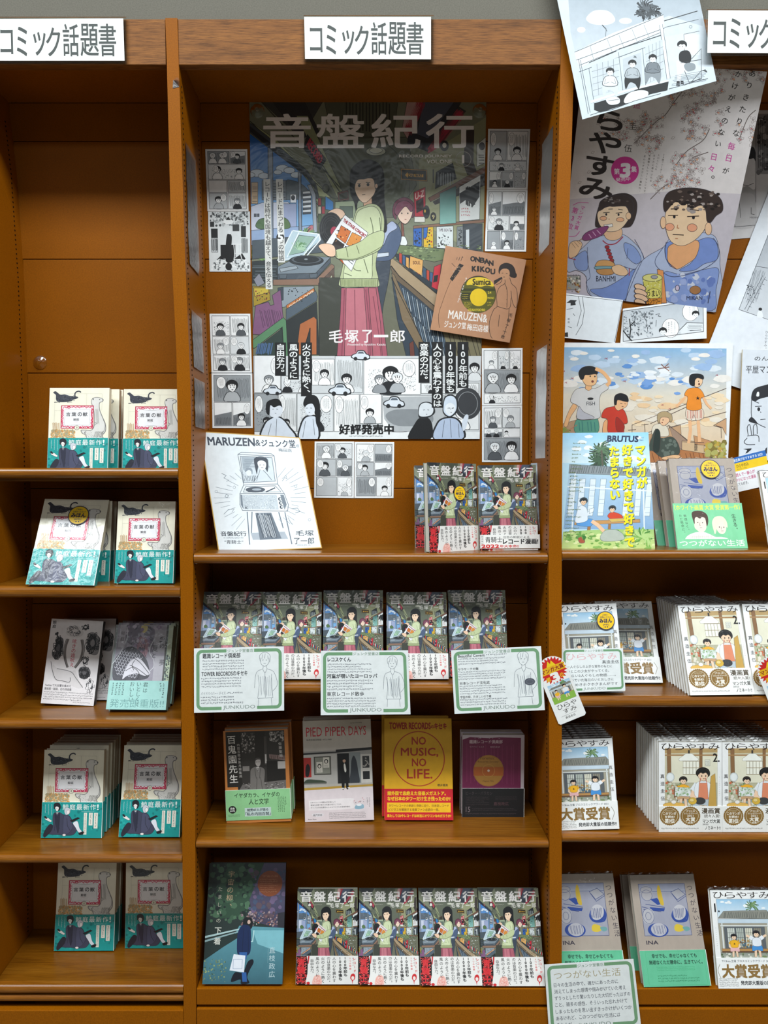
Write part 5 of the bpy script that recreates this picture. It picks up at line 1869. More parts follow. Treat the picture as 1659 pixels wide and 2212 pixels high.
def sign_art():
    A = Art(1)
    A.rect('f4f6f1', 0, 0, 279, 94)
    for i, ch in enumerate('コミック話題書'):
        x0 = (12, 48, 84, 112, 148, 186, 226)[i]
        w = (27, 22, 26, 30, 34, 38, 36)[i]
        y0, y1 = (14 + 11, 68 + 11) if ch == 'コ' else ((30, 82) if ch == 'ッ' else ((20, 84) if ch in 'ミク' else (12, 84)))
        A.text(ch, x0, y0 if ch != 'ミ' else 18, x0 + w, y1, '3c4240', .014)
    return A, [(0, 0), (279, 0), (279, 94), (0, 94)]


def board_art():
    """autograph board: hand-drawn record player; photo pixels via crop (400, 660, 3.95)"""
    A = Art(80)
    A.t(400, 660, 3.95)
    A.poly('e9f0f4', [(120, 1068), (980, 1130), (1168, 2070), (285, 2110)])
    n = '3a4250'
    A.line('cfa654', 9, [(123, 1071), (977, 1133), (1165, 2067), (288, 2107)], close=True)
    A.qtext('MARUZEN', [(186, 1118), (590, 1134), (596, 1200), (196, 1188)], n, .03)
    A.qtext('&', [(600, 1146), (640, 1148), (644, 1198), (602, 1196)], n, .01)
    A.qtext('ジュンク堂', [(648, 1144), (935, 1152), (944, 1216), (656, 1202)], n, .025)
    A.qtext('様', [(944, 1186), (972, 1188), (974, 1216), (946, 1214)], '5a6270')
    A.qtext('梅田店', [(796, 1220), (908, 1226), (912, 1254), (800, 1248)], '4a5260', .01)
    A.t(400, 660, 3.95)
    # lid with two generic sketched faces
    A.poly('d4dde4', [(470, 1286), (742, 1300), (770, 1500), (500, 1512)])
    A.poly('aab6c0', [(480, 1292), (600, 1296), (520, 1420), (496, 1400)])
    A.hatch('8a96a2', 3, 490, 1310, 730, 1390, 9, vert=False)
    A.blob('39414e', [(588, 1330), (600, 1298), (650, 1288), (700, 1308), (712, 1360), (704, 1420), (690, 1400), (640, 1330), (620, 1400), (612, 1440)])
    A.blob('edf1f4', [(618, 1340), (650, 1322), (688, 1340), (690, 1380), (668, 1406), (636, 1392)])
    A.lines('39414e', 3, [[(636, 1362), (648, 1360)], [(666, 1360), (678, 1362)], [(648, 1384), (668, 1384)], [(640, 1400), (630, 1440), (590, 1500)], [(668, 1408), (700, 1440), (740, 1490)]])
    A.blob('8f9aa6', [(512, 1420), (520, 1390), (550, 1384), (574, 1400), (574, 1440), (560, 1424), (530, 1420)])
    A.blob('e6ecf0', [(520, 1420), (546, 1404), (566, 1420), (560, 1450), (534, 1452)])
    A.hatch('4a5462', 3, 520, 1450, 620, 1504, 10, dx=-12, jit=.4)
    A.lines('6a7480', 4, [[(450, 1270), (762, 1286)], [(450, 1270), (500, 1530)], [(762, 1286), (790, 1524)], [(450, 1270), (480, 1252), (735, 1266), (762, 1286)], [(470, 1286), (500, 1512), (770, 1500), (742, 1300), (470, 1286)]])
    # deck, speaker body, legs
    A.lines('5a6472', 4, [[(500, 1532), (790, 1524), (846, 1604), (468, 1604), (500, 1532)], [(468, 1604), (846, 1604), (882, 1700), (876, 1756), (490, 1748), (468, 1700), (468, 1604)], [(516, 1546), (770, 1540), (818, 1590), (498, 1592), (516, 1546)]])
    A.ell('4a525e', 600, 1572, 84, 24)
    A.ell('aab4be', 612, 1570, 40, 10)
    A.line('39414e', 8, [(690, 1592), (770, 1556)])
    A.poly('c4cdd4', [(486, 1616), (782, 1616), (800, 1742), (504, 1738)])
    A.specks(['aab4bc', 'dfe6ea'], 492, 1620, 786, 1736, 220, 3, 6)
    A.poly('77828e', [(812, 1616), (842, 1616), (868, 1700), (850, 1744)])
    A.poly('77828e', [(472, 1612), (486, 1616), (500, 1740), (476, 1700)])
    for y in (1652, 1686, 1720):
        A.ell('39414e', 810 + (y - 1652) * .2, y, 15, 15)
        A.ell('dfe6ea', 814 + (y - 1652) * .2, y, 8, 9)
    A.text('K', 514, 1716, 536, 1736, '39414e', .02)
    A.lines('6a7684', 7, [[(530, 1760), (552, 2040)], [(572, 1760), (566, 1950)], [(852, 1764), (912, 2036)], [(800, 1764), (838, 1900)]])
    A.poly('b0bac4', [(560, 1940), (850, 1930), (880, 1990), (580, 2000)])
    A.poly('6f7a86', [(600, 1770), (736, 1768), (824, 1988), (640, 2000)])
    A.hatch('39414e', 4, 606, 1772, 730, 1992, 16, dx=60, jit=.1)
    A.hatch('e0e6ec', 3, 616, 1772, 724, 1988, 9, dx=58, jit=.2)
    rays = []
    R = random.Random(3)
    for i in range(44):
        a = i / 44 * 6.283
        if abs(math.cos(a)) < .45:
            continue
        r0, r1 = R.uniform(230, 290), R.uniform(320, 420)
        rays.append([(655 + r0 * math.cos(a), 1640 + r0 * math.sin(a) * .8), (655 + r1 * math.cos(a), 1640 + r1 * math.sin(a) * .8)])
    A.lines('8e98a4', 2.2, rays)
    A.lines('77828e', 3, [[(310, 1430), (350, 1450), (330, 1470), (372, 1490), (352, 1500)], [(830, 1500), (850, 1470), (870, 1480), (860, 1450)], [(330, 1780), (370, 1740), (420, 1735), (400, 1760)], [(910, 1735), (960, 1730), (980, 1760), (940, 1770)], [(350, 1610), (370, 1620), (360, 1640), (340, 1630), (350, 1610)], [(880, 1810), (900, 1850), (920, 1870)]])
    for x, y in ((264, 1585), (1062, 1830), (420, 1550), (945, 1545)):
        A.ring('8e98a4', x, y, 12, 12, 2.4)
    A.qtext('音盤紀行', [(300, 1926), (520, 1926), (526, 1968), (306, 1968)], '333b48', .02)
    A.text('IS SERIALIZED IN', 330, 1974, 496, 1988, '6a7480')
    A.text('"青騎士"', 336, 2002, 496, 2034, '333b48', .01)
    A.text('毛塚', 944, 1920, 1096, 1966, '333b48', .008)
    A.text('了一郎', 930, 1980, 1100, 2036, '333b48', .008)
    A.text('2022.05.16', 958, 2036, 1070, 2050, '8a94a0')
    return A


def sleeve_art():
    """brown paper sleeve with a yellow label showing; crop (780, 190, 3.88)"""
    A = Art(81)
    A.t(780, 190, 3.88)
    A.poly('bb8a68', [(710, 1322), (1385, 1440), (1245, 2135), (580, 2025)])
    n = '2a2422'
    for ch, x, y, r in (('O', 918, 1412, 0), ('N', 958, 1418, 0), ('B', 998, 1424, 0), ('A', 1034, 1434, 0), ('N', 1072, 1448, 0)):
        A.text(ch, x, y, x + 36, y + 40, n, .06)
    for ch, x, y in (('K', 930, 1494), ('I', 974, 1494), ('K', 1000, 1498), ('O', 1042, 1506), ('U', 1086, 1518)):
        A.text(ch, x, y, x + (36 if ch != 'I' else 14), y + 42, n, .06)
    A.ell('3c3420', 982, 1730, 150, 156, n=48)
    A.ell('5c5a1c', 982, 1734, 145, 150, n=48)
    A.poly('3a3c16', [(846, 1680), (1118, 1680), (1126, 1700), (840, 1700)])
    A.rect('34361a', 842, 1716, 920, 1780)
    A.greek(850, 1724, 910, 1774, 3, 'c8b038')
    A.greek(1060, 1790, 1110, 1830, 2, 'c8b038')
    A.greek(862, 1792, 940, 1846, 3, 'c8b038')
    A.lines('2a2c12', 2, [[(838, 1700), (1128, 1700)], [(846, 1780), (1120, 1780)]])
    A.text('24', 1062, 1706, 1092, 1724, 'e0c83c', .02)
    A.text('MONO', 1062, 1752, 1114, 1770, 'e0c83c', .01)
    A.text('KEZUKA RYOICHIRO', 896, 1850, 1040, 1870, 'e0c83c', .02)
    A.blob('e6c634', [(884, 1650), (900, 1610), (940, 1592), (1000, 1586), (1060, 1600), (1100, 1630), (1110, 1664), (1050, 1656), (1000, 1666), (930, 1650)])
    A.text('Sumica', 936, 1600, 1086, 1650, '3c3614', .04)
    A.ell('e8c41c', 985, 1755, 72, 74, n=36)
    A.line('5c3c28', 3, [(655, 2010), (650, 1900), (680, 1800), (720, 1690), (760, 1600)], smooth=True)
    A.poly('2c2624', [(744, 1600), (826, 1470), (860, 1486), (766, 1620)])
    A.specks(['b89a80'], 760, 1500, 846, 1600, 16, 3, 6)
    A.lines('33282a', 3, [[(800, 1440), (806, 1420)], [(818, 1446), (828, 1416)], [(836, 1450), (850, 1410)], [(844, 1424), (856, 1418)], [(760, 1470), (790, 1500)]])
    # sketched figure
    A.blob('2a2220', [(1152, 1540), (1164, 1490), (1210, 1466), (1262, 1480), (1290, 1520), (1296, 1570), (1270, 1590), (1240, 1570), (1230, 1520), (1190, 1520), (1166, 1560)])
    A.blob('c0906c', [(1164, 1540), (1190, 1516), (1234, 1522), (1246, 1560), (1224, 1600), (1190, 1604), (1168, 1580)])
    A.ell('2a2220', 1284, 1570, 22, 24)
    A.lines('2a2220', 3.2, [[(1178, 1552), (1192, 1552)], [(1214, 1554), (1228, 1556)], [(1190, 1584), (1206, 1584)],
                            [(1206, 1606), (1204, 1640), (1160, 1670), (1134, 1740), (1140, 1830), (1110, 1860), (1076, 1960), (1080, 2060), (1100, 2100)],
                            [(1246, 1590), (1262, 1640), (1300, 1680), (1310, 1760), (1300, 1840), (1270, 1800), (1256, 1700)],
                            [(1140, 1830), (1240, 1850), (1256, 1760)], [(1240, 1850), (1230, 1960), (1190, 2090)], [(1204, 1640), (1224, 1700), (1222, 1840)], [(1160, 1900), (1150, 2000)],
                            [(1124, 1640), (1180, 1590), (1170, 1630), (1130, 1650)]], smooth=True)
    A.poly('332a28', [(1112, 1616), (1180, 1582), (1184, 1596), (1116, 1650)])
    A.specks(['2a2220'], 1216, 1640, 1224, 1830, 7, 2.5, 4)
    A.vtext('2022.05.16', 810, 1800, 884, 1588, 26, 'ece4dc', .01)
    A.qtext('MARUZEN&', [(738, 1862), (1060, 1900), (1054, 1966), (728, 1930)], 'eee6df', .015)
    A.qtext('ジュンク堂', [(702, 1946), (880, 1966), (876, 2020), (696, 2006)], 'eee6df', .015)
    A.qtext('梅田店様', [(892, 1974), (1070, 1990), (1064, 2050), (886, 2030)], 'eee6df', .015)
    A.vtext('毛塚了一郎', 1262, 1880, 1180, 2110, 34, '2a2220', .01)
    return A


def porch_art():
    """grey wash drawing of a porch; crop (1190, 0, 3.537)"""
    A = Art(90)
    A.t(1190, 0, 3.537)
    A.poly('cdd7df', [(0, -500), (1300, -500), (1300, 700), (0, 950)])
    A.poly('98a4ae', [(120, -200), (1150, -200), (1160, 200), (900, 120), (190, 420), (150, 250)], grad='c8d1d9')
    A.blob('e4ebf0', [(270, 150), (290, 110), (340, 80), (420, 80), (470, 110), (490, 160), (430, 190), (320, 185)])
    A.ell('e4ebf0', 232, 228, 32, 22)
    A.ell('d8e0e6', 570, 160, 50, 24)
    A.tuft(['1c1f22', '33383c', '596066'], 730, 70, 100, 60, 7, -1.57, 5.8)
    A.tuft(['1c1f22', '454b50'], 690, 110, 60, 30, 6, -1.57, 5.8)
    A.tuft(['1c1f22', '454b50'], 790, 100, 70, 30, 6, -1.2, 5.0)
    A.poly('dfe6eb', [(190, 450), (180, 400), (480, 250), (860, 110), (868, 250), (500, 380), (220, 520)])
    A.lines('4a5056', 3.5, [[(180, 400), (860, 112)], [(195, 460), (868, 215)], [(215, 550), (890, 300)], [(218, 500), (860, 240)]])
    A.lines('8a9298', 2.5, [[(300, 350), (330, 470)], [(430, 300), (470, 400)], [(520, 270), (560, 370)], [(620, 225), (665, 335)], [(710, 190), (760, 310)]])
    A.lines('1f2224', 5, [[(290, 480), (500, 390)], [(520, 375), (840, 270)], [(865, 160), (1120, 84)]])
    A.line('4a5056', 3, [(868, 210), (1128, 148)])
    A.poly('d2dae0', [(870, 280), (1140, 235), (1180, 560), (910, 590)])
    A.rect('dfe6ea', 1012, 262, 1136, 420)
    A.lines('4a5056', 3, [[(1015, 262), (1135, 238)], [(1015, 262), (1022, 440)]])
    A.ring('6a7278', 1068, 205, 12, 12, 3)
    A.poly('e6edf2', [(830, 190), (852, 184), (910, 600), (886, 606)])
    A.lines('5a6268', 3, [[(830, 190), (886, 606)], [(852, 184), (912, 600)]])
    # lattice doors
    for a, b, c, d in ((310, 500, 520, 740), (720, 360, 860, 640)):
        A.poly('c8d0d6', [(a, b), (c - 6, b - 60), (c, d - 60), (a + 16, d)])
        for j in range(1, 5):
            u = j / 5
            A.line('777f86', 2.2, [(a + (c - a) * u, b - 60 * u), (a + 16 + (c - a - 16) * u, d - 60 * u)])
            A.line('777f86', 2.2, [(a + 16 * u, b + (d - b) * u), (c, b - 60 + (d - b) * u)])
    A.poly('c0c8ce', [(550, 450), (690, 400), (700, 640), (560, 690)])
    A.lines('5a6268', 3, [[(516, 400), (550, 690)], [(700, 370), (725, 660)], [(290, 520), (330, 790)], [(225, 460), (300, 860)], [(210, 450), (285, 870)]])
    # veranda and dark underneath
    A.poly('15181a', [(330, 790), (560, 720), (720, 660), (900, 620), (890, 690), (760, 720), (560, 800), (380, 860), (330, 840)])
    A.poly('e6edf1', [(300, 770), (560, 690), (900, 610), (902, 622), (560, 706), (304, 790)])
    A.blob('e8edf0', [(560, 760), (600, 710), (680, 690), (740, 700), (730, 740), (640, 770), (570, 790)])
    A.blob('dfe5e9', [(420, 760), (470, 740), (520, 750), (520, 790), (450, 800)])
    A.lines('3c4246', 3, [[(440, 770), (520, 760)], [(300, 880), (360, 860), (460, 840), (640, 770), (840, 715)], [(900, 680), (1200, 600)]])
    # four generic seated figures
    def sitter(x, y, s, hair, top, low):
        A.blob(low, [(x - 60 * s, y + 120 * s), (x - 40 * s, y + 84 * s), (x + 40 * s, y + 80 * s), (x + 64 * s, y + 110 * s), (x + 50 * s, y + 190 * s), (x + 20 * s, y + 150 * s), (x - 20 * s, y + 140 * s), (x - 50 * s, y + 190 * s)])
        A.blob('3c4246', [(x - 54 * s, y + 104 * s), (x - 44 * s, y + 40 * s), (x, y + 24 * s), (x + 44 * s, y + 40 * s), (x + 54 * s, y + 104 * s)])
        A.blob(top, [(x - 50 * s, y + 100 * s), (x - 40 * s, y + 42 * s), (x, y + 28 * s), (x + 40 * s, y + 42 * s), (x + 50 * s, y + 100 * s)])
        A.lines('3c4246', 2.4, [[(x - 34 * s, y + 50 * s), (x - 44 * s, y + 90 * s), (x - 6 * s, y + 76 * s)], [(x + 34 * s, y + 50 * s), (x + 44 * s, y + 90 * s), (x + 8 * s, y + 76 * s)]])
        gface(A, x, y, 27 * s, hair, 'eef2f4', -.1, 2)
    sitter(452, 552, 1.0, '24272a', 'e4eaee', 'd0d7dc')
    sitter(622, 492, 1.0, '17191b', 'aeb6bc', '1b1d1f')
    sitter(778, 450, 1.0, '1b1d20', '777f86', '8a9298')
    A.blob('15171a', [(978, 420), (1000, 390), (1050, 388), (1072, 430), (1060, 480), (990, 478)])
    A.blob('e4eaee', [(960, 470), (1010, 480), (1070, 500), (1060, 540), (1000, 560), (990, 620), (966, 640), (964, 560)])
    A.blob('8a9298', [(1016, 500), (1050, 480), (1098, 490), (1100, 530), (1040, 545)])
    A.poly('15171a', [(962, 620), (985, 620), (984, 656), (956, 656)])
    A.poly('15171a', [(990, 618), (1012, 618), (1016, 646), (992, 644)])
    gface(A, 1002, 352, 32, '17191b', 'eef2f4', -.25, 2)
    A.lines('30353a', 3.5, [[(1075, 450), (1148, 372), (1150, 600), (1020, 650)], [(1020, 540), (1060, 640), (1150, 540)], [(1040, 640), (1140, 600)], [(990, 480), (1150, 455)]])
    A.poly('1f2224', [(1180, 530), (1196, 552), (1150, 540)])
    A.hatch('8a9298', 2, 920, 570, 1200, 660, 7, vert=False, dx=-40)
    A.tuft(['5a6268'], 640, 440, 20, 8, 3)
    A.line('5a6268', 3, [(418, 280), (422, 220), (390, 190), (430, 240)])
    return A


def flat_poster_art():
    """large leaning-title poster with two painted figures; crop frames (1190,0,3.537) and (1190,400,3.537)"""
    A = Art(91)
    A.t()
    A.poly('e4dcdb', [(1150, 90), (1680, 90), (1680, 720), (1150, 720)])
    A.poly('cfc6cc', [(1160, 436), (1250, 428), (1450, 412), (1600, 418), (1600, 700), (1160, 700)], grad='cdc8d8')
    A.t(1190, 0, 3.537)
    R = A.R = random.Random(17)
    # blossom sprays
    A.lines('6a5c58', 5, [[(1000, 700), (940, 780), (870, 880), (800, 930), (640, 1090)], [(1210, 980), (1160, 1070), (1040, 1150), (960, 1250)], [(1560, 840), (1500, 900), (1440, 1050)], [(900, 1400), (840, 1440), (760, 1520)], [(1200, 1160), (1080, 1200)]], smooth=True)
    for cx, cy, rx, ry, n in ((560, 960, 190, 100, 26), (760, 980, 90, 110, 22), (1180, 860, 130, 180, 40), (1050, 1270, 130, 150, 36), (1320, 560, 180, 60, 22), (740, 1100, 90, 60, 14), (960, 740, 70, 60, 12), (1100, 1000, 90, 60, 14), (1480, 1000, 60, 90, 10), (920, 1400, 150, 60, 20), (1560, 560, 60, 60, 8), (1040, 880, 60, 60, 10)):
        fl, cen = [], []
        for _ in range(n):
            x, y, r = cx + rx * R.uniform(-1, 1), cy + ry * R.uniform(-1, 1), R.uniform(13, 24)
            a0 = R.uniform(0, 6)
            for k in range(4):
                a = a0 + k * 1.3
                fl.append([(x, y), (x + r * math.cos(a - .4), y + r * math.sin(a - .4)), (x + 1.4 * r * math.cos(a), y + 1.4 * r * math.sin(a)), (x + r * math.cos(a + .4), y + r * math.sin(a + .4)), (x, y)])
            cen.append((x, y))
        A.lines('8a7a78', 1.8, fl)
        for x, y in cen[::2]:
            A.ell('c8505c', x, y, R.uniform(3, 8), R.uniform(3, 6), n=6)
        for x, y in cen[1::3]:
            A.ell('e0a888', x + 6, y + 4, R.uniform(4, 12), R.uniform(4, 9), n=7)
    for x, y in ((930, 1050), (1300, 650), (320, 1160), (220, 1390), (1350, 1180), (290, 1310)):
        A.lines('a08e8a', 2.2, [[(x - 12, y + 8), (x, y - 10), (x + 16, y - 6), (x + 4, y + 10), (x - 12, y + 8)]])
    # big title written down the left edge: brush strokes
    B = '2a201f'
    A.vtext('らやすみ', 470, 830, 330, 1520, 270, B, .022, 1.05)
    A.vtext('圭', 630, 920, 622, 1000, 64, '3a3432')
    A.vtext('伍', 596, 1090, 588, 1170, 64, '3a3432')
    A.vtext('造', 660, 770, 655, 830, 60, 'c8508c')
    A.ell('cf3490', 567, 1298, 106, 106, n=36)
    A.qtext('3', [(540, 1250), (606, 1246), (600, 1346), (532, 1348)], 'f2e8ee', .06)
    A.text('第', 484, 1284, 526, 1328, 'f2e8ee', .02)
    A.text('集', 614, 1266, 656, 1312, 'f2e8ee', .02)
    A.qtext('発売中', [(496, 1356), (606, 1346), (608, 1376), (498, 1386)], 'f2e8ee', .01)
    for i in range(5):
        A.vtext(('24歳フリーター、', 'ヒロトくんの', '生き方に癒やされる', '平屋暮らしヒューマンドラマ、', '変わらずやさしい最新刊。')[i], 864 - i * 36, 1170 + i * 2, (834, 800, 762, 712, 674)[i], (1340, 1300, 1390, 1490, 1470)[i], 17, '5a504e')
    A.vtext('ありきたりな', 1546, 516, 1400, 1060, 56, '1f1a1b', .01)
    A.vtext('毎日', 1386, 1070, 1346, 1250, 60, 'c8489c', .012)
    A.vtext('が', 1340, 1262, 1326, 1340, 52, '1f1a1b', .01)
    A.vtext('かけがえのない', 1440, 524, 1262, 1140, 54, '1f1a1b', .01)
    A.vtext('日々', 1252, 1150, 1216, 1330, 58, 'c8489c', .012)
    A.ring('1f1a1b', 1236, 1350, 12, 12, 5)
    # painted figures, plain faces
    A.ol = ('3c3640', .75, 3, 300)
    A.t(1190, 400, 3.537)
    A.ring('cf5090', 215, 262, 0.1, 0.1, .1)
    A.vtext('マンガ大賞', 250, 150, 192, 340, 36, 'c8509c', .015)
    A.vtext('第3位', 196, 160, 140, 340, 48, 'c8509c', .02)
    A.lines('c8509c', 4, [[(170, 150), (220, 128), (290, 132)], [(140, 390), (190, 385), (220, 350)]], smooth=True)
    A.rect('a8a8a4', 122, 690, 226, 800)
    A.specks(['d0a050', '5a6a5a', 'e8e4d8', '8a5a3c'], 124, 700, 224, 818, 50, 4, 12)
    A.text('ひらやすみ', 126, 680, 222, 696, '3a3432')
    A.text('3.', 212, 704, 228, 722, '3a3432')
    # left figure
    A.blob('b4c0dc', [(120, 560), (180, 530), (250, 470), (330, 400), (420, 380), (540, 370), (620, 420), (690, 500), (720, 600), (700, 700), (620, 760), (560, 900), (300, 840), (270, 700), (200, 650), (130, 660)])
    A.blob('8ea4d8', [(180, 560), (270, 500), (280, 640), (200, 640)])
    A.blob('7f98d6', [(300, 800), (420, 780), (560, 700), (640, 640), (620, 740), (560, 880), (400, 860)])
    A.blob('8ea4d8', [(560, 440), (640, 470), (690, 560), (650, 600), (580, 540)])
    A.blob('ecc09a', [(410, 330), (530, 320), (540, 390), (480, 420), (420, 400)])
    A.lines('a83c50', 7, [[(396, 420), (440, 450), (500, 440), (552, 390)]], smooth=True)
    A.blob('3a2e2c', [(340, 300), (360, 180), (400, 110), (480, 70), (580, 60), (650, 110), (656, 200), (620, 300), (560, 320), (380, 320)])
    A.blob('f2d4b2', [(362, 200), (440, 160), (560, 150), (600, 220), (580, 280), (520, 340), (440, 352), (390, 320), (362, 270)])
    A.blob('3a2e2c', [(370, 190), (380, 120), (460, 80), (570, 76), (630, 130), (620, 220), (580, 160), (470, 160), (430, 150), (410, 170)])
    A.specks(['8a8280', '5a4c48'], 400, 90, 620, 140, 14, 6, 18, .5)
    A.ell('f0b48c', 402, 250, 26, 16)
    A.ell('f0b48c', 530, 260, 30, 16)
    A.ell('f0c8a0', 594, 232, 20, 28)
    A.ell(K, 424, 220, 6, 9, n=10)
    A.ell(K, 518, 222, 6, 9, n=10)
    A.lines(K, 4, [[(400, 208), (450, 204)], [(496, 210), (546, 206)], [(440, 180), (474, 178)], [(515, 180), (550, 186)]])
    A.ell('c08060', 446, 256, 6, 4, n=8)
    A.poly('f6f2ee', [(404, 300), (470, 292), (474, 312), (420, 324)])
    A.blob('8a4478', [(240, 400), (270, 360), (340, 330), (430, 308), (436, 330), (390, 380), (320, 410), (260, 420)])
    A.lines('d8a8cc', 5, [[(290, 370), (310, 400)], [(320, 352), (345, 385)], [(352, 340), (380, 370)]])
    A.line('a08060', 5, [(240, 405), (180, 450)])
    A.blob('f0c8a0', [(140, 460), (170, 426), (220, 424), (240, 450), (220, 500), (190, 540), (140, 550)])
    A.lines('8a6a58', 2.6, [[(160, 440), (190, 480)], [(180, 430), (212, 470)], [(200, 424), (230, 450)]])
    A.lines('a83c50', 6, [[(134, 552), (190, 568)]])
    for i in range(5):
        A.ell('a8303a', 430 + i * 9, 470 + i * 26, 18, 14, n=10)
    A.line('7a5a40', 4, [(470, 560), (494, 620)])
    A.blob('d8a468', [(345, 600), (370, 574), (430, 570), (478, 590), (480, 618), (350, 618)])
    A.blob('7fa8b0', [(346, 618), (480, 618), (484, 640), (350, 642)])
    A.blob('c89258', [(352, 644), (480, 640), (470, 680), (380, 682)])
    A.text('BANHMI', 346, 692, 494, 734, '34384c', .01)
    A.blob('f0c8a0', [(470, 620), (520, 606), (570, 630), (590, 670), (560, 690), (500, 680), (470, 650)])
    A.lines('a83c50', 6, [[(600, 630), (598, 690)]])
    A.lines('4c5478', 3, [[(280, 470), (282, 580), (300, 700), (270, 740), (300, 830)], [(640, 410), (690, 500), (720, 590)], [(590, 480), (580, 560)], [(560, 620), (640, 640), (700, 600)]], smooth=True)
    # right figure
    A.blob('b8c4e2', [(570, 900), (600, 760), (660, 620), (740, 540), (860, 470), (920, 400), (1100, 360), (1240, 380), (1280, 470), (1290, 600), (1260, 970), (560, 930)])
    A.blob('7f98d8', [(870, 470), (900, 430), (960, 440), (930, 620), (880, 560)])
    A.blob('7f98d8', [(1060, 470), (1180, 400), (1260, 430), (1270, 560), (1170, 600), (1090, 650), (980, 650), (1080, 580)])
    A.blob('8fa6e0', [(870, 660), (1000, 680), (1180, 640), (1280, 640), (1260, 800), (1230, 960), (900, 890), (860, 780)])
    A.specks(['d8def0', '7088cc', 'a8b8e8'], 880, 680, 1250, 900, 36, 8, 34)
    A.blob('f0b07c', [(920, 450), (1120, 420), (1110, 540), (1040, 600), (960, 640), (900, 590), (890, 520)])
    A.blob('f4d2ac', [(870, 250), (900, 160), (1000, 110), (1140, 120), (1200, 200), (1190, 300), (1120, 400), (1010, 460), (920, 430), (880, 340)])
    A.blob('3a2c28', [(872, 200), (860, 120), (900, 50), (1000, 20), (1120, 20), (1230, 50), (1300, 110), (1310, 190), (1260, 230), (1220, 280), (1190, 270), (1180, 190), (1140, 150), (1050, 190), (1040, 130), (1000, 150), (960, 120), (920, 150)])
    A.specks(['77655c', 'a89c98', '211816'], 890, 40, 1280, 200, 60, 8, 26, .6)
    A.ell('f4c8a0', 858, 282, 22, 46)
    A.ell('f4c8a0', 1202, 330, 26, 48)
    A.ell('f0a884', 908, 316, 34, 28)
    A.ell('f0a884', 1078, 322, 38, 30)
    A.ell(K, 942, 238, 9, 12, n=12)
    A.ell(K, 1088, 244, 10, 12, n=12)
    A.lines('3a2c28', 5, [[(895, 228), (970, 226)], [(1040, 236), (1130, 232)], [(915, 178), (970, 176)], [(1060, 180), (1130, 190)], [(930, 372), (1014, 378)]])
    A.lines('c07850', 4, [[(968, 300), (964, 322), (980, 326)], [(950, 404), (970, 404)]])
    A.lines('4c5478', 3, [[(860, 470), (800, 560), (810, 620), (900, 690), (1000, 690), (1160, 640), (1270, 560), (1280, 470), (1240, 400)], [(700, 570), (640, 700), (560, 900)], [(880, 430), (880, 560), (960, 640)]], smooth=True)
    A.poly('f0a060', [(812, 640), (858, 650), (884, 900), (840, 900)])
    A.poly('dcd468', [(700, 700), (850, 700), (846, 910), (730, 910)])
    A.ell('e6e08c', 776, 705, 76, 30)
    A.ring('8a8850', 776, 705, 76, 30, 4)
    A.ell('a4a4b0', 790, 700, 26, 14)
    A.specks(['b8b040', 'f2eeb0'], 704, 730, 846, 800, 24, 4, 8)
    A.ell('eee478', 786, 830, 56, 40)
    A.text('うまい', 736, 802, 830, 850, '2a2620', .02)
    A.poly('e09030', [(728, 868), (848, 860), (846, 910), (730, 912)])
    A.text('レモンサワー', 716, 868, 836, 906, '2a2620', .02)
    for i, (y, w) in enumerate(((780, 92), (820, 104), (858, 110), (895, 90))):
        A.ell('8a5c44', 640 + w * .45, y, w * .5 + 2, 25, .35, 16)
        A.ell('f4ccaa', 640 + w * .45, y, w * .5, 23, .35, 16)
    A.ell('b07c50', 1102, 800, 42, 32)
    A.text('MIKAN', 1036, 846, 1156, 874, '3c4468', .01)
    A.ell('d8c8e0', 966, 784, 16, 22)
    A.ring('4c5478', 966, 784, 16, 22, 3)
    A.line('4c5478', 6, [(1200, 900), (1216, 810)])
    return A


def strip_face_art():
    A = Art(92)
    A.t(1190, 400, 3.537)
    A.poly('e8ecf0', [(80, 800), (600, 800), (600, 1250), (80, 1250)])
    A.poly('dfe5ea', [(106, 838), (546, 886), (486, 1200), (100, 1160)])
    A.lines('3a3e44', 3, [[(106, 838), (546, 886), (486, 1200)], [(240, 850), (255, 960), (240, 1060), (190, 1146)], [(210, 850), (232, 960), (200, 1080)]], smooth=False)
    A.poly('1c1d20', [(118, 900), (150, 876), (200, 880), (186, 892), (190, 916), (150, 920), (150, 900)])
    A.lines('3a3e44', 3, [[(120, 950), (170, 940)], [(170, 980), (184, 1000)], [(130, 1080), (160, 1090)]])
    A.vtext('最高', 136, 1010, 136, 1060, 18, '1c1d20')
    A.poly('1c1d20', [(104, 1128), (130, 1124), (132, 1160), (104, 1158)])
    return A


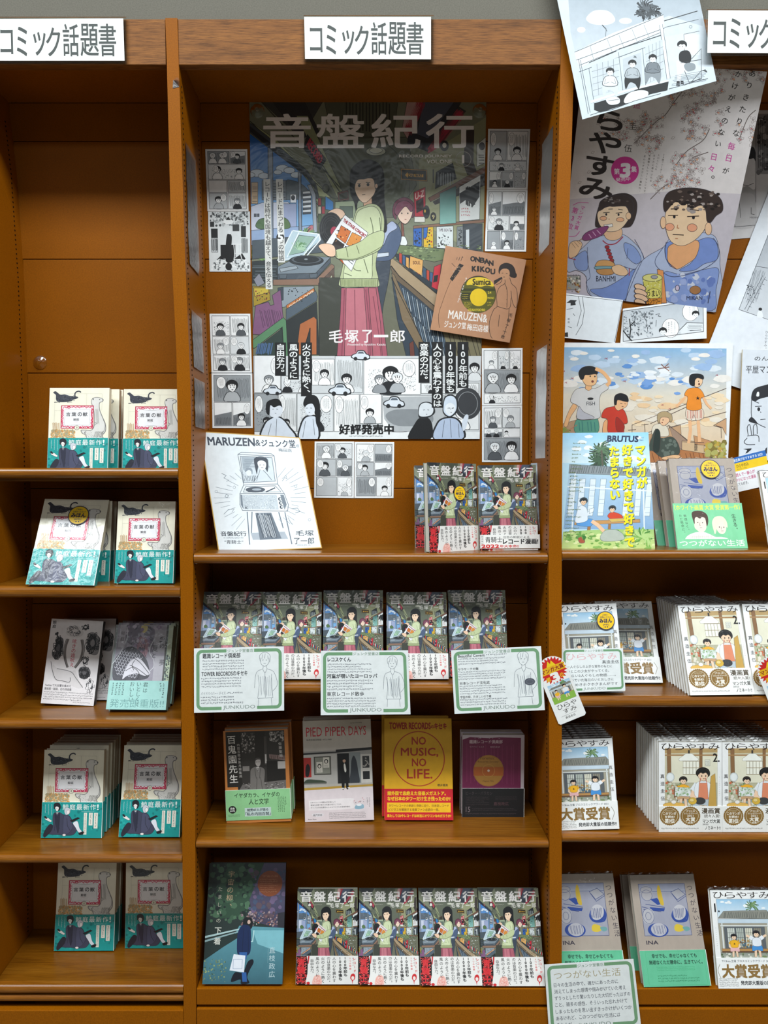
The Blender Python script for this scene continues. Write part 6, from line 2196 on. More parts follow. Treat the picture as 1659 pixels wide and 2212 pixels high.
def strip_sky_art():
    A = Art(93)
    A.t(1190, 400, 3.537)
    A.poly('eef1f3', [(500, 850), (1200, 850), (1200, 1220), (500, 1220)])
    A.poly('b4bcc4', [(550, 962), (1162, 878), (1166, 1118), (552, 1194)], grad='dde2e6')
    A.specks(['5a6066', '8a9298', 'c8ced4'], 560, 960, 780, 1160, 260, 3, 11)
    A.lines('1c1d20', 7, [[(600, 1020), (610, 1100), (600, 1180)], [(552, 1110), (590, 1160), (620, 1190)], [(600, 1080), (640, 1040)]])
    A.lines('3c4046', 3, [[(680, 960), (730, 1040), (740, 1120)], [(800, 990), (830, 980), (820, 1000), (840, 1004)], [(806, 1030), (802, 1080)]])
    bubble(A, 1066, 968, 60, 68)
    A.rect('fdfdfd', 1030, 920, 1080, 1010)
    A.vtext('おいし——', 1060, 928, 1062, 1006, 15, '1c1d20')
    gface(A, 1106, 990, 24, '17191b', 'f4f6f8', 0, 2)
    bubble(A, 914, 1092, 64, 72)
    A.rect('fdfdfd', 884, 1036, 940, 1130)
    A.vtext('天気もいいし', 922, 1040, 922, 1130, 14, '1c1d20')
    A.vtext('最高だね！', 900, 1044, 900, 1130, 14, '1c1d20')
    gface(A, 856, 1120, 26, '17191b', 'f4f6f8', 0, 2)
    A.poly('e4e9ec', [(980, 1110), (1040, 1052), (1160, 1056), (1166, 1118), (1000, 1140)])
    A.lines('1c1d20', 4, [[(980, 1110), (1040, 1050), (1162, 1054)], [(1060, 1112), (1150, 1106)]])
    A.hatch('6a7076', 2, 1040, 1064, 1160, 1110, 5, vert=False)
    A.line('2a2c30', 3, [(550, 962), (1162, 878), (1166, 1118), (552, 1194)], close=True)
    return A


def side_page_art():
    A = Art(94)
    A.t(1190, 0, 3.537)
    A.poly('c8c4c4', [(1200, 800), (2000, 800), (2000, 2000), (1200, 2000)])
    A.poly('aaa8a8', [(1420, 960), (1565, 966), (1560, 1700), (1400, 1730)])
    A.blob('1c1b1e', [(1462, 1190), (1480, 1150), (1520, 1150), (1530, 1120), (1558, 1140), (1562, 1230), (1500, 1220), (1470, 1215)])
    A.blob('dcd8d8', [(1470, 1215), (1520, 1215), (1560, 1230), (1560, 1440), (1500, 1420), (1440, 1440), (1420, 1380)])
    A.lines('2a292c', 3, [[(1475, 1260), (1492, 1262)], [(1480, 1262), (1482, 1280)], [(1430, 1400), (1500, 1420), (1550, 1400)]])
    A.lines('2a292c', 3, [[(1420, 960), (1420, 1300)], [(1565, 870), (1565, 1700)]])
    A.rect('8a888a', 1570, 870, 1900, 1330)
    A.specks(['3a393c', 'c8c6c8', '6a686a'], 1580, 880, 1680, 1320, 60, 6, 24)
    A.hatch('2a292c', 3, 1585, 890, 1660, 1310, 8, jit=.2)
    A.t(1190, 400, 3.537)
    A.blob('b8b4b4', [(1390, 320), (1400, 160), (1450, 70), (1510, 60), (1560, 100), (1556, 310)])
    A.lines('2a292c', 3, [[(1450, 70), (1400, 160), (1380, 310)], [(1440, 140), (1450, 250)], [(1530, 170), (1530, 220), (1556, 226)], [(1334, 324), (1560, 306)]], smooth=False)
    A.text('MIKAN', 1520, 240, 1580, 254, '2a292c')
    A.hatch('2a292c', 3, 1340, 230, 1390, 318, 9, dx=20)
    return A


def big_page_art():
    A = Art(95)
    A.t(1190, 400, 3.537)
    A.poly('e2e7ee', [(1000, 0), (2600, 0), (2600, 1800), (1000, 1800)])
    A.poly('a8aeb6', [(1436, 950), (1660, 380), (1900, 460), (1900, 1100)], grad='d4d9df')
    A.lines('3a3e44', 3, [[(1436, 950), (1660, 380)], [(1436, 950), (1700, 1040)], [(1560, 618), (1700, 640)]])
    A.hatch('7a8088', 2.4, 1540, 640, 1640, 900, 10, dx=-60)
    A.lines('50555c', 3, [[(1640, 700), (1500, 960)], [(1620, 690), (1480, 950)], [(1500, 780), (1540, 800)]])
    for i in range(7):
        A.line('50555c', 2.5, [(1630 - i * 20, 720 + i * 34), (1652 - i * 20, 728 + i * 34)])
    A.ell('1c1d20', 1600, 948, 14, 12)
    A.blob('e8ecf0', [(1576, 1010), (1584, 964), (1610, 964), (1620, 1010)])
    A.specks(['50555c'], 1500, 760, 1560, 880, 24, 3, 7)
    A.vtext('ひらやすみ。', 1650, 1110, 1636, 1260, 24, '4a4f58')
    return A


def summer_art():
    """four painted figures under a wide sky; crop (1190, 720, 3.537)"""
    A = Art(96)
    A.t(1190, 720, 3.537)
    A.poly('f0f2f4', [(60, 50), (1420, 50), (1420, 1040), (60, 1040)])
    A.poly('86b4da', [(60, 106), (1342, 116), (1340, 480), (60, 460)], grad='e4dccb')
    A.poly('e4dccb', [(60, 460), (1340, 480), (1320, 1040), (60, 1040)], grad='eac79c')
    R = A.R = random.Random(5)
    A.specks(['dfe8f0', 'bfd4ea', '9ebce2', 'f2ede6'], 110, 130, 1320, 420, 60, 20, 90, .4)
    A.specks(['5f92d2', '7aa4de'], 300, 250, 1000, 470, 16, 14, 60, .45)
    A.specks(['f4dcb8', 'f0cca0', 'eee4d4'], 560, 460, 1320, 700, 40, 20, 80, .4)
    A.specks(['f2f5f8', 'e8eff6'], 560, 280, 900, 340, 12, 20, 60, .35)
    for x, y, s in ((420, 194, 14), (860, 262, 44), (1266, 320, 10), (160, 346, 16), (112, 378, 12), (850, 548, 10), (905, 578, 12), (560, 366, 12), (98, 290, 9)):
        A.lines('a84858' if s < 20 else '8a5c50', max(2, s * .12), [[(x - s, y + s * .2), (x + s, y - s * .1)], [(x - s * .4, y - s * .6), (x + s * .2, y), (x + s, y + s * .6)], [(x + s * .9, y - s * .7), (x + s * .1, y)]])
    # roofs
    A.ol = ('4a3c3a', .6, 3, 300)
    A.poly('b89474', [(60, 700), (200, 660), (200, 760), (60, 770)])
    A.poly('c8a07a', [(640, 790), (760, 770), (990, 700), (1000, 860), (700, 900)])
    A.poly('a88c78', [(900, 700), (1040, 820), (1180, 830), (1160, 900), (960, 880)])
    A.poly('d8b890', [(1000, 820), (1170, 830), (1170, 920), (1000, 900)])
    A.poly('c89468', [(1090, 780), (1240, 830), (1240, 860), (1100, 850)])
    A.poly('b87a4c', [(660, 900), (1000, 890), (1180, 920), (1320, 980), (1320, 1040), (660, 1040)])
    A.hatch('7a4a30', 4, 690, 910, 1180, 1030, 14, dx=30)
    A.poly('d0a47c', [(1250, 700), (1340, 650), (1340, 780), (1310, 720)])
    A.lines('5c4a44', 3, [[(1240, 705), (1340, 648)], [(1245, 705), (1300, 720), (1302, 800)], [(620, 700), (620, 790)], [(590, 740), (650, 735)], [(715, 690), (722, 790)], [(690, 700), (745, 694)], [(900, 720), (1340, 600)], [(620, 700), (1340, 420)], [(760, 690), (1040, 560)], [(1000, 830), (1170, 835)], [(640, 792), (900, 705), (1050, 820)]])
    A.specks(['a89a48', 'c8a84c', '8a7a3c', 'b8b468'], 1190, 830, 1330, 960, 70, 8, 26)
    A.text('808', 1096, 840, 1118, 900, '3a3430', .02)
    A.tuft(['5c7a3c', '8a9a4c'], 100, 760, 60, 26, 6)

    def kid(x, y, h, hair, top, low, bare=True):
        s = h / 500.0
        A.blob('f0b882', [(x - 70 * s, y - 10), (x - 60 * s, y - 140 * s), (x - 8 * s, y - 150 * s), (x - 26 * s, y)])
        A.blob('f0b882', [(x + 70 * s, y - 10), (x + 60 * s, y - 140 * s), (x + 8 * s, y - 150 * s), (x + 26 * s, y)])
        A.blob(low, [(x - 90 * s, y - 120 * s), (x - 70 * s, y - 240 * s), (x + 70 * s, y - 240 * s), (x + 90 * s, y - 120 * s), (x, y - 130 * s)])
        A.blob(top, [(x - 90 * s, y - 216 * s), (x - 80 * s, y - 370 * s), (x, y - 398 * s), (x + 80 * s, y - 370 * s), (x + 90 * s, y - 216 * s)])
    # tall boy, hand to brow
    A.blob('5a9c86', [(190, 760), (196, 660), (280, 650), (352, 640), (356, 760)])
    A.hatch('3c7a78', 5, 200, 670, 350, 756, 5, dx=6)
    A.blob('f0b882', [(100, 700), (130, 610), (170, 540), (200, 560), (150, 640), (125, 712)])
    A.blob('d8d6d4', [(150, 520), (180, 440), (240, 416), (340, 420), (420, 380), (440, 420), (380, 470), (370, 560), (376, 640), (290, 660), (196, 650), (210, 560)])
    A.blob('c0c0c8', [(200, 650), (214, 560), (250, 600), (330, 640), (290, 658)])
    A.poly('f0b882', [(268, 380), (310, 380), (312, 424), (288, 440), (262, 424)])
    A.blob('f2c08c', [(232, 330), (270, 290), (330, 290), (352, 330), (346, 380), (310, 402), (262, 390)])
    A.blob('17181b', [(226, 350), (212, 300), (240, 262), (300, 250), (350, 270), (356, 310), (330, 312), (290, 318), (260, 320), (248, 350)])
    A.lines('f0b882', 22, [[(424, 400), (448, 366), (400, 300), (340, 270)]], smooth=True)
    A.ell(K, 300, 328, 5, 7, n=8)
    A.ell(K, 336, 330, 5, 7, n=8)
    A.ell('8a3c30', 318, 368, 9, 8, n=10)
    A.ell('1c2024', 302, 500, 22, 9)
    A.text('FISH', 272, 522, 336, 550, '3a3c44', .01)
    # boy in red
    A.blob('f0b07a', [(396, 760), (404, 680), (440, 660), (436, 760)])
    A.blob('cf3c28', [(386, 640), (410, 580), (470, 560), (520, 560), (566, 600), (586, 680), (552, 700), (552, 760), (440, 760), (432, 660)])
    A.blob('a82c20', [(500, 640), (560, 700), (548, 750), (500, 740)])
    A.blob('f2bc8c', [(488, 560), (490, 500), (540, 490), (586, 520), (576, 560), (540, 580), (510, 590)])
    A.blob('1c1b1e', [(484, 540), (488, 480), (530, 458), (580, 476), (592, 520), (560, 520), (510, 510), (500, 545)])
    A.lines(K, 3, [[(530, 535), (546, 538)], [(560, 538), (574, 540)], [(540, 560), (554, 560)]])
    # seated figure in a dark dress
    A.blob('f0c090', [(750, 880), (770, 780), (800, 770), (790, 860), (770, 900)])
    A.blob('e6dcc8', [(770, 740), (790, 700), (850, 690), (890, 720), (900, 780), (850, 790), (780, 780)])
    A.blob('47524a', [(746, 880), (800, 730), (840, 800), (920, 790), (970, 840), (980, 920), (900, 950), (840, 946), (780, 900)])
    A.blob('2f3a36', [(800, 740), (834, 760), (826, 900), (780, 890)])
    A.specks(['6a766c'], 850, 810, 960, 930, 20, 6, 20)
    A.blob('f2c49c', [(830, 670), (840, 640), (900, 640), (906, 670), (870, 704), (844, 700)])
    A.blob('b8a078', [(812, 660), (818, 614), (870, 596), (920, 620), (926, 668), (910, 676), (900, 648), (860, 640), (836, 650), (828, 690)])
    A.ell(K, 856, 662, 4, 5, n=8)
    A.ell('8a3c30', 850, 682, 6, 5, n=8)
    A.blob('f0c090', [(846, 950), (930, 930), (990, 935), (960, 960), (870, 966)])
    # leaping girl
    A.lines('f2bc8c', 20, [[(1060, 660), (1066, 740), (1052, 840)], [(1124, 660), (1130, 740), (1136, 830)]])
    A.blob('e8d4c0', [(1034, 650), (1040, 576), (1150, 572), (1166, 644), (1110, 664), (1092, 620), (1070, 664)])
    A.hatch('c86a5a', 3.5, 1040, 584, 1160, 655, 8)
    A.lines('f2bc8c', 16, [[(1040, 470), (1000, 520), (956, 560)], [(1160, 480), (1190, 540), (1226, 576)]])
    A.blob('f0902c', [(1020, 470), (1050, 424), (1130, 420), (1172, 480), (1144, 500), (1146, 580), (1040, 580), (1044, 490)])
    A.text('★', 1104, 478, 1140, 510, '2a1c16')
    A.blob('f4cca4', [(1080, 370), (1090, 336), (1150, 336), (1156, 380), (1126, 412), (1096, 404)])
    A.blob('1c2026', [(1056, 370), (1064, 320), (1110, 308), (1160, 320), (1164, 350), (1120, 340), (1100, 360), (1096, 400), (1070, 396)])
    A.ell(K, 1128, 366, 4, 5, n=8)
    A.ell('8a3c30', 1132, 388, 6, 7, n=8)
    A.line('b8705c', 4, [(90, 770), (200, 700)])
    # glare patches are real gloss in the photograph, not ink: none drawn
    return A


def magazine_art():
    """crop (1190, 720, 3.537)"""
    A = Art(97)
    A.t(1190, 720, 3.537)
    A.ol = ('4c6470', .5, 3, 200)
    A.poly('bcdff0', [(0, 740), (820, 740), (820, 1680), (0, 1680)])
    A.poly('8fccee', [(0, 755), (820, 755), (820, 1000), (0, 1000)], grad='d6ebf2')
    A.specks(['eef5f8'], 90, 790, 660, 980, 14, 14, 50, .4)
    A.tuft(['26382a', '3c5a40', '5a7a58'], 310, 900, 95, 80, 7, -1.57, 6.2)
    A.tuft(['26382a', '3c5a40'], 300, 980, 90, 50, 7, -1.2, 6.2)
    A.line('5c5a4c', 12, [(316, 900), (340, 1040)])
    A.poly('8c9498', [(80, 1010), (700, 1040), (760, 1100), (80, 1080)])
    A.hatch('5c6468', 4, 90, 1020, 700, 1080, 34, dx=-10)
    A.poly('b4d0e4', [(80, 1085), (760, 1110), (800, 1500), (80, 1500)], grad='8aaed2')
    for x in (100, 170, 250, 330, 520, 610, 690):
        A.rect('dfe9f0', x, 1120, x + 44, 1400)
        A.hatch('8aa4bc', 2.4, x, 1130, x + 44, 1400, 5, vert=False)
    A.lines('e8f0f4', 8, [[(130, 1080), (150, 1600)], [(660, 1110), (700, 1500)], [(80, 1180), (740, 1210)]])
    A.poly('c89458', [(160, 1440), (660, 1424), (664, 1450), (160, 1470)])
    A.rect('a87440', 262, 1470, 286, 1560)
    A.rect('a87440', 420, 1460, 440, 1510)
    A.poly('a4c878', [(80, 1520), (400, 1500), (790, 1500), (820, 1660), (80, 1660)], grad='cfe08c')
    A.specks(['6fa04a', '8ab85c', 'e0eaa8', 'c8d890'], 100, 1510, 790, 1650, 120, 6, 26, .5)
    A.blob('b8c0b4', [(366, 1560), (400, 1510), (480, 1504), (540, 1540), (540, 1580), (400, 1590)])
    A.tuft(['4c8a3c', '86b858', 'b8d888'], 690, 1560, 90, 50, 9, -1.57, 5)
    A.blob('b0583c', [(200, 1560), (240, 1556), (250, 1600), (210, 1600)])
    A.tuft(['3c7a34', '6aa04c'], 220, 1550, 44, 30, 6, -1.57, 5)
    # reader on the veranda
    A.blob('5a9ad8', [(180, 1470), (200, 1430), (290, 1424), (300, 1450), (280, 1480)])
    A.lines('f0c49c', 22, [[(290, 1440), (340, 1470), (390, 1516)]])
    A.blob('e2eaf2', [(166, 1450), (176, 1350), (200, 1325), (240, 1340), (256, 1400), (250, 1440)])
    A.lines('e2eaf2', 18, [[(210, 1360), (240, 1400), (276, 1372)]])
    A.poly('e8eef0', [(262, 1350), (300, 1340), (296, 1370), (268, 1384)])
    gface(A, 214, 1296, 26, '1c1d22', 'f0c8a4', .1, 2)
    A.blob('d8482c', [(408, 1400), (440, 1370), (510, 1390), (524, 1420), (440, 1424)])
    gface(A, 440, 1352, 24, '2a2422', 'f0c8a4', 0, 2)
    A.poly('d8b860', [(416, 1424), (540, 1416), (560, 1440), (440, 1446)])
    A.ol = None
    A.text('BRUTUS', 356, 786, 596, 832, '1c2c4c', .055)
    A.greek(606, 790, 650, 828, 2, '3c4c6c')
    for i in range(26):
        A.greek(92, 842 + i * 28, 92 + A.R.uniform(30, 130), 858 + i * 28, 1, '5c7038', w=3)
    for t, xa, ya, xb, yb in (('マンガが', 612, 850, 660, 1190), ('好きで好きで好きで', 512, 850, 600, 1640), ('たまらない', 410, 862, 454, 1280)):
        A.vtext(t, xa + 3, ya + 4, xb + 3, yb + 4, 84, '3c5a50', .07)
        A.vtext(t, xa, ya, xb, yb, 84, 'f6e51c', .055)
    return A


def right_board_art():
    A = Art(98)
    A.t(1190, 720, 3.537)
    A.poly('d8dee6', [(1400, 100), (2400, 100), (2400, 1000), (1400, 1000)])
    n = '2a2c32'
    A.text('のんびり', 1556, 176, 1760, 210, n, .01)
    A.text('平屋マンガ', 1490, 246, 1740, 306, n, .006)
    A.blob(n, [(1530, 500), (1550, 430), (1620, 400), (1720, 390), (1760, 500), (1700, 480), (1600, 500), (1560, 520)])
    A.blob('eef1f4', [(1570, 480), (1576, 450), (1590, 450), (1590, 480)])
    A.lines(n, 4.5, [[(1534, 500), (1534, 640), (1580, 690), (1640, 720)], [(1556, 520), (1590, 534)], [(1560, 560), (1610, 556)], [(1600, 660), (1640, 656)], [(1600, 600), (1606, 606)],
                     [(1508, 780), (1500, 720), (1520, 700), (1534, 780)], [(1548, 780), (1548, 710), (1572, 700), (1576, 770)], [(1500, 785), (1580, 780), (1590, 830)], [(1500, 800), (1476, 830), (1500, 850), (1560, 850)]], smooth=True)
    A.blob(n, [(1510, 668), (1536, 640), (1580, 690), (1540, 684)])
    A.ell(n, 1588, 580, 11, 15)
    A.poly(n, [(1466, 884), (1534, 878), (1530, 890), (1500, 915), (1486, 920), (1500, 892)])
    A.poly(n, [(1640, 880), (1652, 870), (1650, 920), (1630, 918)])
    return A


def blurb_art():
    A = Art(99)
    A.rect('e8eaec', 0, 0, 400, 300)
    A.rect('2c6ab8', 0, 0, 400, 52)
    A.rect('f0c818', 0, 52, 400, 124)
    A.text('書店員がおすすめする 2022', 8, 14, 360, 40, 'e4ecf4', .02)
    A.text('ひらやすみ', 36, 66, 180, 98, '3a3428', .01)
    A.text('真造圭伍 小学館', 36, 104, 150, 116, '5a5440')
    A.text('読んで一番心が', 10, 140, 236, 172, 'c04878', .02)
    A.text('やかになった漫画', 0, 184, 236, 214, 'c04878', .02)
    A.text('とても好き。', 0, 224, 140, 250, '3a3c44', .01)
    return A, [(0, 0), (400, 0), (400, 300), (0, 300)]


def spine_view_art():
    """grey-blue jacket seen side on, with half a record disc and a printed column"""
    A = Art(100)
    A.rect('a8b2bc', 0, 0, 145, 715)
    A.specks(['8c98a4', 'c0c8ce', '98a4ae'], 0, 0, 80, 700, 70, 8, 26)
    A.ell('2a2c30', 100, 190, 38, 120, n=36)
    A.ring('4a4c52', 100, 190, 30, 96, 2)
    A.ell('d8583c', 106, 190, 16, 48, n=24)
    A.rect('d8dade', 86, 320, 145, 715)
    A.vtext('音盤紀行', 122, 350, 122, 560, 26, '50565e', .02)
    A.greek(92, 340, 106, 690, 1, '7a8088', True)
    A.vtext('青騎士', 122, 590, 122, 690, 20, '7a8088')
    return A, [(0, 0), (145, 0), (145, 715), (0, 715)]


def extra_slip_art():
    A = Art(101)
    A.rect('eeeeea', 0, 0, 510, 116)
    A.rect('dedeDa', 0, 0, 34, 116)
    A.vtext('新連載は', 18, 8, 18, 84, 14, '3a3c40')
    A.text('青騎士', 44, 18, 190, 66, '26282c', .01)
    A.text('注目の新鋭による', 196, 12, 420, 32, '26282c', .01)
    A.text('レコード漫画!', 196, 36, 494, 80, '17181b', .05)
    A.text('2022', 12, 84, 160, 112, 'cc2a2c', .07)
    A.text('年大本命!!', 168, 86, 330, 112, 'cc2a2c', .03)
    return A, [(0, 0), (510, 0), (510, 116), (0, 116)]


def bookmark_art():
    """upright frame 100 x 230: starburst, house picture, title"""
    A = Art(102)
    A.rect('f2f2f0', 0, 0, 100, 240)
    p = []
    for i in range(48):
        r = 50 if i % 2 == 0 else 39
        p.append((50 + r * math.cos(i * math.pi / 24), 50 + r * math.sin(i * math.pi / 24)))
    A.poly('cf2420', p)
    A.poly('e8b21c', [(6, 34), (94, 34), (94, 58), (6, 58)])
    A.poly('f2d020', [(34, 34), (44, 14), (50, 26), (56, 14), (66, 34)])
    A.text('マンガ大賞', 10, 38, 90, 54, '8a1a18', .03)
    A.text('第', 18, 68, 32, 84, 'f0c820', .02)
    A.text('3', 36, 60, 62, 90, 'f4f2ee', .07)
    A.text('位', 66, 68, 80, 84, 'f0c820', .02)
    A.rect('c8d0d0', 12, 98, 92, 160)
    house_front(A, 12, 96, 92, 150)
    A.rect('8ab848', 12, 142, 92, 166)
    small_person(A, 34, 156, 36, '1f1c1e', 'f0b428', 'e6b4b4', arms='down')
    small_person(A, 66, 156, 46, '1f1c1e', 'e8ecf2', '4a92d4', arms='down')
    for i, ch in enumerate('ひらや'):
        A.text(ch, 16 + i * 24, 172, 37 + i * 24, 190, '2c2422', -.004)
    for i, ch in enumerate('すみ'):
        A.text(ch, 30 + i * 26, 193, 52 + i * 26, 209, '2c2422', -.004)
    A.text('真造圭伍', 30, 220, 66, 228, '2c2422', .01)
    A.greek(18, 213, 80, 218, 1, '7a7674')
    return A


# ================================================================== the room
def big_box(name, x0, x1, y0, y1, z0, z1, m, kind='structure'):
    b = MB()
    b.box(x0, x1, y0, y1, z0, z1)
    o = b.obj(name, M[m])
    o['kind'] = kind
    return o


HEAD_T, HEAD_B = P(783, 39, 0).z, P(783, 139, 0).z
big_box('floor', -4, 4, -7, 0.45, -0.05, 0.0, 'floor')
big_box('ceiling', -4, 4, -7, 0.45, 4.15, 4.20, 'ceil')
big_box('wall_back', -4, 4, 0.30, 0.40, 0.0, 4.15, 'wall')
big_box('trim_1', -1.6, 2.4, 0.012, 0.30, HEAD_T + 0.001, 2.75, 'wall')      # plastered soffit over the bookcase

# ================================================================== the bookcase
ZL = [0.0] + [P(783, y, 0).z for y in (2212, 1850, 1500, 1290, 1200, 1000, 820, 760, 660, 560, 400, 300, 140, 39)]
PYL = [2212] + [2212, 1850, 1500, 1290, 1200, 1000, 820, 760, 660, 560, 400, 300, 140, 39]


def interp(tab, y):
    tab = sorted(tab)
    if y <= tab[0][0]:
        return tab[0][1]
    for (a, u), (b, v) in zip(tab, tab[1:]):
        if y <= b:
            return u + (v - u) * (y - a) / (b - a)
    return tab[-1][1]


EDGE = {  # front edges of the uprights, pixels by row
    'a0': [(45, -122), (300, -92), (560, -72), (950, -58), (1290, -52), (2212, -46)],
    'a1': [(45, -92), (300, -62), (560, -44), (950, -29), (1290, -22), (2212, -16)],
    'b0': [(45, 357), (140, 360.5), (560, 371), (760, 381), (1290, 390), (1850, 394), (2212, 397)],
    'b1': [(45, 383), (137, 386), (560, 400), (820, 411), (1000, 414), (1200, 417), (1850, 422), (2212, 424)],
    'c0': [(45, 1214), (137, 1211), (300, 1207), (400, 1203), (780, 1191), (1000, 1188), (1200, 1185), (1850, 1187), (2212, 1188)],
    'c1': [(45, 1242), (200, 1238.5), (400, 1232), (780, 1218), (1000, 1214.5), (1200, 1213.5), (2212, 1213.5)],
    'd0': [(45, 2010), (400, 2000), (1000, 1990), (2212, 1985)],
    'd1': [(45, 2040), (400, 2030), (1000, 2020), (2212, 2015)],
}


def edge_x(k, z):
    """x of an upright's front edge at height z"""
    lo = P(783, 2212, 0).z
    zz = max(z, lo)
    # row of that height on the front plane
    d = CAM.z - zz
    a, b = 0.0, 2300.0
    for _ in range(40):
        m = (a + b) / 2
        if P(783, m, 0).z > zz:
            a = m
        else:
            b = m
    return P(interp(EDGE[k], a), a, 0).x


case = empty('bookcase', (P(783, 2212, 0).x, 0, 0))
tag(case, 'mustard brown built-in bookcase with oak header, slotted uprights and back boards', 'bookcase')


def rel(o_loc, v):
    return [(a - o_loc[0], b - o_loc[1], c - o_loc[2]) for a, b, c in v]


def part(name, b, m, parent, bevel=0.0, smooth=False):
    L = parent.location
    b.v = rel(L, b.v)
    return b.obj(name, M[m], parent, bevel, smooth)


for k0, k1, sides in (('a0', 'a1', 'r'), ('b0', 'b1', 'lr'), ('c0', 'c1', 'lr'), ('d0', 'd1', 'l')):
    b = MB()
    V, Fq = [], []
    for z in ZL:
        x0, x1 = edge_x(k0, z), edge_x(k1, z)
        V += [(x0, 0, z), (x1, 0, z), (x1, D + .02, z), (x0, D + .02, z)]
    for i in range(len(ZL) - 1):
        for j in range(4):
            a, c = i * 4 + j, i * 4 + (j + 1) % 4
            Fq.append((a, c, c + 4, a + 4))
    n = len(V)
    Fq += [(3, 2, 1, 0), (n - 4, n - 3, n - 2, n - 1)]
    b.add(V, Fq)
    up = part('upright', b, 'case', case)
    for sd in sides:
        h = MB()
        x_of = k0 if sd == 'l' else k1
        z = 0.42
        while z < HEAD_B - 0.03:
            x = edge_x(x_of, z)
            s = -1 if sd == 'l' else 1
            for y in (0.018, 0.165):
                xa, xb = (x - .0008, x + .0002) if s < 0 else (x - .0002, x + .0008)
                h.box(xa, xb, y - .0017, y + .0017, z - .0013, z + .0013)
            z += 0.0098
        ho = part('slot_holes', h, 'hole', case)
        ho.parent = up
        ho['kind'] = 'stuff'

BAYS = [('a1', 'b0'), ('b1', 'c0'), ('c1', 'd0')]
top_z = P(783, 222, D).z
for k0, k1 in BAYS:
    zt = HEAD_T - .001
    x0, x1 = edge_x(k0, zt), edge_x(k1, zt)
    b = MB()
    b.box(x0 + .0005, edge_x(k1, zt) - .0005, .0015, .022, HEAD_B, zt)
    part('header_board', b, 'header', case, .0012)
    b = MB()
    b.box(edge_x(k0, top_z) + .0005, edge_x(k1, top_z) - .0005, .022, D, top_z, top_z + .015)
    part('top_board', b, 'back', case)
    rows = [222, 305, 560, 806, 1055, 1304, 1556, 1810, 2062, 2300]
    zs = [P(783, y, D).z for y in rows]
    zs[0] = top_z
    for za, zb in zip(zs, zs[1:]):
        xa = min(edge_x(k0, za), edge_x(k0, zb)) + .0005
        xb = max(edge_x(k1, za), edge_x(k1, zb)) - .0005
        b = MB()
        b.box(xa, xb, D, D + .012, zb + .0008, za - .0008)
        part('back_board', b, 'back', case, .0008)
b = MB()
b.box(edge_x('a0', 1), edge_x('d1', 1), D + .0125, D + .02, .02, top_z + .02)
part('backing_sheet', b, 'hole', case)
# lower carcase boards
for i, (k0, k1) in enumerate(BAYS):
    z1, z2, z3, z4 = (P(783, y, 0).z for y in (2136, 2171, 2178, 2300))
    x0, x1 = edge_x(k0, z1) + .0008, edge_x(k1, z1) - .0008
    if i:
        b = MB()
        b.box(x0, x1, .016, D, z1 - .018, z1)
        b.box(x0, x1, .0, .016, z2, z1)
        part('bottom_board', b, 'case', case, .0015)
        b = MB()
        b.box(x0, x1, -.002, .016, .02, z3)
        part('plinth_board', b, 'case', case, .0015)
    else:
        b = MB()
        b.box(x0, x1, -.001, .02, .02, P(783, 2182, 0).z)
        part('plinth_board', b, 'case', case, .0015)


def shelf(bay, y_top, thick, label, lip=0.0, grp='brown wooden shelves of the bookcase', dbl=False):
    k0, k1 = BAYS[bay]
    z = P(783, y_top, 0).z
    x0, x1 = edge_x(k0, z) + .0012, edge_x(k1, z) - .0012
    r = empty('bookcase_shelf', (x0, 0, z - thick))
    tag(r, label, 'shelf', grp)
    zb = z - lip
    b = MB()
    b.box(x0, x1, .016, D - .001, zb - min(thick, .018), zb)
    part('board', b, 'shelf', r)

    def nose(za, zc, front, name):
        prof = []
        hh = (za - zc) / 2
        zm = (za + zc) / 2
        prof.append((.016, za))
        for q in range(9):
            a = math.pi / 2 + q * math.pi / 8
            prof.append((front + .008 + .008 * math.cos(a), zm + hh * math.sin(a)))
        prof.append((.016, zc))
        V, Fq = [], []
        for xx in (x0, x1):
            V += [(xx, p[0], p[1]) for p in prof]
        n = len(prof)
        for q in range(n):
            w = (q + 1) % n
            Fq.append((q, w, w + n, q + n))
        Fq += [tuple(range(n))[::-1], tuple(range(n, 2 * n))]
        m = MB()
        m.add(V, Fq)
        part(name, m, 'nose', r)
    nose(z, z - thick, 0.0, 'nosing')
    if dbl:
        nose(z - thick - .003, z - thick - .019, 0.003, 'moulding')
    pb = MB()
    for xx in (x0 - .001, x1 - .004):
        pb.box(xx, xx + .005, .012, .030, z - thick - .0016, z - thick - .0002)
    part('shelf_pin', pb, 'metal', r)
    return z - lip


ZS = {}
ZS['L1'] = shelf(0, 1011, .0195, 'uppermost shelf of the left bay, two cream comic stacks standing on it', lip=.008)
ZS['L2'] = shelf(0, 1267, .0225, 'second shelf down in the left bay, under the cream comic with a yellow sticker')
ZS['L3'] = shelf(0, 1557, .0185, 'third shelf down in the left bay, carrying the ink-animal book')
ZS['L4'] = shelf(0, 1849, .0175, 'fourth shelf down in the left bay, with two fanned stacks of cream comics')
ZS['L5'] = shelf(0, 2130, .0185, 'lowest shelf of the left bay with a double moulding and a bare front', dbl=True)
ZS['S1'] = shelf(1, 1196, .020, 'top shelf of the middle bay under the white autograph board')
ZS['S2'] = shelf(1, 1480, .018, 'middle bay shelf behind the three green-framed cards')
ZS['S3'] = shelf(1, 1817, .0165, 'middle bay shelf carrying the yellow book and three other single titles')
ZS['S4'] = P(783, 2136, 0).z
ZS['R1'] = shelf(2, 1189, .020, 'top shelf of the right bay under the magazine with yellow lettering')
ZS['R2'] = shelf(2, 1506, .022, 'second shelf of the right bay behind the bookmark')
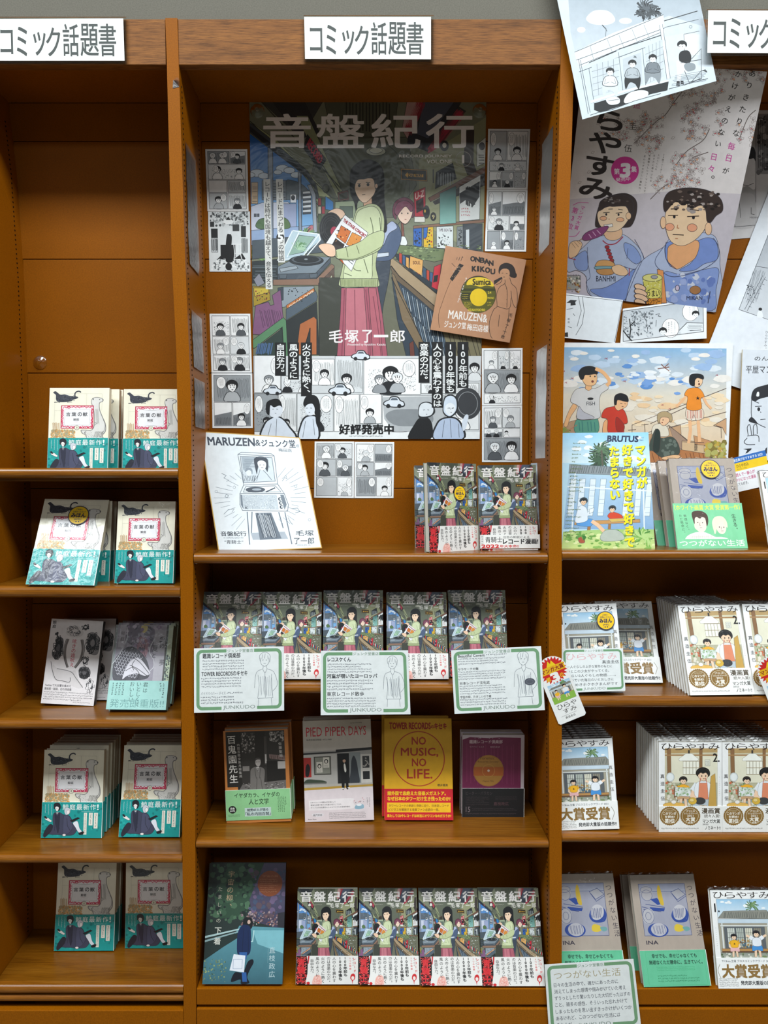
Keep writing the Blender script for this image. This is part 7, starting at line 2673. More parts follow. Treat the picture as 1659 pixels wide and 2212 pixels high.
ZS['R3'] = shelf(2, 1804, .017, 'third shelf of the right bay under deep rows of white comics')
ZS['R4'] = P(783, 2138, 0).z


# ================================================================== books
def book(W, H, T, cover, src, mat='cover', board='e9e6df', spine='e9e6df', band=None, bsrc=None, hb=0.0, bspine='ffffff', right_spine=True, band_z=0.0):
    r = empty('comic_book')
    e = .0005
    V, Fs, Cs = [], [], []
    m = MB()
    m.box(0, W, 0, e, 0, H, board)
    m.box(0, W, T - e, T, 0, H, board)
    xs = (W - e, W) if right_spine else (0, e)
    m.box(xs[0], xs[1], e, T - e, 0, H, spine)
    v2, f2, c2 = cover.bake(src, [(0, H), (W, H), (W, 0), (0, 0)])
    n = len(m.v)
    m.v += v2
    m.f += [tuple(i + n for i in f) for f in f2]
    m.c += c2
    j = link('jacket', mesh('jacket', m.v, m.f, M[mat], m.c), r)
    p = MB()
    if right_spine:
        p.box(.002, W - e, e, T - e, .0015, H - .0015)
    else:
        p.box(e, W - .002, e, T - e, .0015, H - .0015)
    q = link('page_block', mesh('page_block', p.v, p.f, M['pages'], p.c), r)
    kids = [j, q]
    if band is not None:
        g = .0010
        m = MB()
        m.box(-.0002, W + g, -g, -.0001, band_z, band_z + hb, 'f0efea')
        m.box(W + .0001, W + g, 0, T, band_z, band_z + hb, bspine)
        m.box(-.0002, W + g, T + .0001, T + g, band_z, band_z + hb, bspine)
        v2, f2, c2 = band.bake(bsrc, [(0, band_z + hb), (W, band_z + hb), (W, band_z), (0, band_z)], y_face=-g)
        n = len(m.v)
        m.v += v2
        m.f += [tuple(i + n for i in f) for f in f2]
        m.c += c2
        kids.append(link('belly_band', mesh('belly_band', m.v, m.f, M[mat], m.c), r))
    KIDS[r.name] = kids
    r['_w'], r['_h'], r['_t'] = W, H, T
    return r


def pose(r, quad, zs=None, Yb=None, dY=0.0, zoff=True):
    """stand a book so that its cover's corners fall on the four pixels: bottom edge on the shelf, lean solved from its height"""
    W, H, T = r['_w'], r['_h'], r['_t']
    tl, tr, br, bl = quad
    mb = ((bl[0] + br[0]) / 2, (bl[1] + br[1]) / 2)
    mt = ((tl[0] + tr[0]) / 2, (tl[1] + tr[1]) / 2)
    lean = 0.15
    for _ in range(5):
        if Yb is None:
            y = PZ(mb[0], mb[1], zs + (T * math.sin(lean) if zoff else 0)).y
            y = min(max(y, .001), D - .05)
        else:
            y = Yb
        B = P(mb[0], mb[1], y)
        wid = (P(br[0], br[1], y + dY / 2) - P(bl[0], bl[1], y - dY / 2)).length
        s = wid / W
        best = None
        for i in range(60):
            yt = y + i * .002
            if yt + T * .6 > D:
                break
            L = (P(mt[0], mt[1], yt) - B).length
            d = abs(L - H * s) / H + .10 * abs(math.atan2(yt - y, L) - .25)
            if best is None or d < best[0]:
                best = (d, yt, L)
        yt = best[1]
        lean = math.atan2(yt - y, best[2])
    q3 = [P(*tl, yt - dY / 2), P(*tr, yt + dY / 2), P(*br, y + dY / 2), P(*bl, y - dY / 2)]
    m = frame_of(q3)
    sz = best[2] / H
    r.matrix_world = m @ Matrix.Diagonal((wid / W, 1, sz, 1))
    r['_y'] = y
    if VERBOSE:
        print('POSE', r.name, 'y=%.3f lean=%.1f sx=%.2f sz=%.2f' % (y, math.degrees(lean), wid / W, sz))
    return r


VERBOSE = False


def put(master, quad, label, group, zs=None, Yb=None, dY=0.0, first=[]):
    if master.name not in first:
        first.append(master.name)
        r = master
    else:
        r = copy_tree(master)
        KIDS[r.name] = [o for o in r.children]
    pose(r, quad, zs, Yb, dY)
    tag(r, label, 'book', group)
    return r


ORD = ['second', 'third', 'fourth', 'fifth', 'sixth', 'seventh', 'eighth', 'ninth', 'tenth', 'eleventh', 'twelfth', 'thirteenth']


def behind(r, n, step, desc, group, dx=0.0, jit=.0012, back_first=0.0, seed=1, dz=0.0):
    """copies of a placed book, one behind another"""
    R = random.Random(seed)
    src = KIDS.get(r.name) or list(r.children)
    for i in range(n):
        c = r.copy()
        COL.objects.link(c)
        for k in src:
            if k.name.startswith('sample_sticker') or k.name.startswith('paper_slip'):
                continue
            q = k.copy()
            COL.objects.link(q)
            q.parent = c
        m = r.matrix_world.copy()
        m.translation = m.translation + Vector((dx * (i + 1) + R.uniform(-jit, jit), back_first + step * (i + 1), dz * (i + 1)))
        c.matrix_world = m
        last = ' and rearmost' if i == n - 1 else ''
        tag(c, desc.replace('#', ORD[i] + last), 'book', group)


def sticker(r, u, w, rad, art=[]):
    if not art:
        A = sample_art()
        art.append(A)
    v2, f2, c2 = art[0].bake([(0, 0), (100, 0), (100, 100), (0, 100)], [(-rad, rad), (rad, rad), (rad, -rad), (-rad, -rad)], y_face=-.0002)
    V, Fs = [], []
    n = 40
    V += [(rad * math.cos(i * 2 * math.pi / n), 0, rad * math.sin(i * 2 * math.pi / n)) for i in range(n)]
    V += [(rad * math.cos(i * 2 * math.pi / n), -.0002, rad * math.sin(i * 2 * math.pi / n)) for i in range(n)]
    Fs += [(i, (i + 1) % n, n + (i + 1) % n, n + i) for i in range(n)] + [tuple(range(n, 2 * n))]
    Cs = [C('22264a')] * len(Fs)
    b = len(V)
    V += v2
    Fs += [tuple(i + b for i in f) for f in f2]
    Cs += c2
    o = link('sample_sticker', mesh('sample_sticker', V, Fs, M['card'], Cs), r)
    o.location = (u, -.0022, w)
    o['label'] = 'round yellow sample sticker with a navy rim'
    return o


def wrap_top(r, seed=1, h=.006, n=26):
    """crinkled fin of clear shrink film along the top of a wrapped book"""
    R = random.Random(seed)
    W, H, T = r['_w'], r['_h'], r['_t']
    V, Fs = [], []
    for i in range(n + 1):
        x = -.001 + (W + .002) * i / n
        y = T * .45 + R.uniform(-.003, .003)
        V += [(x, y - .0015, H + .0003), (x + R.uniform(-.001, .001), y + R.uniform(-.004, .004), H + h * R.uniform(.45, .8)), (x, y + R.uniform(-.006, .006), H + h * R.uniform(.3, 1.2))]
    for i in range(n):
        for j in range(2):
            a = i * 3 + j
            Fs.append((a, a + 3, a + 4, a + 1))
    # sheet across the top face
    b = len(V)
    V += [(-.0006, -.0008, H + .0006), (W + .0006, -.0008, H + .0006), (W + .0006, T + .0006, H + .0008), (-.0006, T + .0006, H + .0008)]
    Fs.append((b, b + 1, b + 2, b + 3))
    o = link('shrink_wrap', mesh('shrink_wrap', V, Fs, M['film'], None), r)
    KIDS.setdefault(r.name, list(r.children))
    if o not in KIDS[r.name]:
        KIDS[r.name].append(o)
    return o


# ---- masters
A_, s_ = shop_cover()
B_, t_ = shop_band()
shop = book(.128, .182, .014, A_, s_, 'wrapc', '777b6c', '9ba08c', B_, t_, .053, 'f1eeec')
A_, s_ = beast_cover()
B_, t_ = beast_band()
beast = book(.128, .182, .0135, A_, s_, 'wrapc', 'efe8d2', 'e6d8bc', B_, t_, .0735, '1c9c98')
A_, s_ = one_cover()
B_, t_ = one_band()
one = book(.128, .182, .0108, A_, s_, 'wrapc', 'f1f1f0', 'f1f1f0', B_, t_, .056, 'f3f3f1')
A_, s_ = two_cover()
B_, t_ = two_band()
two = book(.128, .182, .0108, A_, s_, 'wrapc', 'f1f1f0', 'f1f1f0', B_, t_, .0525, 'f3f3f1')
A_, s_ = still_cover()
B_, t_ = still_band()
still = book(.148, .210, .015, A_, s_, 'wrapc', 'a89a8e', 'a89a8e', B_, t_, .066, '62b890')
C_, c_ = portrait_band()
for nm, mb in (('wrapped', one), ('wrapped', two), ('wrapped', still)):
    wrap_top(mb, seed=len(nm) + int(mb['_t'] * 1e4))

G_SHOP1, G_SHOP2, G_SHOP4 = 'record-shop comics on the top shelf of the middle bay', 'record-shop comics in a row behind the cards', 'record-shop comics on the bottom shelf'
# ---- middle bay, top shelf
put(shop, [(892.5, 1005), (1021, 1005), (1028, 1186), (898, 1187)], 'record-shop comic half hidden behind the one with a sample sticker', G_SHOP1, ZS['S1'], Yb=.112)
r = put(shop, [(924.6, 1001), (1029.9, 1000), (1033, 1189.5), (927, 1193.5)], 'record-shop comic with a round yellow sample sticker, above the cards', G_SHOP1, Yb=.045, dY=.06)
sticker(r, .081, .120, .0155)
r = put(shop, [(1030.6, 1005), (1150, 1004), (1161, 1188), (1036, 1189)], 'record-shop comic with an extra white slip of large black and red lettering', G_SHOP1, Yb=.06)
A_, s_ = extra_slip_art()
v2, f2, c2 = A_.bake(s_, [(0, .029), (.132, .029), (.132, 0), (0, 0)], y_face=-.0005)
m = MB()
m.box(0, .132, -.0005, -.0001, 0, .029, 'eeeeea')
n = len(m.v)
m.v += v2
m.f += [tuple(i + n for i in f) for f in f2]
m.c += c2
o = link('paper_slip', mesh('paper_slip', m.v, m.f, M['card'], m.c), r)
o.location = (.001, -.0026, .004)
A_, s_ = spine_view_art()
o = sheet('boxed_comic', [(1147, 1001), (1186, 998), (1187, 1188), (1171, 1189)], .11, .07, A_, 'cover', .012, 'b8c0c6', src=s_)
tag(o, 'grey-blue jacket edge with half a record disc, against the upright beside the red-lettered slip', 'book')

# ---- middle bay, second shelf
for i, (q, lab) in enumerate((
        ([(427, 1278.5), (563, 1278.5), (562, 1467), (424, 1467)], 'leftmost record-shop comic behind the cards, against the slotted upright'),
        ([(566.3, 1278.5), (697, 1278.5), (693, 1467), (563, 1467)], 'second record-shop comic from the left in the row behind the cards'),
        ([(698.4, 1275), (829.8, 1275), (828, 1466), (697, 1466)], 'middle record-shop comic of five, above the card with a standing figure'),
        ([(837, 1279), (968, 1279), (968, 1467), (836, 1467)], 'second record-shop comic from the right in the row behind the cards'),
        ([(969.8, 1274.6), (1097.3, 1274.6), (1098, 1462), (972, 1462)], 'rightmost record-shop comic of the row behind the cards'))):
    put(shop, q, lab, G_SHOP2, ZS['S2'])
    if i in (0, 3):
        pass

# ---- middle bay, bottom shelf
for q, lab in (
        ([(644.6, 1919.5), (770.6, 1919.5), (772, 2126), (639, 2126)], 'record-shop comic on the bottom shelf next to the night-road book'),
        ([(772, 1919), (899, 1919), (905, 2127), (775, 2127)], 'second record-shop comic from the night-road book on the bottom shelf'),
        ([(901, 1919), (1029.5, 1919), (1040.6, 2129), (909, 2129)], 'third record-shop comic from the night-road book on the bottom shelf'),
        ([(1031, 1918.7), (1158.4, 1918.7), (1176.5, 2130), (1042, 2130)], 'record-shop comic on the bottom shelf against the right upright')):
    put(shop, q, lab, G_SHOP4, ZS['S4'])

# ---- left bay
GB1, GB2, GB4, GB5 = ('cream comics on the top shelf of the left bay', 'cream comics on the second shelf of the left bay',
                      'cream comics in fanned stacks on the fourth shelf of the left bay', 'cream comics on the lowest shelf of the left bay')
put(beast, [(103.8, 838), (230.4, 838), (232, 1020), (102, 1020)], 'cream and teal comic, front left one on the top left shelf', GB1, Yb=.030)
put(beast, [(128, 841), (253.5, 841), (254.5, 1020), (127, 1020)], 'cream and teal comic, a strip of it showing behind the front left one, top shelf', GB1, Yb=.062)
put(beast, [(136, 842), (261.5, 842), (262.5, 1020), (136, 1020)], 'cream and teal comic rearmost of the left stack on the top left shelf', GB1, Yb=.085)
put(beast, [(264.6, 840.5), (391, 841), (392, 1020), (264.6, 1020)], 'cream and teal comic beside the slotted upright on the top left shelf', GB1, Yb=.040)
r = put(beast, [(72, 1076.5), (210, 1083), (202.5, 1265), (56, 1262.5)], 'tilted cream and teal comic with a yellow sample sticker', GB2, ZS['L2'])
sticker(r, .074, .146, .0205)
put(beast, [(110, 1082), (237, 1082), (235, 1262), (107, 1262)], 'cream and teal comic half hidden behind the sticker copy, second left shelf', GB2, Yb=.068)
put(beast, [(120, 1083), (246, 1083), (244, 1261), (117, 1261)], 'cream and teal comic rearmost behind the sticker copy, second left shelf', GB2, Yb=.095)
put(beast, [(245.6, 1083), (373.4, 1083.5), (373.4, 1260), (247.6, 1260)], 'upright cream and teal comic right of the sticker copy, second left shelf', GB2, ZS['L2'])
r = put(beast, [(100, 1619.9), (229, 1620), (219, 1810), (88.6, 1809.5)], 'front cream and teal comic of the left stack, fourth left shelf', GB4, ZS['L4'])
behind(r, 5, .0165, 'cream and teal comic, # in the left stack, fourth left shelf', GB4, dx=.001, back_first=.012)
r = put(beast, [(264.6, 1610), (394, 1610), (387, 1808), (256.5, 1808)], 'front cream and teal comic of the stack by the upright, fourth left shelf', GB4, ZS['L4'])
behind(r, 4, .0165, 'cream and teal comic, # in the stack by the upright, fourth left shelf', GB4, back_first=.004)
r = put(beast, [(129, 1862), (256, 1862), (245, 2053), (117, 2053.4)], 'front cream and teal comic of the left pair stack on the lowest left shelf', GB5, ZS['L5'])
behind(r, 2, .0165, 'cream and teal comic, # in the left stack, lowest left shelf', GB5)
r = put(beast, [(282, 1862), (408, 1862), (400, 2048), (270.5, 2048)], 'front cream and teal comic by the upright on the lowest left shelf', GB5, ZS['L5'])
behind(r, 1, .0165, 'cream and teal comic # by the upright, lowest left shelf', GB5)

A_, s_ = ink_beasts()
ink = book(.114, .176, .016, A_, s_, 'matt', 'ddd8d8', '3c3a3c')
r = put(ink, [(88.6, 1338), (203.8, 1340.6), (202, 1525), (88, 1519)], 'white book with brushed ink animals around a red upright title', 'ink-animal books on the third left shelf', ZS['L3'])
put(ink, [(122, 1337), (238, 1337), (236, 1512), (120, 1512)], 'white ink-animal book showing only a strip behind the front one', 'ink-animal books on the third left shelf', Yb=.128)
A_, s_ = dragon_book()
drg = book(.127, .182, .020, A_, s_, 'wrapc', '8fb8b4', '9fcfc8')
r = put(drg, [(229, 1350.8), (357, 1350.8), (358, 1533.5), (228.6, 1532.3)], 'pale teal book with a scaly dragon and large grey lettering at its foot', 'dragon books on the third left shelf', ZS['L3'])
behind(r, 2, .021, 'dragon book, # in its stack, only its dark top edge showing', 'dragon books on the third left shelf')

# ---- middle bay, third shelf
A_, s_ = garden_book()
B_, t_ = garden_band()
gar = book(.132, .190, .0195, A_, s_, 'matt', 'c27a3c', 'b8743c', B_, t_, .062, '93cf94', band_z=.006)
r = put(gar, [(486.6, 1579), (620, 1574.5), (629, 1774), (489.6, 1779)], 'orange book with a photograph of a man in a suit and a green band', 'orange photograph books with green bands', ZS['S3'])
behind(r, 2, .023, 'orange photograph book, # in its stack, only its top edge showing', 'orange photograph books with green bands', dx=.001)
A_, s_ = piper_book()
pip = book(.148, .212, .018, A_, s_, 'matt', 'cfc6b8', 'd8d0c8')
r = put(pip, [(657, 1556.7), (803, 1553.5), (808, 1771), (659, 1776)], 'beige book with red lettering over a shop-front photograph', 'shop-front books on the third shelf', ZS['S3'])
behind(r, 1, .021, 'shop-front book # in its stack, only its top edge showing', 'shop-front books on the third shelf')
A_, s_ = yellow_book()
yel = book(.148, .212, .016, A_, s_, 'matt', 'e0a818', 'e0a818')
r = put(yel, [(829, 1552), (977, 1552), (979.4, 1772), (830.6, 1771.6)], 'yellow and red book with a red circle around its slogan', 'yellow books on the third shelf', ZS['S3'])
behind(r, 1, .018, 'yellow book # in its stack, only its top edge showing', 'yellow books on the third shelf', dx=-.004)
A_, s_ = plum_book()
B_, t_ = plum_band()
plm = book(.128, .174, .016, A_, s_, 'matt', 'c8bcc4', 'b8acb4', B_, t_, .061, '1c2024')
r = put(plm, [(994.4, 1588), (1122.7, 1587.5), (1131, 1764.6), (998, 1764.6)], 'plum book with an orange record label above a black band', 'plum books on the third shelf', ZS['S3'])
behind(r, 1, .0195, 'plum book # in its stack, only its pale top edge showing', 'plum books on the third shelf')
A_, s_ = road_book()
roa = book(.168, .232, .018, A_, s_, 'cover', '26322f', '26322f')
put(roa, [(450.5, 1864.6), (617.4, 1864), (610, 2126), (437, 2126)], 'dark blue-green book with a figure on a night road', 'night-road book', ZS['S4'])

# ---- right bay, top shelf
A_ = magazine_art()
q_ = [(1178, 938), (1380, 933.5), (1415, 1186.5), (1213, 1188)]
mag = book(.205, .262, .007, A_, q_, 'cover', 'dfe8ec', 'dfe8ec')
mag.name = 'magazine'
put(mag, q_, 'magazine with huge yellow lettering over a painted veranda', 'magazine', Yb=.035)
mag['category'] = 'magazine'
for mb in (mag, roa):
    del mb['group']
G_ST1, G_ST4 = 'taupe still-life books on the top shelf of the right bay', 'taupe still-life books on the bottom shelf of the right bay'
put(still, [(1403, 1000), (1546, 1000), (1566, 1184), (1421, 1184)], 'taupe still-life book showing only its edge nearest the magazine', G_ST1, Yb=.095)
put(still, [(1427, 996), (1570, 996), (1590, 1185), (1446, 1185)], 'taupe still-life book between the front copy and the rear copy, top right shelf', G_ST1, Yb=.07)
r = put(still, [(1440, 991), (1583, 990), (1612, 1185), (1467, 1186)], 'taupe still-life book with yellow sticker and green band of two drawn heads', G_ST1, Yb=.035)
sticker(r, .091, .184, .0225)
for k in list(r.children):
    if k.name.startswith('belly_band'):
        bpy.data.objects.remove(k)
g = .0018
m = MB()
m.box(-.004, .151, -g, -.0006, 0, .104, '7fd09c')
v2, f2, c2 = C_.bake(c_, [(-.004, .104), (.151, .104), (.151, 0), (-.004, 0)], y_face=-g)
n = len(m.v)
m.v += v2
m.f += [tuple(i + n for i in f) for f in f2]
m.c += c2
link('belly_band', mesh('portrait_band', m.v, m.f, M['wrapc'], m.c), r)
G_ONE, G_TWO = 'white veranda comics in the right bay', 'white kitchen comics in the right bay'
put(one, [(1634, 1023), (1760, 1010), (1796, 1188), (1668, 1190)], 'white veranda comic at the right edge of the frame, top right shelf', G_ONE, Yb=.035)
# second shelf
r = put(one, [(1216, 1306), (1344, 1304), (1349, 1493), (1219, 1497)], 'white veranda comic with a yellow sticker behind the pink-titled card', G_ONE, ZS['R2'])
sticker(r, .101, .146, .0195)
r = put(one, [(1300, 1300), (1430.7, 1300), (1430.7, 1475), (1304, 1475)], 'white veranda comic half hidden behind the sticker copy, second right shelf', G_ONE, ZS['R2'])
r = put(two, [(1486, 1309.6), (1625.5, 1307), (1629, 1500), (1491, 1502)], 'front white kitchen comic of the deep stack on the second right shelf', G_TWO, ZS['R2'])
behind(r, 8, .0135, 'white kitchen comic, # in the left stack, second right shelf', G_TWO, seed=3)
r = put(two, [(1627, 1307), (1765, 1307), (1768, 1500), (1630, 1500)], 'front white kitchen comic at the right edge of the frame, second right shelf', G_TWO, ZS['R2'])
behind(r, 3, .0135, 'white kitchen comic, # in the right edge stack, second right shelf', G_TWO, seed=4)
# third shelf
r = put(one, [(1200, 1596), (1328, 1596), (1336.7, 1790), (1203, 1794)], 'front white veranda comic of the stack on the third right shelf', G_ONE, ZS['R3'])
behind(r, 7, .0140, 'white veranda comic, # in its stack, third right shelf', G_ONE, seed=5)
r = put(two, [(1416, 1604), (1552, 1602), (1559.4, 1797), (1423, 1797)], 'front white kitchen comic of the left stack on the third right shelf', G_TWO, ZS['R3'])
behind(r, 9, .0128, 'white kitchen comic, # in the left stack, third right shelf', G_TWO, seed=6)
r = put(two, [(1553.5, 1604), (1690, 1602), (1697, 1797), (1561, 1797)], 'front white kitchen comic of the right stack on the third right shelf', G_TWO, ZS['R3'])
behind(r, 9, .0128, 'white kitchen comic, # in the right stack, third right shelf', G_TWO, seed=7)
# bottom shelf
put(still, [(1181, 1887), (1325.5, 1888), (1353, 2132), (1207, 2134)], 'taupe still-life book cut off by the upright, bottom right shelf', G_ST4, ZS['R4'])
put(still, [(1333, 1890), (1476, 1890), (1508, 2118), (1368, 2118)], 'taupe still-life book mostly hidden between two others, bottom right shelf', G_ST4, Yb=.05)
put(still, [(1361.7, 1888), (1506, 1890), (1535, 2129), (1391, 2132)], 'taupe still-life book fully in view on the bottom right shelf', G_ST4, ZS['R4'])
r = put(one, [(1521, 1923.6), (1650, 1923.6), (1690, 2135), (1552, 2135)], 'white veranda comic on the bottom right shelf', G_ONE, ZS['R4'])

# ================================================================== sheets on the back boards
Yw = D


def page(quad, rows, seed, label, group, dy=.0012, bg_='f3f5f6', W=100, Hh=None):
    w = math.dist(quad[0], quad[1])
    h = math.dist(quad[0], quad[3])
    A, s = manga_art(rows, seed, 100.0, 100.0 * h / w, 4.0, bg_)
    o = sheet('comic_page', quad, Yw - dy, Yw - dy, A, 'paper', .0004, src=s)
    return tag(o, label, 'paper', group)


GP = 'printed comic pages taped around the big poster'
c1 = lambda *p: [(400 + a / 4.1475, 190 + b_ / 4.1475) for a, b_ in p]
c2_ = lambda *p: [(780 + a / 3.88, 190 + b_ / 3.88) for a, b_ in p]
c3 = lambda *p: [(400 + a / 3.95, 660 + b_ / 3.95) for a, b_ in p]
c4 = lambda *p: [(780 + a / 3.77, 720 + b_ / 3.77) for a, b_ in p]
page(c1((180, 548), (556, 548), (568, 1103), (200, 1103)), [(1, [1.4, 1]), (1.2, [1]), (1, [1, 1]), (1.3, [1, 1])], 5, 'grey-toned comic page with four tiers at the poster upper left', GP, bg_='e8e8e8')
page(c2_((1065, 342), (1418, 345), (1395, 850), (1055, 850)), [(1.4, [1, 1.2]), (.5, [1]), (.8, [1, 1, 1])], 7, 'upper comic page right of the poster, a figure at its top corner', GP)
page(c2_((1055, 852), (1395, 852), (1383, 1372), (1037, 1368)), [(1.3, [.7, 1.2]), (.8, [1.4, 1]), (1, [1, 1, .8])], 8, 'comic page right of the poster, just above the brown record sleeve', GP)
page(c3((208, 70), (555, 70), (570, 573), (225, 573)), [(1, [1, 1]), (.9, [1, 1.1]), (.8, [1, 1.1])], 9, 'comic page at mid height left of the poster', GP)
page(c3((225, 577), (572, 577), (577, 1045), (233, 1045)), [(1.1, [1]), (1, [1, 1])], 10, 'comic page left of the poster directly above the autograph board', GP)
page(c4((983, 122), (1315, 120), (1312, 583), (985, 588)), [(1, [1, .8, .8]), (1.2, [1]), (.55, [1])], 11, 'comic page right of the poster, a shop interior in its middle tier', GP)
page(c4((985, 592), (1312, 586), (1310, 1048), (985, 1048)), [(1.1, [1, 1]), (.5, [1.1, 1]), (1.2, [1])], 12, 'lowest comic page right of the poster, above the wrapped comics', GP)
page([(679.7, 953.7), (765, 953.7), (764.5, 1076), (678.5, 1075)], [(.8, [1, 1]), (.9, [1, .8]), (1, [1.4, 1])], 13, 'left one of two comic pages taped below the poster', GP)
page([(766, 954.5), (851.6, 955), (850, 1076), (765.5, 1076)], [(.9, [1, 1]), (.7, [1, 1]), (1, [1, .8])], 14, 'right one of two comic pages taped below the poster', GP)
# full-page picture under the first page
A = Art(15)
A.rect('dfe3e4', 0, 0, 100, 142)
A.specks(['8a9092', 'b8bcbe', '4a4e50'], 4, 2, 96, 34, 160, 1, 4)
A.rect('1a1c1e', 6, 40, 22, 96)
A.rect('d4d8da', 7, 62, 21, 95)
A.hatch('2a2c2e', .8, 7, 62, 21, 95, 10)
A.rect('2a2c2e', 4, 24, 14, 36)
A.rect('3a3c3e', 58, 30, 74, 46)
A.rect('2a2c2e', 78, 34, 90, 60)
A.rect('c4c8ca', 78, 62, 94, 98)
A.hatch('2a2c2e', .8, 79, 62, 94, 98, 9)
A.rect('131416', 28, 78, 64, 108)
A.poly('131416', [(20, 112), (36, 96), (64, 104), (60, 116)])
A.poly('131416', [(60, 112), (80, 98), (90, 114), (76, 112)])
A.specks(['6a6e70', 'f2f4f4'], 4, 112, 96, 140, 110, 1, 4)
A.ell('f2f4f4', 48, 24, 12, 6)
A.poly('131416', [(42, 20), (48, 12), (54, 20)])
A.blob('101113', [(40, 116), (43, 60), (50, 52), (56, 60), (54, 90), (58, 116)])
A.ell('e4e8ea', 50, 48, 4, 5)
A.ell('101113', 47, 130, 8, 9)
A.lines('eef0f0', 1.6, [[(60, 74), (62, 100), (60, 114)], [(78, 74), (76, 100), (80, 114)], [(62, 98), (78, 100)], [(62, 76), (77, 77)], [(66, 76), (66, 98)], [(70, 76), (70, 98)]])
o = sheet('comic_page', c1((205, 1106), (580, 1106), (585, 1645), (218, 1645)), Yw - .0012, Yw - .0012, A, 'paper', .0004, src=[(0, 0), (100, 0), (100, 142), (0, 142)])
tag(o, 'full-page comic picture of a dark-dressed figure and a white chair', 'paper', GP)

pq = [(538.6, 220), (1050.6, 220), (1036, 948), (550, 948)]
o = sheet('poster', pq, Yw - .0025, Yw - .0025, main_poster(), 'gloss', .0005)
tag(o, 'large glossy record-shop poster with a comic-strip band along its foot', 'poster')
o = sheet('record_sleeve', c2_((710, 1322), (1385, 1440), (1245, 2135), (580, 2025)), Yw - .012, Yw - .012, sleeve_art(), 'cover', .004, 'b28460', edge='a87c58')
tag(o, 'brown paper record sleeve with a yellow centre label, taped over the poster', 'record sleeve')
bq = c3((120, 1068), (980, 1130), (1168, 2070), (285, 2110))
o = sheet('autograph_board', bq, .140, .075, board_art(), 'card', .003, 'eef3f6', edge='d8b468')
tag(o, 'white gilt-edged autograph board with a drawn record player, leaning on its shelf', 'board')

# right bay wall
o = sheet('comic_page', [(1578, 238), (1700, 238), (1690, 508), (1556, 519)], Yw - .001, Yw - .001, side_page_art(), 'paper', .0004, 'c8c4c4')
tag(o, 'grey comic page partly behind the tilted blossom poster', 'paper')
fq = [(1262, 132), (1655, 155), (1546, 675), (1206, 632)]
o = sheet('poster', fq, .018, Yw - .0030, flat_poster_art(), 'paper', .0005, 'e4dcdb')
tag(o, 'tilted blossom poster with two painted young figures and a bold brush title', 'poster')
o = sheet('printed_sheet', [(1668, 396), (1850, 450), (1720, 880), (1506, 808)], Yw - .0045, Yw - .0045, big_page_art(), 'paper', .0004, 'e2e7ee')
tag(o, 'big white sheet slanting in from the right edge with a grey street drawing', 'paper')
o = sheet('comic_strip', [(1219, 633), (1346, 648), (1328.5, 741), (1212, 729)], Yw - .0060, Yw - .0060, strip_face_art(), 'paper', .0004, 'e8ecf0')
tag(o, 'white comic panel with part of a face, under the tilted poster', 'paper')
o = sheet('comic_strip', [(1345.5, 667), (1526.4, 644.6), (1526.4, 731), (1340, 741)], Yw - .0060, Yw - .0060, strip_sky_art(), 'paper', .0004, 'eef1f3')
tag(o, 'long comic panel with a tree and two speech bubbles', 'paper')
o = sheet('poster', [(1219.7, 740), (1583.6, 742), (1572, 1008), (1208, 1003)], Yw - .0075, Yw - .0075, summer_art(), 'gloss', .0005, 'f0f2f4')
tag(o, 'wide painted poster of four young people on roofs under a blue sky', 'poster')
o = sheet('autograph_board', [(1604, 755), (1800, 760), (1790, 1000), (1596, 992)], Yw - .012, Yw - .030, right_board_art(), 'cover', .003, 'd8dee6', edge='c8b078')
tag(o, 'wrapped autograph board with a brush-drawn face at the right edge', 'board')
A_, s_ = blurb_art()
o = sheet('blurb_card', [(1581, 990), (1653, 972), (1668, 1046), (1594, 1063)], .15, .14, A_, 'card', .0006, src=s_)
tag(o, 'small blue, yellow and white review card behind the still-life books', 'card')

# porch drawing hung over the header, and the three signs
o = sheet('printed_sheet', [(1180, -112), (1488, -112), (1547.6, 175), (1258, 258)], -.016, -.014, porch_art(), 'paper', .0004, 'cdd7df')
tag(o, 'large grey drawing of people on a porch, hanging over the oak header', 'paper')
SA, SS = sign_art()
for i, (q, lab) in enumerate((
        ([(-12, 41), (266, 40), (269, 131), (-10, 131)], 'white section sign at the top left corner'),
        ([(657, 36.5), (931, 36.5), (931, 128), (659, 127)], 'white section sign over the middle bay'),
        ([(1530, 22), (1806, 24), (1803, 115), (1528, 114)], 'white section sign at the top right corner'))):
    r = empty('section_sign', P(q[3][0], q[3][1], -.002))
    tag(r, lab, 'sign', 'white section signs on the header boards')
    bpy.context.view_layer.update()
    yy = -.0045 if i < 2 else -.0265
    s = sheet('paper_insert', q, yy, yy, SA, 'paper', .0005, 'f4f6f1', src=SS)
    s.parent = r
    s.matrix_parent_inverse = r.matrix_world.inverted()
    qo = [(q[0][0] - 3, q[0][1] - 4), (q[1][0] + 6, q[1][1] - 4), (q[2][0] + 6, q[2][1] + 5), (q[3][0] - 3, q[3][1] + 5)]
    m = MB()
    a, c = P(qo[3][0], qo[3][1], yy), P(qo[1][0], qo[1][1], yy)
    m.box(a.x, c.x, yy + .0006, yy + .0028, a.z, c.z)
    o = m.obj('back_plate', M['acryl'])
    o.parent = r
    o.matrix_parent_inverse = r.matrix_world.inverted()

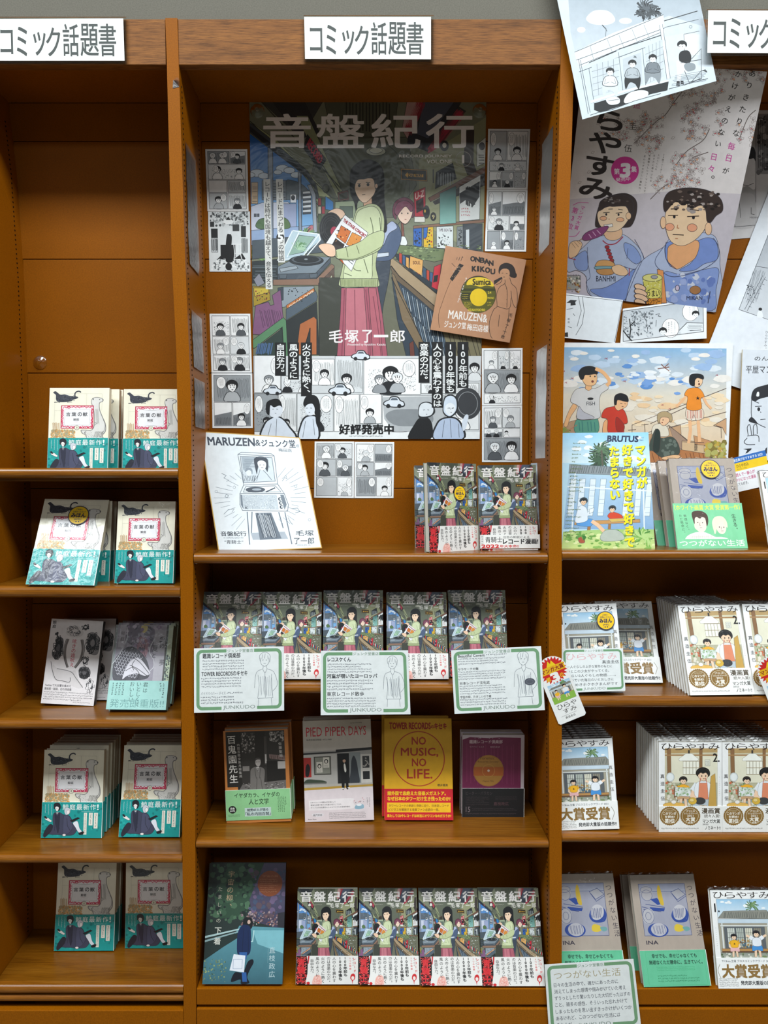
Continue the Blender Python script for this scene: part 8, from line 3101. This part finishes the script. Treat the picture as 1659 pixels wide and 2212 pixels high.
# ================================================================== cards, bookmark
for kind, q, yt, yb, lab in (
        (1, [(419, 1400.8), (613.4, 1396.4), (613.7, 1535), (419.3, 1540)], -.004, -.004, 'green-framed card with a sketched figure, hand on hip, leftmost of three'),
        (2, [(693, 1406), (881.6, 1405), (886.8, 1543), (692.8, 1545)], -.004, -.004, 'green-framed card in the middle of the three, slim standing figure'),
        (3, [(974.2, 1405), (1168.6, 1395.7), (1177, 1533.8), (982, 1542)], -.004, -.004, 'green-framed card with a sketched figure holding a record, rightmost of three'),
        (4, [(1213, 1401.6), (1345.7, 1400), (1351, 1491.5), (1216, 1497)], .012, .004, 'green-framed card with a pink title in front of the veranda comic'),
        (5, [(1176, 2084), (1368.4, 2071.7), (1385, 2217), (1186, 2230)], -.006, -.006, 'green-framed card with dense handwriting at the bottom edge')):
    A_, s_ = pop_card(kind)
    o = sheet('message_card', q, yt, yb, A_, 'card', .0008, 'eef2f2', src=s_)
    tag(o, lab, 'card', 'green-framed message cards')

# bookmark: straight sides, round head
bm = bookmark_art()
q3 = [P(1170, 1424, -.002), P(1229, 1404, -.002), P(1267, 1543, -.002), P(1208, 1567, -.002)]
mw = frame_of(q3)
w_, h_ = (q3[2] - q3[3]).length, ((q3[0] + q3[1]) * .5 - (q3[2] + q3[3]) * .5).length
out = [(w_ * .06, 0), (w_ * .94, 0), (w_, w_ * .06)]
for i in range(13):
    a = i * math.pi / 12
    out.append((w_ / 2 + w_ / 2 * math.cos(a), h_ - w_ / 2 + w_ / 2 * math.sin(a)))
out.append((0, w_ * .06))
V = [(a, 0, b_) for a, b_ in out] + [(a, .0006, b_) for a, b_ in out]
n = len(out)
Fs = [tuple(range(n))] + [tuple(range(2 * n - 1, n - 1, -1))] + [(i, i + n, (i + 1) % n + n, (i + 1) % n) for i in range(n)]
Cs = [C('f2f2f0')] * len(Fs)
v2, f2, cc2 = [], [], []
hh = homog([(0, 0), (100, 0), (100, 240), (0, 240)], [(0, h_), (w_, h_), (w_, 0), (0, 0)])
for lay, polys, col, vcols, subs in bm.ops:
    for pi, pq_ in enumerate(polys):
        sl = subs[pi] if subs else 0
        p = [hmap(hh, a, b_) for a, b_ in pq_]
        ar = sum(p[i][0] * p[(i + 1) % len(p)][1] - p[(i + 1) % len(p)][0] * p[i][1] for i in range(len(p)))
        vc = vcols[pi] if vcols else [col] * len(p)
        if ar < 0:
            p, vc = p[::-1], vc[::-1]
        p, vc = clip(p, vc, out)
        if len(p) < 3:
            continue
        b0 = len(v2)
        v2 += [(a, -(lay + 1 + sl) * 4.5e-6, b_) for a, b_ in p]
        f2.append(tuple(range(b0, b0 + len(p))))
        cc2.append([tuple(k) for k in vc])
b0 = len(V)
V += v2
Fs += [tuple(i + b0 for i in f) for f in f2]
Cs += cc2
o = link('bookmark', mesh('bookmark', V, Fs, M['card'], Cs))
o.matrix_world = mw
tag(o, 'round-headed white bookmark with a red starburst, hung on the upright', 'bookmark', 'bookmarks')
k = o.copy()
COL.objects.link(k)
k.matrix_world = Matrix.Translation((P(1645, 1480, 0) - P(1172, 1480, 0))) @ mw
tag(k, 'round-headed bookmark just entering the right edge of the frame', 'bookmark', 'bookmarks')


# ================================================================== clear film strips, suction hooks, tape
def film(k, side, yy0, yy1, y0, y1, lab):
    za, zb = P(783, yy0, .08).z, P(783, yy1, .08).z
    n = 10
    V, Fs = [], []
    R = random.Random(int(yy0))
    for i in range(n + 1):
        z = zb + (za - zb) * i / n
        x = edge_x(k, z)
        s = 1 if side == 'r' else -1
        for j in range(5):
            V.append((x + s * (.0014 + R.uniform(0, .0016)), y0 + (y1 - y0) * j / 4, z))
    for i in range(n):
        for j in range(4):
            a = i * 5 + j
            Fs.append((a, a + 1, a + 6, a + 5))
    L = V[0]
    o = link('film_strip', mesh('film_strip', V, Fs, M['film'], None, True))
    return tag(o, lab, 'film', 'clear film strips on the inner sides of the uprights')


film('b1', 'r', 330, 585, .028, .120, 'crinkled clear film strip on the left upright, beside the upper comic page')
film('b1', 'r', 680, 800, .028, .125, 'clear film strip on the left upright, beside the middle comic page')
film('b1', 'r', 822, 925, .028, .125, 'clear film strip on the left upright, just above the autograph board')
film('c0', 'l', 290, 540, .040, .130, 'clear film strip on the right upright, beside the topmost comic page')
film('c0', 'l', 752, 990, .030, .120, 'clear film strip on the right upright, above the boxed comic')


def disc_mesh(prof, n=28):
    """lathe around the local -y axis: prof = [(radius, y)]"""
    V, Fs = [], []
    for r_, y in prof:
        V += [(r_ * math.cos(i * 2 * math.pi / n), y, r_ * math.sin(i * 2 * math.pi / n)) for i in range(n)]
    for k in range(len(prof) - 1):
        for i in range(n):
            j = (i + 1) % n
            Fs.append((k * n + i, (k + 1) * n + i, (k + 1) * n + j, k * n + j))
    Fs.append(tuple(range((len(prof) - 1) * n, len(prof) * n))[::-1])
    return V, Fs


for (x, y, yd, lab) in ((87, 783, D, 'clear suction disc on the bare back board of the left bay'),
                        (556, 240, D - .003, 'clear suction disc at the upper left corner of the record-shop poster'),
                        (1036, 240, D - .003, 'clear suction disc at the upper right corner of the record-shop poster')):
    p = P(x, y, yd)
    r = empty('suction_disc', p)
    tag(r, lab, 'suction disc', 'clear suction discs')
    R_ = .0152
    V, Fs = disc_mesh([(R_, 0), (R_ * .98, -.0012), (R_ * .8, -.002), (R_ * .5, -.005), (R_ * .3, -.0062)])
    o = link('cup', mesh('cup', V, Fs, M['acryl'], None, True), r)
    V, Fs = disc_mesh([(.0028, -.0060), (.0028, -.009), (.0050, -.0095), (.0052, -.0115), (.0038, -.0125)], 20)
    o = link('knob', mesh('knob', V, Fs, M['acryl'], None, True), r)
m = MB()
a, c = P(373, 191, -.0006), P(387, 168, -.0006)
m.add([(a.x, -.0006, a.z), (c.x, -.0006, a.z + .003), (c.x + .001, -.004, c.z - .004), (c.x - .003, -.0035, c.z), (a.x + .001, -.0006, c.z - .004)], [(0, 1, 2, 3, 4)])
o = m.obj('tape_scrap', M['film'])
tag(o, 'scrap of clear tape curling off the left upright below the header', 'tape')
